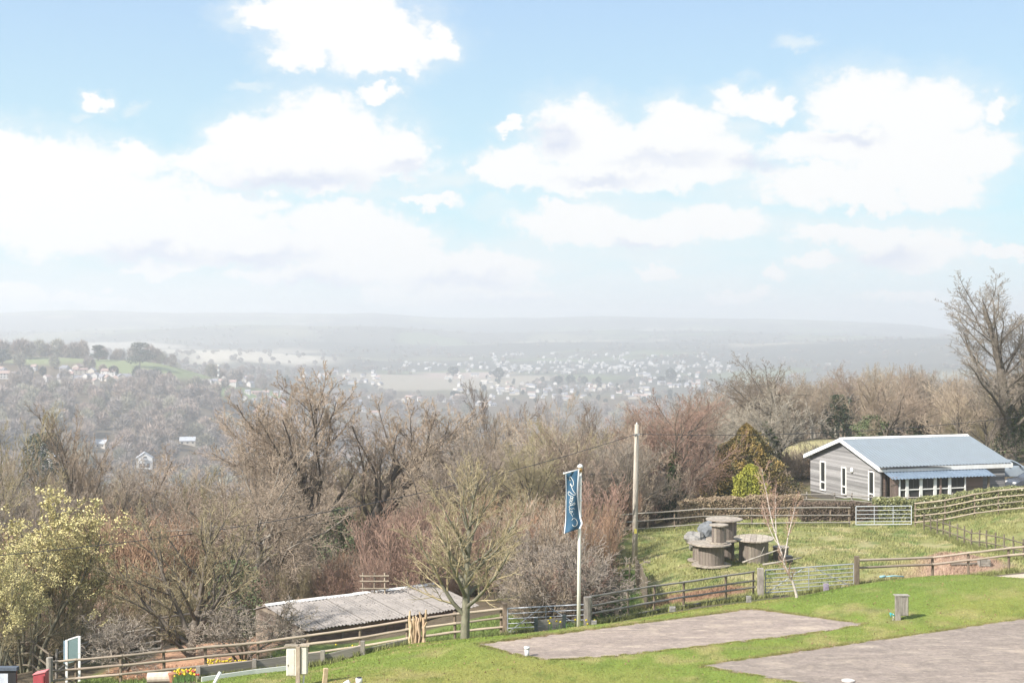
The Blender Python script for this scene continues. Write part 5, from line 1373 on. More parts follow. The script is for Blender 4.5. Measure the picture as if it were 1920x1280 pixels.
b = MB(); b.tube([arm0, arm1], 0.022, 8); b.tube([arm1 + Vector((-0.03, 0, 0)), arm1 + Vector((0.04, 0, -0.01))], 0.035, 8); b.build('banner_arm', white_p, t, True)
for py in (909, 938, 967): 
    c = P(1087.6, py, 50.6) - fb; b = MB(); b.tube([c - Vector((0, 0, 0.02)), c + Vector((0, 0, 0.02))], 0.075, 12); b.build('ring', white_p, t)
# banner: a cloth hung from the arm, edge coordinates in picture points at 50.5 m
fl = thing('banner', 'dark blue vertical banner with flowing white handwriting on the flagpole', 'flag', fb)
Ls = [(0, 1060.2, 888.5), (0.3, 1061, 920), (0.6, 1060.5, 950), (0.8, 1059.8, 975), (1, 1057.2, 1000)]
Rs = [(0, 1085.6, 880.5), (0.2, 1083.8, 905), (0.35, 1083, 925), (0.6, 1085.5, 950), (0.8, 1088.5, 970), (0.92, 1092, 981), (1, 1087, 990.5)]
def edge(E, v):
    return (np.interp(v, [e[0] for e in E], [e[1] for e in E]), np.interp(v, [e[0] for e in E], [e[2] for e in E]))
def banner_pt(u, v, off=0.0):
    lx, ly = edge(Ls, v); rx, ry = edge(Rs, v)
    px = lx + (rx - lx) * u; py = ly + (ry - ly) * u
    dep = 50.42 + 0.07 * math.sin(u * 5.2 + v * 3.0) * (0.3 + v) + 0.05 * math.sin(v * 9 + u * 2) * v + off
    return P(px, py, dep) - fb
nu, nv = 20, 44
V = [banner_pt(i / nu, j / nv) for j in range(nv + 1) for i in range(nu + 1)]
Fq = [(j * (nu + 1) + i, j * (nu + 1) + i + 1, (j + 1) * (nu + 1) + i + 1, (j + 1) * (nu + 1) + i) for j in range(nv) for i in range(nu)]
b = MB(); b.add(V, Fq)
o = b.build('cloth', mat('banner_blue', (0.035,0.10,0.17), (0.022,0.07,0.125), 1.5, rough=0.7), fl, True)
sm = o.modifiers.new('solid', 'SOLIDIFY'); sm.thickness = 0.006
hem = mat('banner_hem', (0.72,0.74,0.76), (0.6,0.62,0.66), 3, rough=0.6)
def strip(path, w, name, m=hem, off=-0.012):
    V = []; Fq = []
    for k, (u, v) in enumerate(path):
        a = path[max(k - 1, 0)]; c = path[min(k + 1, len(path) - 1)]
        du, dv = (c[0] - a[0]) * 0.5, (c[1] - a[1]) * 2.15; l = math.hypot(du, dv) + 1e-9
        nu_, nv_ = -dv / l * w / 0.5, du / l * w / 2.15
        V += [banner_pt(u + nu_, v + nv_, off), banner_pt(u - nu_, v - nv_, off)]
    Fq = [(2 * k, 2 * k + 1, 2 * k + 3, 2 * k + 2) for k in range(len(path) - 1)]
    b = MB(); b.add(V, Fq); o = b.build(name, m, fl); mm = o.modifiers.new('solid', 'SOLIDIFY'); mm.thickness = 0.003
strip([(0.03, v / 30) for v in range(31)], 0.011, 'hem')
strip([(0.975, v / 30) for v in range(31)], 0.022, 'hem')
# handwriting traced as strokes, (x, y) in the enlarged view of the banner, turned into cloth coordinates
def cl(x, y):
    px = 1030 + x / 8.53; py = 860 + y / 8.53
    v = (py - 886) / (997 - 886)
    for _ in range(4):
        lx, ly = edge(Ls, v); rx, ry = edge(Rs, v); u = (px - lx) / (rx - lx); v += (py - (ly + (ry - ly) * u)) / 111
    return (u, v)
def smooth_path(pts, k=6):
    out = []
    P0 = [pts[0]] + pts + [pts[-1]]
    for i in range(1, len(P0) - 2):
        for j in range(k):
            t_ = j / k; p0, p1, p2, p3 = P0[i - 1:i + 3]
            out.append(tuple(0.5 * ((2 * p1[d]) + (-p0[d] + p2[d]) * t_ + (2 * p0[d] - 5 * p1[d] + 4 * p2[d] - p3[d]) * t_ ** 2 + (-p0[d] + 3 * p1[d] - 3 * p2[d] + p3[d]) * t_ ** 3) for d in (0, 1)))
    out.append(pts[-1]); return out
STROKES = [
 ([(335,350),(320,305),(328,280),(350,300),(380,350),(388,400),(372,432),(340,420),(335,392),(350,415),(360,460),(385,515),(412,548),(410,575),(385,572),(345,545),(318,522),(300,535),(310,572),(345,590),(375,600),(378,622),(350,625),(335,605)], 0.0105),
 ([(378,625),(360,640),(335,632),(330,655),(350,668),(375,655),(372,635)], 0.008),
 ([(372,660),(352,680),(330,672),(322,700),(345,705),(368,690)], 0.008),
 ([(345,705),(330,725),(340,742),(380,735),(410,722),(405,700),(378,715),(335,745),(318,765),(330,790)], 0.008),
 ([(330,790),(355,800),(385,790),(410,800)], 0.007),
 ([(330,790),(318,815),(335,835),(365,830),(372,845),(345,860),(320,850)], 0.008),
 ([(345,860),(350,885),(365,905),(372,925)], 0.007), ([(385,880),(395,872)], 0.007),
 ([(360,980),(375,955),(400,948),(430,970),(447,1010),(440,1055),(415,1078),(385,1072),(368,1048)], 0.009),
]
for pts, w in STROKES:
    strip(smooth_path([cl(*q) for q in pts]), w * 0.72, 'lettering', white_p, -0.02)

# ------------------------------------------------------------------ small things on and round the lawn
def at_g(px, Y): return gp(px, Y)
t = thing('hookup_post', 'white double hook up cabinet on a timber post on the near lawn', 'hook-up post', P(560, 1276, 43.8))
cream = mat('cream_cabinet', (0.66,0.62,0.55), (0.52,0.47,0.40), 3, rough=0.5, spots=(5, (0.30,0.25,0.18), 0.63))
b = MB(); b.box((0.0, -0.12, 0.50), (0.13, 0.09, 1.2)); b.build('post', rail_m, t, bevel=0.008)
b = MB(); b.box((-0.20, 0, 0.62), (0.34, 0.24, 0.90)); o = b.build('cabinet', cream, t, bevel=0.03)
b = MB(); b.box((-0.23, -0.125, 0.62), (0.22, 0.012, 0.80)); b.build('door', cream, o, bevel=0.004)
b = MB(); b.box((-0.31, -0.135, 0.52), (0.02, 0.02, 0.05)); b.build('lock', blk, o)
b = MB(); b.box((0.17, 0, 0.66), (0.22, 0.22, 0.88)); b.build('cabinet', cream, t, bevel=0.03)
b = MB(); b.box((-0.22, 0, 1.10), (0.42, 0.30, 0.04)); b.build('lid', rail_m, t)
b = MB(); b.box((0.2, 0, 1.12), (0.28, 0.28, 0.04)); b.build('lid', rail_m, t)
b = MB(); b.tube([(0.17, 0, 0.25), (0.13, 0, -0.2)], 0.03, 8); b.build('pipe', white_p, t)
b = MB(); b.box((-0.03, 0.02, 0.0), (0.12, 0.1, 0.5)); b.build('stake', rail_m, t)

t = thing('service_box', 'weathered wooden service box on a post beside the rear pitch corner', 'service box', P(1683, 1167, 51.2))
b = MB(); b.box((-0.02, -0.1, 0.44), (0.20, 0.09, 1.12)); b.build('post', post_grey, t, bevel=0.006)
b = MB(); b.box((0.20, 0.02, 0.63), (0.34, 0.26, 0.72)); b.build('box', rail_grey, t, bevel=0.01)
for x in (0.10, 0.20, 0.30): 
    b = MB(); b.box((x, -0.12, 0.63), (0.09, 0.02, 0.66)); b.build('board', rail_grey, t)
b = MB(); b.box((0.14, 0.0, 1.01), (0.52, 0.32, 0.03)); b.build('lid', rail_grey, t)
b = MB(); b.tube([(-0.19, -0.05, 0.0), (-0.16, -0.05, 0.35)], 0.012, 6); b.build('pipe', white_p, t)
b = MB(); b.tube([Vector((-0.14 - 0.17 * math.sin(a), -0.1, 0.02 + 0.36 * math.sin(a * 0.5 + 0.8) * (1 if a < 1.6 else math.cos((a - 1.6) * 1.1)))) for a in [i * 0.3 for i in range(9)]], 0.022, 8)
o = b.build('water_hose', mat('turquoise_hose', (0.06,0.42,0.46), (0.05,0.36,0.40), 3, rough=0.4), None, True); o.location = P(1683, 1167, 51.2); tag(o, 'turquoise hose looping out of the grass beside the service box', 'hose')

t = thing('pipe_stub', 'short pale capped pipe standing on the front corner of the pitch', 'pipe', P(988, 1229, 45.9))
b = MB(); b.tube([(0, 0, -0.1), (0, 0, 0.24)], 0.075, 16); b.build('pipe', mat('grey_plastic', (0.60,0.59,0.57)), t, True)
b = MB(); b.tube([(0, 0, 0.24), (0, 0, 0.30)], 0.095, 16); b.build('cap', white_p, t, True)
t = thing('pipe_stub', 'low white pipe cap with a dark opening on the lawn', 'pipe', P(673, 1276, 43.3))
b = MB(); b.tube([(0, 0, -0.1), (0, 0, 0.09)], 0.10, 16); b.build('pipe', white_p, t, True)
b = MB(); b.tube([(0, 0, 0.085), (0, 0, 0.12)], 0.07, 12); b.build('opening', blk, t, True)
t = thing('manhole_cover', 'pale round cover let into the tarmac at the bottom edge', 'cover', flat(1590, 1276, -10.775) + (-10.775,))
b = MB(); b.tube([(0, 0, 0), (0, 0, 0.03)], 0.20, 24); b.build('cover', mat('pale_concrete', (0.55,0.50,0.46)), t)
b = MB(); b.tube([(0, 0, 0.03), (0, 0, 0.037)], 0.12, 20); b.build('plate', white_p, t)

b = MB(); b.box((0, 0, 0.2), (0.14, 0.12, 0.7)); o = b.build('timber_stake', mat('fresh_timber', (0.50,0.38,0.24), (0.36,0.26,0.16), 5), None, bevel=0.01); o.location = P(608, 1286, 42.6); o.rotation_euler = (0, 0.1, 0.3); tag(o, 'fresh timber stake leaning on the lawn at the bottom edge', 'stake')
b = MB(); b.tube([(0, 0, 0), (0.26, 0.05, 0.5)], 0.055, 10); o = b.build('broken_pipe', white_p, None, True); o.location = P(397, 1290, 44.2); tag(o, 'slanting pale broken pipe at the bottom edge', 'pipe')
b = MB(); b.box((0, 0, 0.0), (0.2, 0.1, 0.25)); o = b.build('white_marker', white_p, None, bevel=0.02); o.location = P(652, 1283, 42.8); o.rotation_euler = (0, -0.5, 0.2); tag(o, 'small white marker tilted in the grass beside the stake', 'marker')
# numbered pegs and blocks by the fence
for (px, py, Y, w, h, lab, m) in ((1114, 1178, 52, 0.20, 0.30, 'small pale marker block beside the thick post by the flagpole', stone), (1404, 1129, 56.5, 0.2, 0.26, 'small grey block on the grass left of the thick gatepost', stone),
        (1549, 1108, 61, 0.22, 0.34, 'small purplish block behind the bars of the lawn gate', mat('purple_block', (0.28,0.24,0.30))), (1261, 1146, 56, 0.24, 0.2, 'small pale stone at the foot of the climbing fence', stone)):
    b = MB(); b.box((0, 0, h / 2), (w, w * 0.7, h)); b.box((0, -w * 0.36, h * 0.62), (w * 0.7, 0.02, h * 0.3)); o = b.build('marker_block', m, None, bevel=0.012); o.location = P(px, py, Y); tag(o, lab, 'block')
# hose and planks on the soil heap
b = MB(); b.tube([(0, 0, 0.06), (0.4, 0.05, 0.09), (0.85, 0.1, 0.05)], 0.03, 8); b.tube([(-0.25, 0, 0.04), (0, 0, 0.08)], 0.06, 6)
o = b.build('hose_end', mat('blue_hose', (0.25,0.45,0.50)), None, True); o.location = P(1660, 1083, 62.8); tag(o, 'pale blue hose end lying in the grass below the soil heap', 'hose')
b = MB(); b.tube([(0, 0, 0), (1.6, 0, 0.02)], 0.07, 8); o = b.build('log', bark, None, True); o.location = gp(1783, 66.6, 0.08); tag(o, 'brown log lying at the foot of the soil heap', 'log')
t = thing('crate', 'small pale crate at the right foot of the soil heap', 'crate', gp(1845, 66.4, 0.0))
for i in range(3):
    b = MB(); b.box((0, -0.18, 0.06 + 0.1 * i), (0.5, 0.02, 0.08)); b.build('slat', rail_grey, t)
    b = MB(); b.box((0, 0.18, 0.06 + 0.1 * i), (0.5, 0.02, 0.08)); b.build('slat', rail_grey, t)
for x in (-0.24, 0.24):
    b = MB(); b.box((x, 0, 0.16), (0.03, 0.38, 0.32)); b.build('end_board', rail_grey, t)

# split stump sculpture
t = thing('split_stump', 'cluster of pale split upright logs beside the long fence', 'stump', gp(783, 54.4))
r_ = random.Random(8); lm = mat('split_wood', (0.56,0.42,0.27), (0.30,0.21,0.13), 6, bump=0.5, vary=0.2, stretch=(2,2,0.4))
for i in range(13):
    x = r_.uniform(-0.26, 0.26); y = r_.uniform(-0.12, 0.12); h = r_.uniform(1.0, 1.45)
    b = MB(); n = 5; b.tube([(x + r_.gauss(0, 0.025) + (x * 0.25) * k / n, y, h * k / n - 0.1) for k in range(n + 1)], [r_.uniform(0.035, 0.075) for _ in range(n)] + [0.03], 6); b.build('split_log', lm, t)

# flowers
def daffs(label, px, Y, n, w, seed, colf=(0.80,0.62,0.05)):
    g = gp(px, Y); t = thing('daffodil_clump', label, 'daffodils', g); rr = np.random.default_rng(seed)
    V = []; Fq = []
    for i in range(n * 5):
        x, y = rr.uniform(-w, w), rr.uniform(-0.25, 0.25); h = rr.uniform(0.2, 0.38); lx, ly = rr.normal(0, 0.06, 2); k = len(V)
        V += [(x - 0.012, y, 0), (x + 0.012, y, 0), (x + lx, y + ly, h)]; Fq.append((k, k + 1, k + 2))
    b = MB(); b.add(V, Fq); b.build('leaves', mat('daffodil_leaf', (0.10,0.19,0.05)), t)
    b = MB()
    for i in range(n):
        c = Vector((rr.uniform(-w, w), rr.uniform(-0.3, 0.1), rr.uniform(0.25, 0.45)))
        b.add([c + Vector(v) * 0.055 for v in ((1, 0, 0), (0, -0.6, 1), (-1, 0, 0), (0, 0.3, -1), (0, -0.9, 0))], [(0, 1, 4), (1, 2, 4), (2, 3, 4), (3, 0, 4), (3, 2, 1, 0)])
    b.build('flowers', mat('daffodil_yellow' if colf[0] > 0.7 and colf[1] > 0.5 else 'flower_red', colf), t)
daffs('bright yellow daffodil clump beside the edging post', 350, 49.5, 40, 0.45, 1)
daffs('yellow daffodils along the red track behind the fence', 425, 57, 45, 0.8, 2)
daffs('few yellow daffodils by the shed wall', 652, 57.2, 9, 0.7, 3)
daffs('pale daffodils at the corner post near the red box', 100, 52, 26, 0.8, 4)
daffs('few yellow daffodils below the steel gate by the flagpole', 1072, 53.2, 12, 0.9, 5)
daffs('small red flowers at the foot of the daffodil clump', 352, 48.8, 6, 0.5, 6, (0.65,0.10,0.06))
# pale cut log and terracotta pot
b = MB(); b.tube([(-0.42, 0, 0.2), (0.42, 0.05, 0.22)], [0.2, 0.21], 16); b.tube([(0.42, 0.05, 0.22), (0.44, 0.05, 0.22)], [0.16, 0.15], 12); o = b.build('cut_log', mat('cut_log_face', (0.58,0.50,0.40), (0.42,0.35,0.27), 5), None); o.location = gp(299, 50.3); tag(o, 'pale thick cut log lying left of the daffodil clump', 'log')
b = MB(); b.tube([(0, 0, 0), (0, 0, 0.26), (0, 0, 0.28), (0, 0, 0.33)], [0.12, 0.17, 0.19, 0.19], 16); o = b.build('terracotta_pot', mat('terracotta', (0.42,0.19,0.11)), None); o.location = gp(325, 50.2); tag(o, 'terracotta pot between the cut log and the daffodils', 'pot')
# board sign with white posts
t = thing('sign_board', 'grey green sign board seen from behind between two white posts', 'sign', gp(136, 56))
z0 = gp(136, 56).z
for px, ptop in ((125, 1199), (149, 1192)):
    q = P(px, ptop, 56); g = gp(px, 56); b = MB(); b.box(((q.x - gp(136, 56).x), 0, (q.z - z0) / 2 - 0.1), (0.09, 0.07, q.z - z0 + 0.2)); b.build('post', white_p, t)
ql, qr = P(127, 1200, 56), P(147, 1193.5, 56); gx = gp(136, 56).x
b = MB(); b.prism([(ql.x - gx, ql.z - z0), (qr.x - gx, qr.z - z0), (qr.x - gx, P(0, 1237, 56).z - z0), (ql.x - gx, P(0, 1243, 56).z - z0)], -0.01, 0.03, 'y'); b.build('panel', mat('board_green', (0.17,0.24,0.23), (0.14,0.20,0.20), 2), t)
b = MB(); b.box((P(121.5, 0, 56).x - gx, 0.03, (P(0, 1222, 56).z - z0)), (0.12, 0.03, 0.9)); b.build('side_panel', mat('board_blue', (0.22,0.30,0.36)), t)
b = MB(); b.prism([(ql.x - gx, ql.z - z0 + 0.05), (qr.x - gx, qr.z - z0 + 0.05), (qr.x - gx, qr.z - z0), (ql.x - gx, ql.z - z0)], -0.02, 0.04, 'y'); b.build('top_trim', white_p, t)
# notice board and red box cut by the lower edge
t = thing('notice_board', 'black framed notice board with a white sheet at the lower left corner', 'notice board', P(-22, 1330, 49))
nz_ = P(-22, 1330, 49).z
def nb(px0, px1, py0, py1, d0, d1, name, m, par=None):
    a, c = P(px0, py0, 49), P(px1, py1, 49); o_ = P(-22, 1330, 49)
    b = MB(); b.box(((a.x + c.x) / 2 - o_.x, (d0 + d1) / 2, (a.z + c.z) / 2 - o_.z), (c.x - a.x, d1 - d0, a.z - c.z)); return b.build(name, m, par or t)
nb(-70, 30, 1256, 1305, 0, 0.12, 'frame', blk); nb(-72, 32, 1250, 1256, -0.06, 0.2, 'hood', mat('board_cap', (0.10,0.12,0.15)))
nb(-60, 15, 1262, 1300, -0.012, 0, 'sheet', mat('paper', (0.62,0.66,0.72))); nb(-55, -48, 1305, 1335, 0.02, 0.1, 'leg', blk); nb(8, 15, 1305, 1335, 0.02, 0.1, 'leg', blk)
t = thing('red_box', 'small red grit box with a sloping lid at the lower left', 'box', P(77, 1300, 50.5))
rb = mat('red_paint', (0.42,0.08,0.09), (0.36,0.07,0.08), 4, rough=0.45)
b = MB(); b.prism([(-0.22, 0), (0.22, 0), (0.22, 0.80), (-0.22, 0.70)], -0.2, 0.2, 'y'); b.build('body', rb, t, bevel=0.01)
b = MB(); b.prism([(-0.24, 0.705), (0.24, 0.815), (0.24, 0.86), (-0.24, 0.75)], -0.22, 0.22, 'y'); b.build('lid', mat('pale_red', (0.60,0.22,0.22)), t, bevel=0.008)
b = MB(); b.box((0.16, -0.215, 0.35), (0.05, 0.03, 0.7)); b.build('strap', mat('dark_red', (0.25,0.04,0.04)), t)
# grassy litter: stacked timber behind the shed
t = thing('timber_stand', 'small brown timber frame standing behind the middle of the shed', 'frame', gp(702, 67.2))
g = gp(702, 67.2)
for dx in (-0.55, 0.0, 0.5): bar('post', g + Vector((dx, 0, 0)), g + Vector((dx, 0, 2.5)), 0.04, rail_m, t)
for z in (1.75, 2.1, 2.35): bar('rail', g + Vector((-0.7, -0.05, z)), g + Vector((0.7, -0.05, z)), 0.035, rail_m, t)

# ------------------------------------------------------------------ hedges
def hedge(label, pts, h, w, mleaf, mcore, n, size, seed):
    G0 = [gp(*q) for q in pts]; t = thing('clipped_hedge', label, 'hedge', G0[0]); rr = np.random.default_rng(seed)
    core = MB(); C_ = []
    L_ = [(G0[i + 1] - G0[i]).length for i in range(len(G0) - 1)]; tot = sum(L_)
    for i in range(len(G0) - 1):
        a, b_ = G0[i] - G0[0], G0[i + 1] - G0[0]; d = (b_ - a); dn = Vector((d.x, d.y, 0)).normalized(); nn = Vector((-dn.y, dn.x, 0))
        k = int(n * L_[i] / tot)
        s = rr.random(k)
        side = rr.random(k)
        z = np.where(side < 0.65, rr.random(k) * h, h + rr.normal(0, 0.035, k)); y = np.where(side < 0.65, -w / 2 + rr.normal(0, 0.045, k), rr.uniform(-w / 2, w / 2, k))
        bump_ = 0.10 * np.sin(s * L_[i] * 1.7) + 0.05 * np.sin(s * L_[i] * 5.1)
        z = z * (1 + bump_ * 0.5)
        C_.append(np.array(a)[None] + s[:, None] * np.array(d)[None] + y[:, None] * np.array(nn)[None] + np.stack([0 * z, 0 * z, z], 1))
        hh = h - 0.1; ww = w - 0.16
        q = [a - nn * ww / 2, a + nn * ww / 2, b_ + nn * ww / 2, b_ - nn * ww / 2]
        core.add([v + Vector((0, 0, -0.2)) for v in q] + [v + Vector((0, 0, hh)) for v in q], [(3, 2, 1, 0), (4, 5, 6, 7), (0, 1, 5, 4), (1, 2, 6, 5), (2, 3, 7, 6), (3, 0, 4, 7)])
    core.build('inner_twigs', mcore, t)
    V, Fq = leaf_quads(np.concatenate(C_), size, rr, 1.5); link('foliage', mesh_np('foliage', V, [Fq]), t, mleaf)
core_b = mat('hedge_core', (0.10,0.08,0.06), (0.05,0.04,0.03), 8)
hedge('brown leafed beech hedge behind the far paddock fence', [(1272, 88), (1330, 88.2), (1400, 88.4), (1502, 88.6)], 1.35, 1.0, mat('beech_brown', (0.40,0.31,0.20), (0.19,0.13,0.09), 3, vary=0.1), core_b, 26000, 0.035, 1)
hedge('dark twiggy hedge between the beech hedge and the far gate', [(1500, 87.5), (1560, 87.6), (1640, 87.8)], 1.0, 0.9, mat('dark_twig_hedge', (0.20,0.15,0.11), (0.09,0.065,0.05), 3), core_b, 13000, 0.035, 2)
hedge('glossy yellow green laurel hedge behind the four rail fence on the right', [(1636, 88), (1720, 87.2), (1790, 86.6), (1850, 86.3), (1925, 86), (2000, 86)], 1.2, 1.1, mat('laurel_leaf', (0.33,0.32,0.14), (0.06,0.08,0.03), 4.5, rough=0.45, spec=0.5), core_b, 26000, 0.045, 3)

# ------------------------------------------------------------------ far houses
wall_w = mat('render_white', (0.56,0.54,0.52), (0.42,0.405,0.39), 0.6, vary=0.06)
wall_c = mat('render_cream', (0.52,0.475,0.41), (0.42,0.38,0.33), 0.6, vary=0.1)
wall_r = mat('brick_red', (0.52,0.36,0.31), (0.44,0.30,0.26), 0.6, vary=0.1)
roof_g = mat('slate_roof', (0.24,0.24,0.26), (0.18,0.18,0.20), 0.6, vary=0.15)
roof_r = mat('tile_roof', (0.33,0.24,0.21), (0.25,0.18,0.16), 0.6, vary=0.15)
win_d = mat('far_window', (0.06,0.065,0.075), None, 1, rough=0.2)
def house_proto(w, d, h, rise):
    b = MB(); b.prism([(-d / 2, -3), (d / 2, -3), (d / 2, h), (0, h + rise), (-d / 2, h)], -w / 2, w / 2, 'x'); wall = b.mesh('house_wall')
    b = MB()
    for s in (-1, 1):
        b.prism([(s * (d / 2 + 0.4), h - 0.25), (0, h + rise + 0.12), (0, h + rise + 0.32), (s * (d / 2 + 0.4), h - 0.02)], -w / 2 - 0.3, w / 2 + 0.3, 'x')
    roof = b.mesh('house_roof')
    b = MB(); b.box((w * 0.3, 0, h + rise + 0.5), (0.7, 0.9, 1.4)); ch = b.mesh('house_chimney')
    b = MB(); b.box((0, 0, 0), (1.3, 0.08, 1.2)); wn = b.mesh('house_window')
    pos = [(x, -d / 2 - 0.05, z) for x in np.linspace(-w * 0.34, w * 0.34, 3 if w > 8 else 2) for z in ([1.5, 4.1] if h > 4 else [1.5])]
    return dict(wall=wall, roof=roof, ch=ch, wn=wn, pos=pos)
HP = [house_proto(9, 7, 5.2, 2.4), house_proto(12, 7.5, 3.0, 2.6), house_proto(7, 8, 5.4, 2.6), house_proto(16, 7, 5.2, 2.2)]
def house(kind, g, rz, wm, rm, label, group, parts=True, s=1.0, name='far_house', cat_='house', dz=0.0):
    h = HP[kind]; t = thing(name, label, cat_, (g.x, g.y, g.z + dz), rz, group, s)
    link('wall', h['wall'], t, wm); r = link('roof', h['roof'], t, rm)
    if parts:
        link('chimney', h['ch'], r, mat('far_chimney', (0.35,0.25,0.21)))
        for p in h['pos']: link('window', h['wn'], t, win_d, Matrix.Translation(p))
    return t
rh = random.Random(77)
def village(n, pxr, pyr, label, group, parts, wms, rms, s=(0.6, 0.85), ymin=900, kinds=(0, 1, 2, 3), line=None, dz=0.0):
    k = 0
    for _ in range(n * 3):
        if k >= n: break
        px = rh.uniform(*pxr)
        py = rh.uniform(*pyr) if line is None else line(px) + rh.uniform(*pyr)
        g = hit(px, py, ymin)
        if g is None: continue
        house(rh.choice(kinds), g, rh.uniform(-0.5, 0.5) + rh.choice((0, 0, 1.57)), rh.choice(wms), rh.choice(rms), label, group, parts, rh.uniform(*s) * 0.85, dz=dz)
        k += 1
W3 = [wall_w, wall_w, wall_w, wall_c]; R3 = [roof_g, roof_g, roof_r]
village(30, (-30, 240), (-6, 8), 'one of the white houses of the hillside village at the left', 'white houses of the hillside village', True, W3, R3, ymin=1000, line=lambda x: np.interp(x, [0, 100, 240], [708, 712, 722]), s=(0.7, 1.0))
village(9, (60, 235), (-14, -6), 'one of the upper houses of the hillside village below the green field', 'upper houses of the hillside village', True, W3, R3, ymin=1000, line=lambda x: np.interp(x, [0, 100, 240], [706, 708, 718]), s=(0.7, 1.0))
village(12, (395, 470), (712, 728), 'one of the white houses right of the wooded ridge end', 'houses right of the ridge end', False, W3, R3, ymin=1200, s=(0.7, 1))
village(34, (455, 600), (742, 775), 'one of the red and white houses glimpsed through the leaning tree', 'houses glimpsed left of the leaning tree', True, [wall_w, wall_w, wall_r], [roof_r, roof_g, roof_r], ymin=1200)
village(24, (560, 720), (700, 722), 'one of the pale houses in the valley behind the leaning tree top', 'pale houses behind the leaning tree top', False, W3, R3, ymin=1500)
village(30, (600, 860), (745, 785), 'one of the white houses seen through the crown of the leaning tree', 'houses behind the leaning tree crown', True, W3, R3, ymin=1500)
village(36, (830, 960), (700, 765), 'one of the white town houses around the dark open tree', 'town houses around the dark open tree', True, [wall_w], [roof_g, roof_g, wall_c], ymin=1500)
village(70, (940, 1240), (722, 752), 'one of the white houses in the near rows of the valley town', 'near rows of the valley town', False, [wall_w, wall_w, wall_c], [roof_g, roof_r, roof_g], ymin=1600)
village(34, (1180, 1340), (700, 742), 'one of the white houses at the right end of the valley town', 'right end of the valley town', False, W3, R3, ymin=1600)
village(20, (200, 460), (752, 830), 'one of the scattered pale roofs deep in the left woods', 'scattered roofs in the left woods', False, [wall_c], R3, ymin=420, s=(0.5, 0.7), kinds=(0, 2), dz=1.0) if False else None
# the farthest rows, too small to pick apart: one mass
Vs = []; Fs = []; nb_ = 0
for i in range(240):
    px = rh.gauss(1080, 150) if i % 3 else rh.uniform(760, 1400); py = rh.uniform(682, 702) if i % 4 else rh.uniform(666, 684)
    g = hit(px, py, 2600)
    if g is None: continue
    a = rh.uniform(0, 3); w, d, h = rh.uniform(4, 9), rh.uniform(3, 5), rh.uniform(1.8, 3.2); ca, sa = math.cos(a), math.sin(a)
    pts = [(-w / 2, -d / 2, -3), (w / 2, -d / 2, -3), (w / 2, d / 2, -3), (-w / 2, d / 2, -3), (-w / 2, -d / 2, h), (w / 2, -d / 2, h), (w / 2, d / 2, h), (-w / 2, d / 2, h), (-w / 2, 0, h + 1.6), (w / 2, 0, h + 1.6)]
    Vs += [(g.x + x * ca - y * sa, g.y + x * sa + y * ca, g.z + z) for x, y, z in pts]
    Fs += [tuple(nb_ + j for j in f) for f in ((0, 1, 5, 4), (1, 2, 6, 9, 5), (2, 3, 7, 6), (3, 0, 4, 8, 7), (4, 5, 9, 8), (6, 7, 8, 9))]; nb_ += 10
me = bpy.data.meshes.new('distant_town'); me.from_pydata(Vs, [], Fs)
tag(link('distant_town', me, None, mat('town_pale', (0.42,0.41,0.40), (0.20,0.195,0.19), 0.02)), 'hazy mass of tiny white houses across the far valley floor', 'town', kind='stuff')
# nearer single houses among the left trees, standing on the valley side
CLEAR = []
g = hit(271, 880, 300); CLEAR.append((g.x, g.y, 12)); hs_ = g.y / 700 * 0.95
t = thing('gabled_house', 'white gabled house with a balcony window among the left trees', 'house', (g.x, g.y, g.z), 0.25, None, hs_)
h_ = HP[2]
link('wall', h_['wall'], t, mat('gable_white', (0.80,0.80,0.79))).rotation_euler = (0, 0, math.radians(90)); link('roof', h_['roof'], t, mat('pale_slate', (0.42,0.44,0.47))).rotation_euler = (0, 0, math.radians(90))
for (x, z, w, h) in ((0.2, 5.4, 1.8, 1.6), (-2.0, 1.6, 1.6, 2.2), (1.8, 1.6, 1.6, 2.2), (-0.2, 1.6, 1.2, 2.2)):
    b = MB(); b.box((x, -3.56, z), (w, 0.1, h)); b.build('window', win_d, t)
b = MB(); b.box((0.2, -4.0, 4.5), (3.2, 0.8, 0.15)); b.box((0.2, -4.35, 5.0), (3.2, 0.06, 0.9)); b.build('balcony', mat('grey_balcony', (0.45,0.46,0.48)), t)
for (px, py, k, s, lab) in ((188, 846, 1, 0.8, 'pale roofed house left of the white gabled house'), (100, 868, 0, 0.7, 'pale house half hidden beside the round dark evergreen'), (352, 838, 1, 0.8, 'long pale house glimpsed right of the gabled house'), (590, 870, 2, 0.9, 'pinkish house glimpsed left of the leaning trunks'), (610, 905, 0, 0.8, 'pale cottage glimpsed behind the trunks of the leaning tree')):
    g = hit(px, py, 300)
    if g is None: continue
    CLEAR.append((g.x, g.y, 10))
    house(k, g, rh.uniform(-0.4, 0.4), wall_c if 'pink' not in lab else wall_r, mat('pale_slate', (0.42,0.44,0.47)), lab, None, True, s, name='cottage')
def blocks(x, y):
    """would a tree at (x, y) stand in the way of the view of one of those houses from the hill"""
    for (hx, hy, r_) in CLEAR:
        if hy - 110 < y < hy + 10 and abs(x - hx * y / hy) < r_ * 0.75 * y / hy: return True
    return False

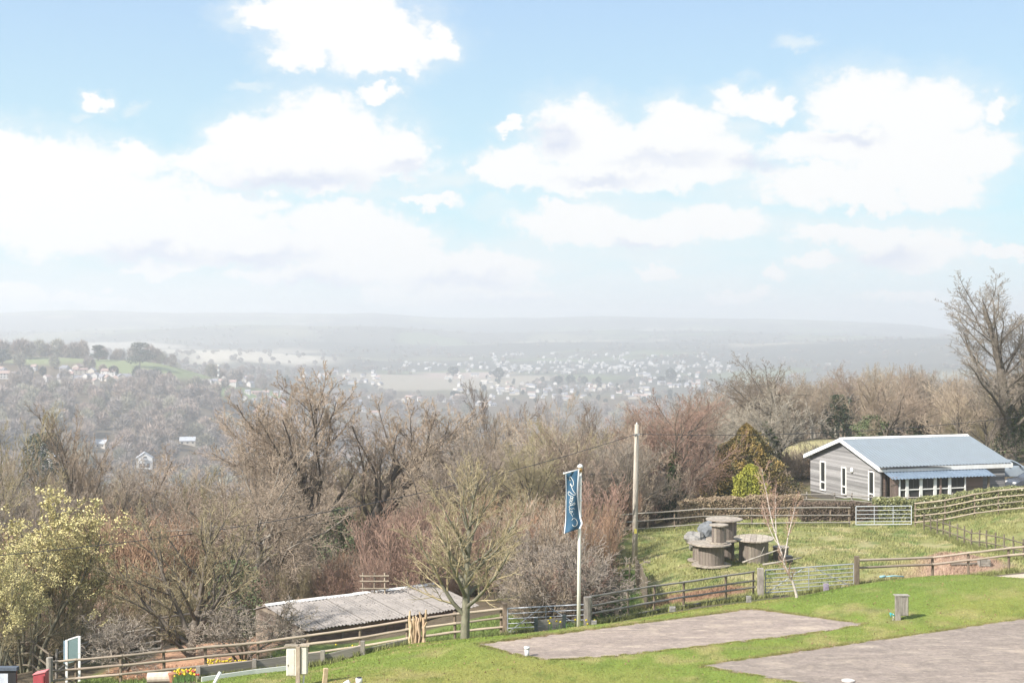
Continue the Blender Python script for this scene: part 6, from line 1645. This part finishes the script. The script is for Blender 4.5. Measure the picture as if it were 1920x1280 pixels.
# ------------------------------------------------------------------ far trees
def puff_mesh(seed, n, R, H, size, flat_=0.0):
    rr = np.random.default_rng(seed)
    d = rr.normal(size=(n, 3)); d /= np.linalg.norm(d, axis=1, keepdims=True); r = rr.uniform(0.55, 1, n) ** 0.6
    lob = 0.8 + 0.5 * fbm(d[:, 0] * 2 + seed, d[:, 1] * 2 + d[:, 2] * 1.5, 3, seed)
    C0 = d * (r * lob)[:, None] * np.array([R, R, H * 0.42]) + np.array([0, 0, H * 0.58])
    # twig-like slivers pointing outward and up
    a = d + np.array([0, 0, 0.5]) + rr.normal(size=(n, 3)) * 0.45; a /= np.linalg.norm(a, axis=1, keepdims=True)
    b = rr.normal(size=(n, 3)); b -= (b * a).sum(1, keepdims=True) * a; b /= np.linalg.norm(b, axis=1, keepdims=True)
    s = size * rr.uniform(0.6, 1.4, (n, 1)); L_ = s * (4.5 if flat_ == 0 else 1.4)
    V = np.stack([C0 - a * L_ * 0.5 - b * s * 0.5, C0 - a * L_ * 0.5 + b * s * 0.5, C0 + a * L_], 1).reshape(-1, 3)
    Fq = np.arange(3 * n).reshape(n, 3)
    tv, tf = tubes([([(0, 0, -1), (0, 0, H * 0.35), (0.2, 0, H * 0.7)], [0.3, 0.22, 0.08])], 4)
    return mesh_np('far_tree', np.concatenate([V, tv]), [Fq, tf + len(V)])
PUFF = [puff_mesh(s, 620, 4.2, 11, 0.42) for s in range(4)]
PUFFG = [puff_mesh(s + 10, 520, 3.6, 10, 0.75, 1) for s in range(3)]
ftm = [mat('far_twigs_brown', (0.35,0.28,0.235), (0.25,0.20,0.17), 0.15, vary=0.2), mat('far_twigs_grey', (0.32,0.275,0.245), (0.23,0.20,0.18), 0.15, vary=0.2), mat('far_twigs_olive', (0.32,0.30,0.225), (0.24,0.225,0.17), 0.15, vary=0.2)]
def stuff_wood(name, label, pts, mesh, m, seed, smin=0.7, smax=1.2):
    """one object: points on the ground that each carry a small tree, through geometry nodes"""
    r = np.random.default_rng(seed)
    me = bpy.data.meshes.new(name); me.vertices.add(len(pts)); me.vertices.foreach_set('co', np.array(pts, np.float32).ravel())
    a = me.attributes.new('sc', 'FLOAT', 'POINT'); a.data.foreach_set('value', r.uniform(smin, smax, len(pts)).astype(np.float32))
    b = me.attributes.new('rot', 'FLOAT_VECTOR', 'POINT'); rv = np.zeros((len(pts), 3), np.float32); rv[:, 2] = r.uniform(0, 6.28, len(pts)); b.data.foreach_set('vector', rv.ravel())
    o = bpy.data.objects.new(name, me); C.objects.link(o)
    src = bpy.data.objects.new(name + '_source', mesh)
    if not mesh.materials: mesh.materials.append(m)
    ng = bpy.data.node_groups.new(name, 'GeometryNodeTree')
    ng.interface.new_socket('Geometry', in_out='INPUT', socket_type='NodeSocketGeometry'); ng.interface.new_socket('Geometry', in_out='OUTPUT', socket_type='NodeSocketGeometry')
    N, L = ng.nodes, ng.links
    gi = N.new('NodeGroupInput'); go = N.new('NodeGroupOutput'); ip = N.new('GeometryNodeInstanceOnPoints'); oi = N.new('GeometryNodeObjectInfo'); oi.inputs['Object'].default_value = src
    mp = N.new('GeometryNodeMeshToPoints')
    n1 = N.new('GeometryNodeInputNamedAttribute'); n1.data_type = 'FLOAT'; n1.inputs['Name'].default_value = 'sc'
    n2 = N.new('GeometryNodeInputNamedAttribute'); n2.data_type = 'FLOAT_VECTOR'; n2.inputs['Name'].default_value = 'rot'
    L.new(gi.outputs[0], mp.inputs[0]); L.new(mp.outputs[0], ip.inputs['Points']); L.new(oi.outputs['Geometry'], ip.inputs['Instance'])
    L.new(n1.outputs[0], ip.inputs['Scale']); L.new(n2.outputs[0], ip.inputs['Rotation']); L.new(ip.outputs[0], go.inputs[0])
    o.modifiers.new('scatter', 'NODES').node_group = ng
    return tag(o, label, 'wood', kind='stuff')
rw = np.random.default_rng(12)
def field_free(x, y):
    return not any(poly_mask(np.array([x]), np.array([y]), pl, 1)[1][0] for pl in FREE)
FREE = []
for pts in ([(-40,672),(150,672),(230,677),(395,706),(392,716),(300,716),(240,712),(160,700),(-40,690)], [(420,736),(530,736),(525,757),(435,757)], [(-40,697),(120,700),(245,714),(245,728),(120,724),(-40,722)]):
    w = [hit(a, b, 900) for a, b in pts]; FREE.append([(q.x, q.y) for q in w if q is not None])
sets = [[] for _ in range(4)]
nw = 0
near_set = [[] for _ in range(3)]
for _ in range(9000):
    Y = math.exp(rw.uniform(math.log(215), math.log(1550))); px = rw.uniform(-500, 2300)
    # density by area
    if rw.random() > (Y / 1605) ** 0.9 * 1.0 + 0.24: continue
    x = (px - 960) / F * Y
    if Y > 900 and not field_free(x, Y): continue
    if Y > 1275 and px > 380 and rw.random() < 0.55: continue
    if blocks(x, Y): continue
    z = gz(x, Y); py = HOR - z / Y * F
    if Y < 470: near_set[rw.integers(3)].append((x, Y, z - 0.5)); continue
    sets[rw.integers(4)].append((x, Y, z - 0.5)); nw += 1
for i in range(4):
    stuff_wood('bare_wood', 'hazy bare woodland covering the far valley side', sets[i], PUFF[i], ftm[i % 3], 30 + i, 0.75, 1.25)
for pts_, key_, cm_ in zip(near_set, ('oak', 'lime', 'ash'), ('grey', 'tan', 'brown')):
    me_ = PROTO[key_]['crown'].copy(); me_.materials.clear()
    stuff_wood('valley_wood', 'bare woodland dropping away into the valley below the slope', pts_, me_, twig[cm_], 60, 0.8, 1.25)
# hedgerows and copses further off
pts = []
for _ in range(5200):
    Y = math.exp(rw.uniform(math.log(1550), math.log(4250))); px = rw.uniform(-300, 2200); x = (px - 960) / F * Y
    fxx = x + (fbm(np.array(x / 300), np.array(Y / 300), 3, 71) - 0.5) * 200; fyy = Y * 0.8 + (fbm(np.array(x / 300), np.array(Y / 300), 3, 73) - 0.5) * 200
    v_, e_ = patches(np.array([fxx]), np.array([fyy]), 230.0, 4.0)
    if e_[0] < 15 or (v_[0] < 0.35 and rw.random() < 0.5) or rw.random() < 0.03: pts.append((x, Y, gz(x, Y) - 0.5))
stuff_wood('hedgerow_trees', 'hazy hedgerow trees and copses between the far fields', pts, puff_mesh(44, 300, 4.0, 8, 0.7, 1), ftm[1], 50, 0.55, 1.0)
# the tree line on the left ridge and single dark trees in the town
def far_tree(label, px, py_base, H, mesh, m, wide=1.0, ymin=900, name='far_tree', group=None, base=None):
    g = hit(px, py_base, ymin) if base is None else base
    if g is None: return
    s = H / 11.0 * 0.85
    t = link(name, mesh, None, m); t.location = (g.x, g.y, g.z - 0.3); t.rotation_euler = (0, 0, rh.uniform(0, 6)); t.scale = (s * wide, s * wide, s)
    tag(t, label, 'tree', group)
ridge = lambda x: np.interp(x, [-40, 0, 60, 150, 240, 330, 420, 520, 600], [670, 670, 672, 671, 674, 688, 700, 705, 704])
for i in range(62):
    px = -30 + i * 10.3 + rh.uniform(-5, 5)
    py = ridge(px)
    H = rh.uniform(12, 20) if px < 300 else rh.uniform(8, 15)
    far_tree('one of the hazy bare trees along the skyline of the left ridge', px, py + 1, H, PUFF[rh.randrange(4)], ftm[rh.randrange(3)], rh.uniform(0.7, 1.1), 1250, group='trees along the left ridge')
fdk = mat('far_dark_foliage', (0.045,0.06,0.04), (0.03,0.04,0.03), 0.3, vary=0.2)
def umbrella_pine(label, px, pyb, top):
    g = hit(px, pyb, 1250); H = (HOR - top) / F * g.y - g.z
    t = thing('umbrella_pine', label, 'pine', (g.x, g.y, g.z))
    rr = np.random.default_rng(int(px)); b = MB(); b.tube([(0, 0, -1), (0.4, 0, H * 0.5), (0, 0, H * 0.9)], [0.6, 0.45, 0.2], 6)
    for a in (0.5, 2.6, 4.4): b.tube([(0.2, 0, H * 0.45), (math.cos(a) * 3, math.sin(a) * 3, H * 0.72)], [0.25, 0.1], 5)
    b.build('trunk', bark_dark, t)
    P_ = []
    for (cx, cz, rx, rz_, n) in ((0, 0.86, 0.36, 0.12, 700), (-0.12, 0.7, 0.3, 0.06, 250), (0.16, 0.6, 0.34, 0.08, 350), (0.2, 0.42, 0.45, 0.16, 600), (-0.2, 0.3, 0.4, 0.16, 500)):
        d = rr.normal(size=(n, 3)); d /= np.linalg.norm(d, axis=1, keepdims=True); d *= rr.random((n, 1)) ** 0.4
        P_.append(d * np.array([rx * H, rx * H * 0.8, rz_ * H]) + np.array([cx * H, 0, cz * H]))
    V, Fq = leaf_quads(np.concatenate(P_), 0.38, rr, 1.3); link('crown', mesh_np('crown', V, [Fq]), t, fdk)
umbrella_pine('larger umbrella shaped pine on the left ridge skyline', 262, 690, 640)
umbrella_pine('smaller flat topped pine on the left ridge skyline', 184, 684, 646)
umbrella_pine('dark pine on the ridge at the left edge of the picture', 4, 688, 654)
for (px, py, H, w_, ym, lab) in ((58, 708, 9, 1.0, 1000, 'round dark evergreen behind the left village roofs'), (80, 706, 11, 0.9, 1000, 'dark evergreen above the village next to the round one'), (213, 712, 11, 1.4, 1000, 'broad dark evergreen in the middle of the hillside village'), (257, 718, 17, 0.8, 1000, 'tall dark tree at the right end of the hillside village'), (293, 716, 12, 1.5, 1000, 'broad dark evergreen below the green hillside field'), (318, 716, 8, 1.0, 1000, 'small dark tree right of the broad evergreen below the field'),
      (1047, 722, 15, 1.3, 1600, 'spreading dark tree above the valley town'), (1069, 722, 16, 1.4, 1600, 'tall dark tree with a domed head above the valley town'), (1096, 722, 13, 1.2, 1600, 'dark twin headed trees in the valley town'), (1122, 722, 13, 1.1, 1600, 'small round dark tree in the valley town'), (1258, 716, 22, 1.2, 1600, 'large dark tree at the right of the valley town'), (1240, 718, 12, 1.5, 1600, 'low dark trees left of the large dark town tree'),
      (537, 735, 20, 0.9, 1200, 'dark tree group above the red and white houses'), (555, 738, 14, 1.0, 1200, 'smaller dark tree above the red and white houses'), (850, 708, 17, 1.6, 1500, 'dark clump left of the dark open tree'), (935, 712, 20, 1.3, 1500, 'dark clump behind the dark open tree')):
    far_tree(lab, px, py, H, PUFFG[rh.randrange(3)], fdk, w_, ym)
for i in range(60):
    px = rh.uniform(830, 1330); py = rh.uniform(705, 760)
    far_tree('one of the small dark trees between the town houses', px, py, rh.uniform(6, 10), PUFFG[rh.randrange(3)], fdk, rh.uniform(0.8, 1.3), 1600, group='small dark trees between the town houses')
# mast on the ridge
g = hit(410, 722, 1200)
t = thing('radio_mast', 'thin pale mast rising from the ridge right of the pine trees', 'mast', g)
hm_ = (HOR - 684) / F * g.y - g.z
b = MB()
for a in range(3): b.tube([(1.2 * math.cos(a * 2.09), 1.2 * math.sin(a * 2.09), -1), (0.4 * math.cos(a * 2.09), 0.4 * math.sin(a * 2.09), hm_)], 0.16, 4)
b.build('lattice', galv, t)
for zf in (0.98, 0.72, 0.45):
    b = MB(); b.tube([(0, -0.6, hm_ * zf - 0.8), (0, -0.6, hm_ * zf + 0.8)], 0.9, 8); b.build('dish', white_p, t)

# ------------------------------------------------------------------ grass
def blades(name, label, n, pick, hgt, wid, m, seed, colfn):
    rr = np.random.default_rng(seed)
    X_, Y_ = pick(rr, n)
    Z_ = bilin(G, X_, Y_)
    k = len(X_); h = hgt * rr.uniform(0.5, 1.3, k); w = wid * rr.uniform(0.6, 1.3, k); a = rr.uniform(0, 6.28, k); lx = rr.normal(0, 0.35, k) * h; ly = rr.normal(0, 0.35, k) * h
    V = np.stack([np.stack([X_ - np.cos(a) * w, Y_ - np.sin(a) * w, Z_ - 0.01], 1), np.stack([X_ + np.cos(a) * w, Y_ + np.sin(a) * w, Z_ - 0.01], 1), np.stack([X_ + lx, Y_ + ly, Z_ + h], 1)], 1).reshape(-1, 3)
    cc = np.repeat(colfn(X_, Y_, rr), 3, 0)
    me = mesh_np(name, V, [np.arange(3 * k).reshape(k, 3)], attr=cc)
    return tag(link(name, me, None, m), label, 'grass', kind='stuff')
bm_ = bpy.data.materials.new('grass_blade'); bm_.use_nodes = True
bb = bm_.node_tree.nodes['Principled BSDF']; at_ = bm_.node_tree.nodes.new('ShaderNodeAttribute'); at_.attribute_name = 'col'
bm_.node_tree.links.new(at_.outputs['Color'], bb.inputs['Base Color']); bb.inputs['Roughness'].default_value = 0.7; bb.inputs['Specular IOR Level'].default_value = 0.25
GC = col
def gcol(X_, Y_, rr, k=1.0, jit=0.25):
    c = np.stack([bilin(GC[..., i], X_, Y_) for i in range(3)], 1)
    return np.clip(c * (k + rr.normal(0, jit, (len(c), 1))), 0.005, 1)
lawn_w = pxpoly(lawn)
def pick_lawn(rr, n):
    px = rr.uniform(250, 1960, n); Y_ = rr.uniform(40, 62, n); X_ = (px - 960) / F * Y_
    _, ins, _ = poly_mask(X_, Y_, lawn_w, 1)
    for pl in (PAD_A, PAD_B):
        _, i2, d2 = poly_mask(X_, Y_, pl, 1); ins &= ~i2
    return X_[ins], Y_[ins]
blades('lawn_grass', 'short bright green mown grass round the hard pitches', 260000, pick_lawn, 0.035, 0.012, bm_, 1, lambda x, y, r: gcol(x, y, r, 1.05, 0.22))
pad_w = pxpoly([(1110,1165,60),(1290,1142,60.5),(1430,1122,63),(1600,1098,63),(1990,1070,64),(1990,950,90),(1900,955,87),(1700,985,87),(1560,988,88),(1160,1000,88),(1130,1050,76)])
def pick_pad(rr, n):
    px = rr.uniform(1100, 1990, n); Y_ = rr.uniform(60, 88, n); X_ = (px - 960) / F * Y_
    _, ins, _ = poly_mask(X_, Y_, pad_w, 1)
    ins &= fbm(X_ / 0.8, Y_ / 0.8, 2, 91) > rr.uniform(0.3, 0.62, n)
    return X_[ins], Y_[ins]
blades('rough_grass', 'rough yellowish tussocky grass of the paddock', 170000, pick_pad, 0.13, 0.018, bm_, 2, lambda x, y, r: gcol(x, y, r, 1.1, 0.28))
def pick_edge(rr, n):       # long grass along fences and edges
    pl = [pxpoly([(60,1300,53),(500,1262,54.5),(760,1215,54.5),(1100,1182,54.5),(1110,1150,62),(940,1160,62),(700,1200,59),(480,1235,59),(200,1262,57)])]
    px = rr.uniform(60, 1110, n); Y_ = rr.uniform(52, 63, n); X_ = (px - 960) / F * Y_; _, ins, _ = poly_mask(X_, Y_, pl[0], 1); return X_[ins], Y_[ins]
blades('yard_grass', 'longer green grass along the foot of the long fence', 60000, pick_edge, 0.12, 0.015, bm_, 3, lambda x, y, r: gcol(x, y, r, 1.05, 0.25))

# ragged longer grass overhanging the cut edges of the pitches and along the foot of the fences
def along(lines, jit):
    def pick(rr, n):
        P0 = []; 
        for (a, b) in lines: P0.append((a, b, math.hypot(b[0] - a[0], b[1] - a[1])))
        w = np.array([q[2] for q in P0]); i = rr.choice(len(P0), n, p=w / w.sum()); t_ = rr.random(n)
        A = np.array([q[0] for q in P0]); B = np.array([q[1] for q in P0])
        X_ = A[i, 0] + (B[i, 0] - A[i, 0]) * t_ + rr.normal(0, jit, n); Y_ = A[i, 1] + (B[i, 1] - A[i, 1]) * t_ + rr.normal(0, jit, n)
        k = fbm(X_ / 0.35, Y_ / 0.35, 2, 12) > rr.uniform(0.3, 0.62, n)
        return X_[k], Y_[k]
    return pick
pl = []
pl += [(PAD_A[i], PAD_A[(i + 1) % len(PAD_A)]) for i in range(len(PAD_A))]
pl += [(PAD_B[0], PAD_B[1]), (PAD_B[1], PAD_B[2]), (PAD_B[2], PAD_B[3]), (PAD_B[5], PAD_B[0])]
blades('pitch_edge_grass', 'longer ragged grass hanging over the edges of the hard pitches', 60000, along(pl, 0.05), 0.045, 0.012, bm_, 5, lambda x, y, r: gcol(x, y, r, 1.0, 0.25) * 0.55 + np.array((0.20, 0.235, 0.055)) * 0.6)
fl_ = []
for pts_ in ([(1107,54.0),(1177,55.9),(1226,57.3),(1282,58.9),(1361,60.9),(1427,61.8)], [(1434,61.6),(1600,62.2)], [(1607,62.3),(1748,63.8),(1892,63.8),(1960,63.8)], [(946,55.6),(1096,54.6)], [(1150,84),(1320,84.4),(1592,85)], [(1716,84.4),(1828,83.8),(1990,83.4)], [(1733,83),(1821,76),(1937,68)], [(372,48.9),(477,49.9),(605,50.9),(762,52.4)]):
    q_ = [((a - 960) / F * b, b) for a, b in pts_]; fl_ += list(zip(q_, q_[1:]))
blades('fence_grass', 'long tufts of grass at the feet of the fences and gates', 60000, along(fl_, 0.14), 0.22, 0.014, bm_, 6, lambda x, y, r: np.clip(np.array((0.20, 0.21, 0.075)) * (1 + r.normal(0, 0.3, (len(x), 1))), 0.01, 1))
# fallen leaves and specks on the lawn
rr = np.random.default_rng(9); X_, Y_ = pick_lawn(rr, 1500); Z_ = bilin(G, X_, Y_)
V, Fq = leaf_quads(np.stack([X_, Y_, Z_ + 0.03], 1), 0.022, rr, 1.4)
tag(link('fallen_leaves', mesh_np('fallen_leaves', V, [Fq]), None, mat('dead_leaf', (0.30,0.19,0.10), (0.16,0.10,0.06), 1)), 'brown dead leaves scattered over the mown lawn', 'leaves', kind='stuff')
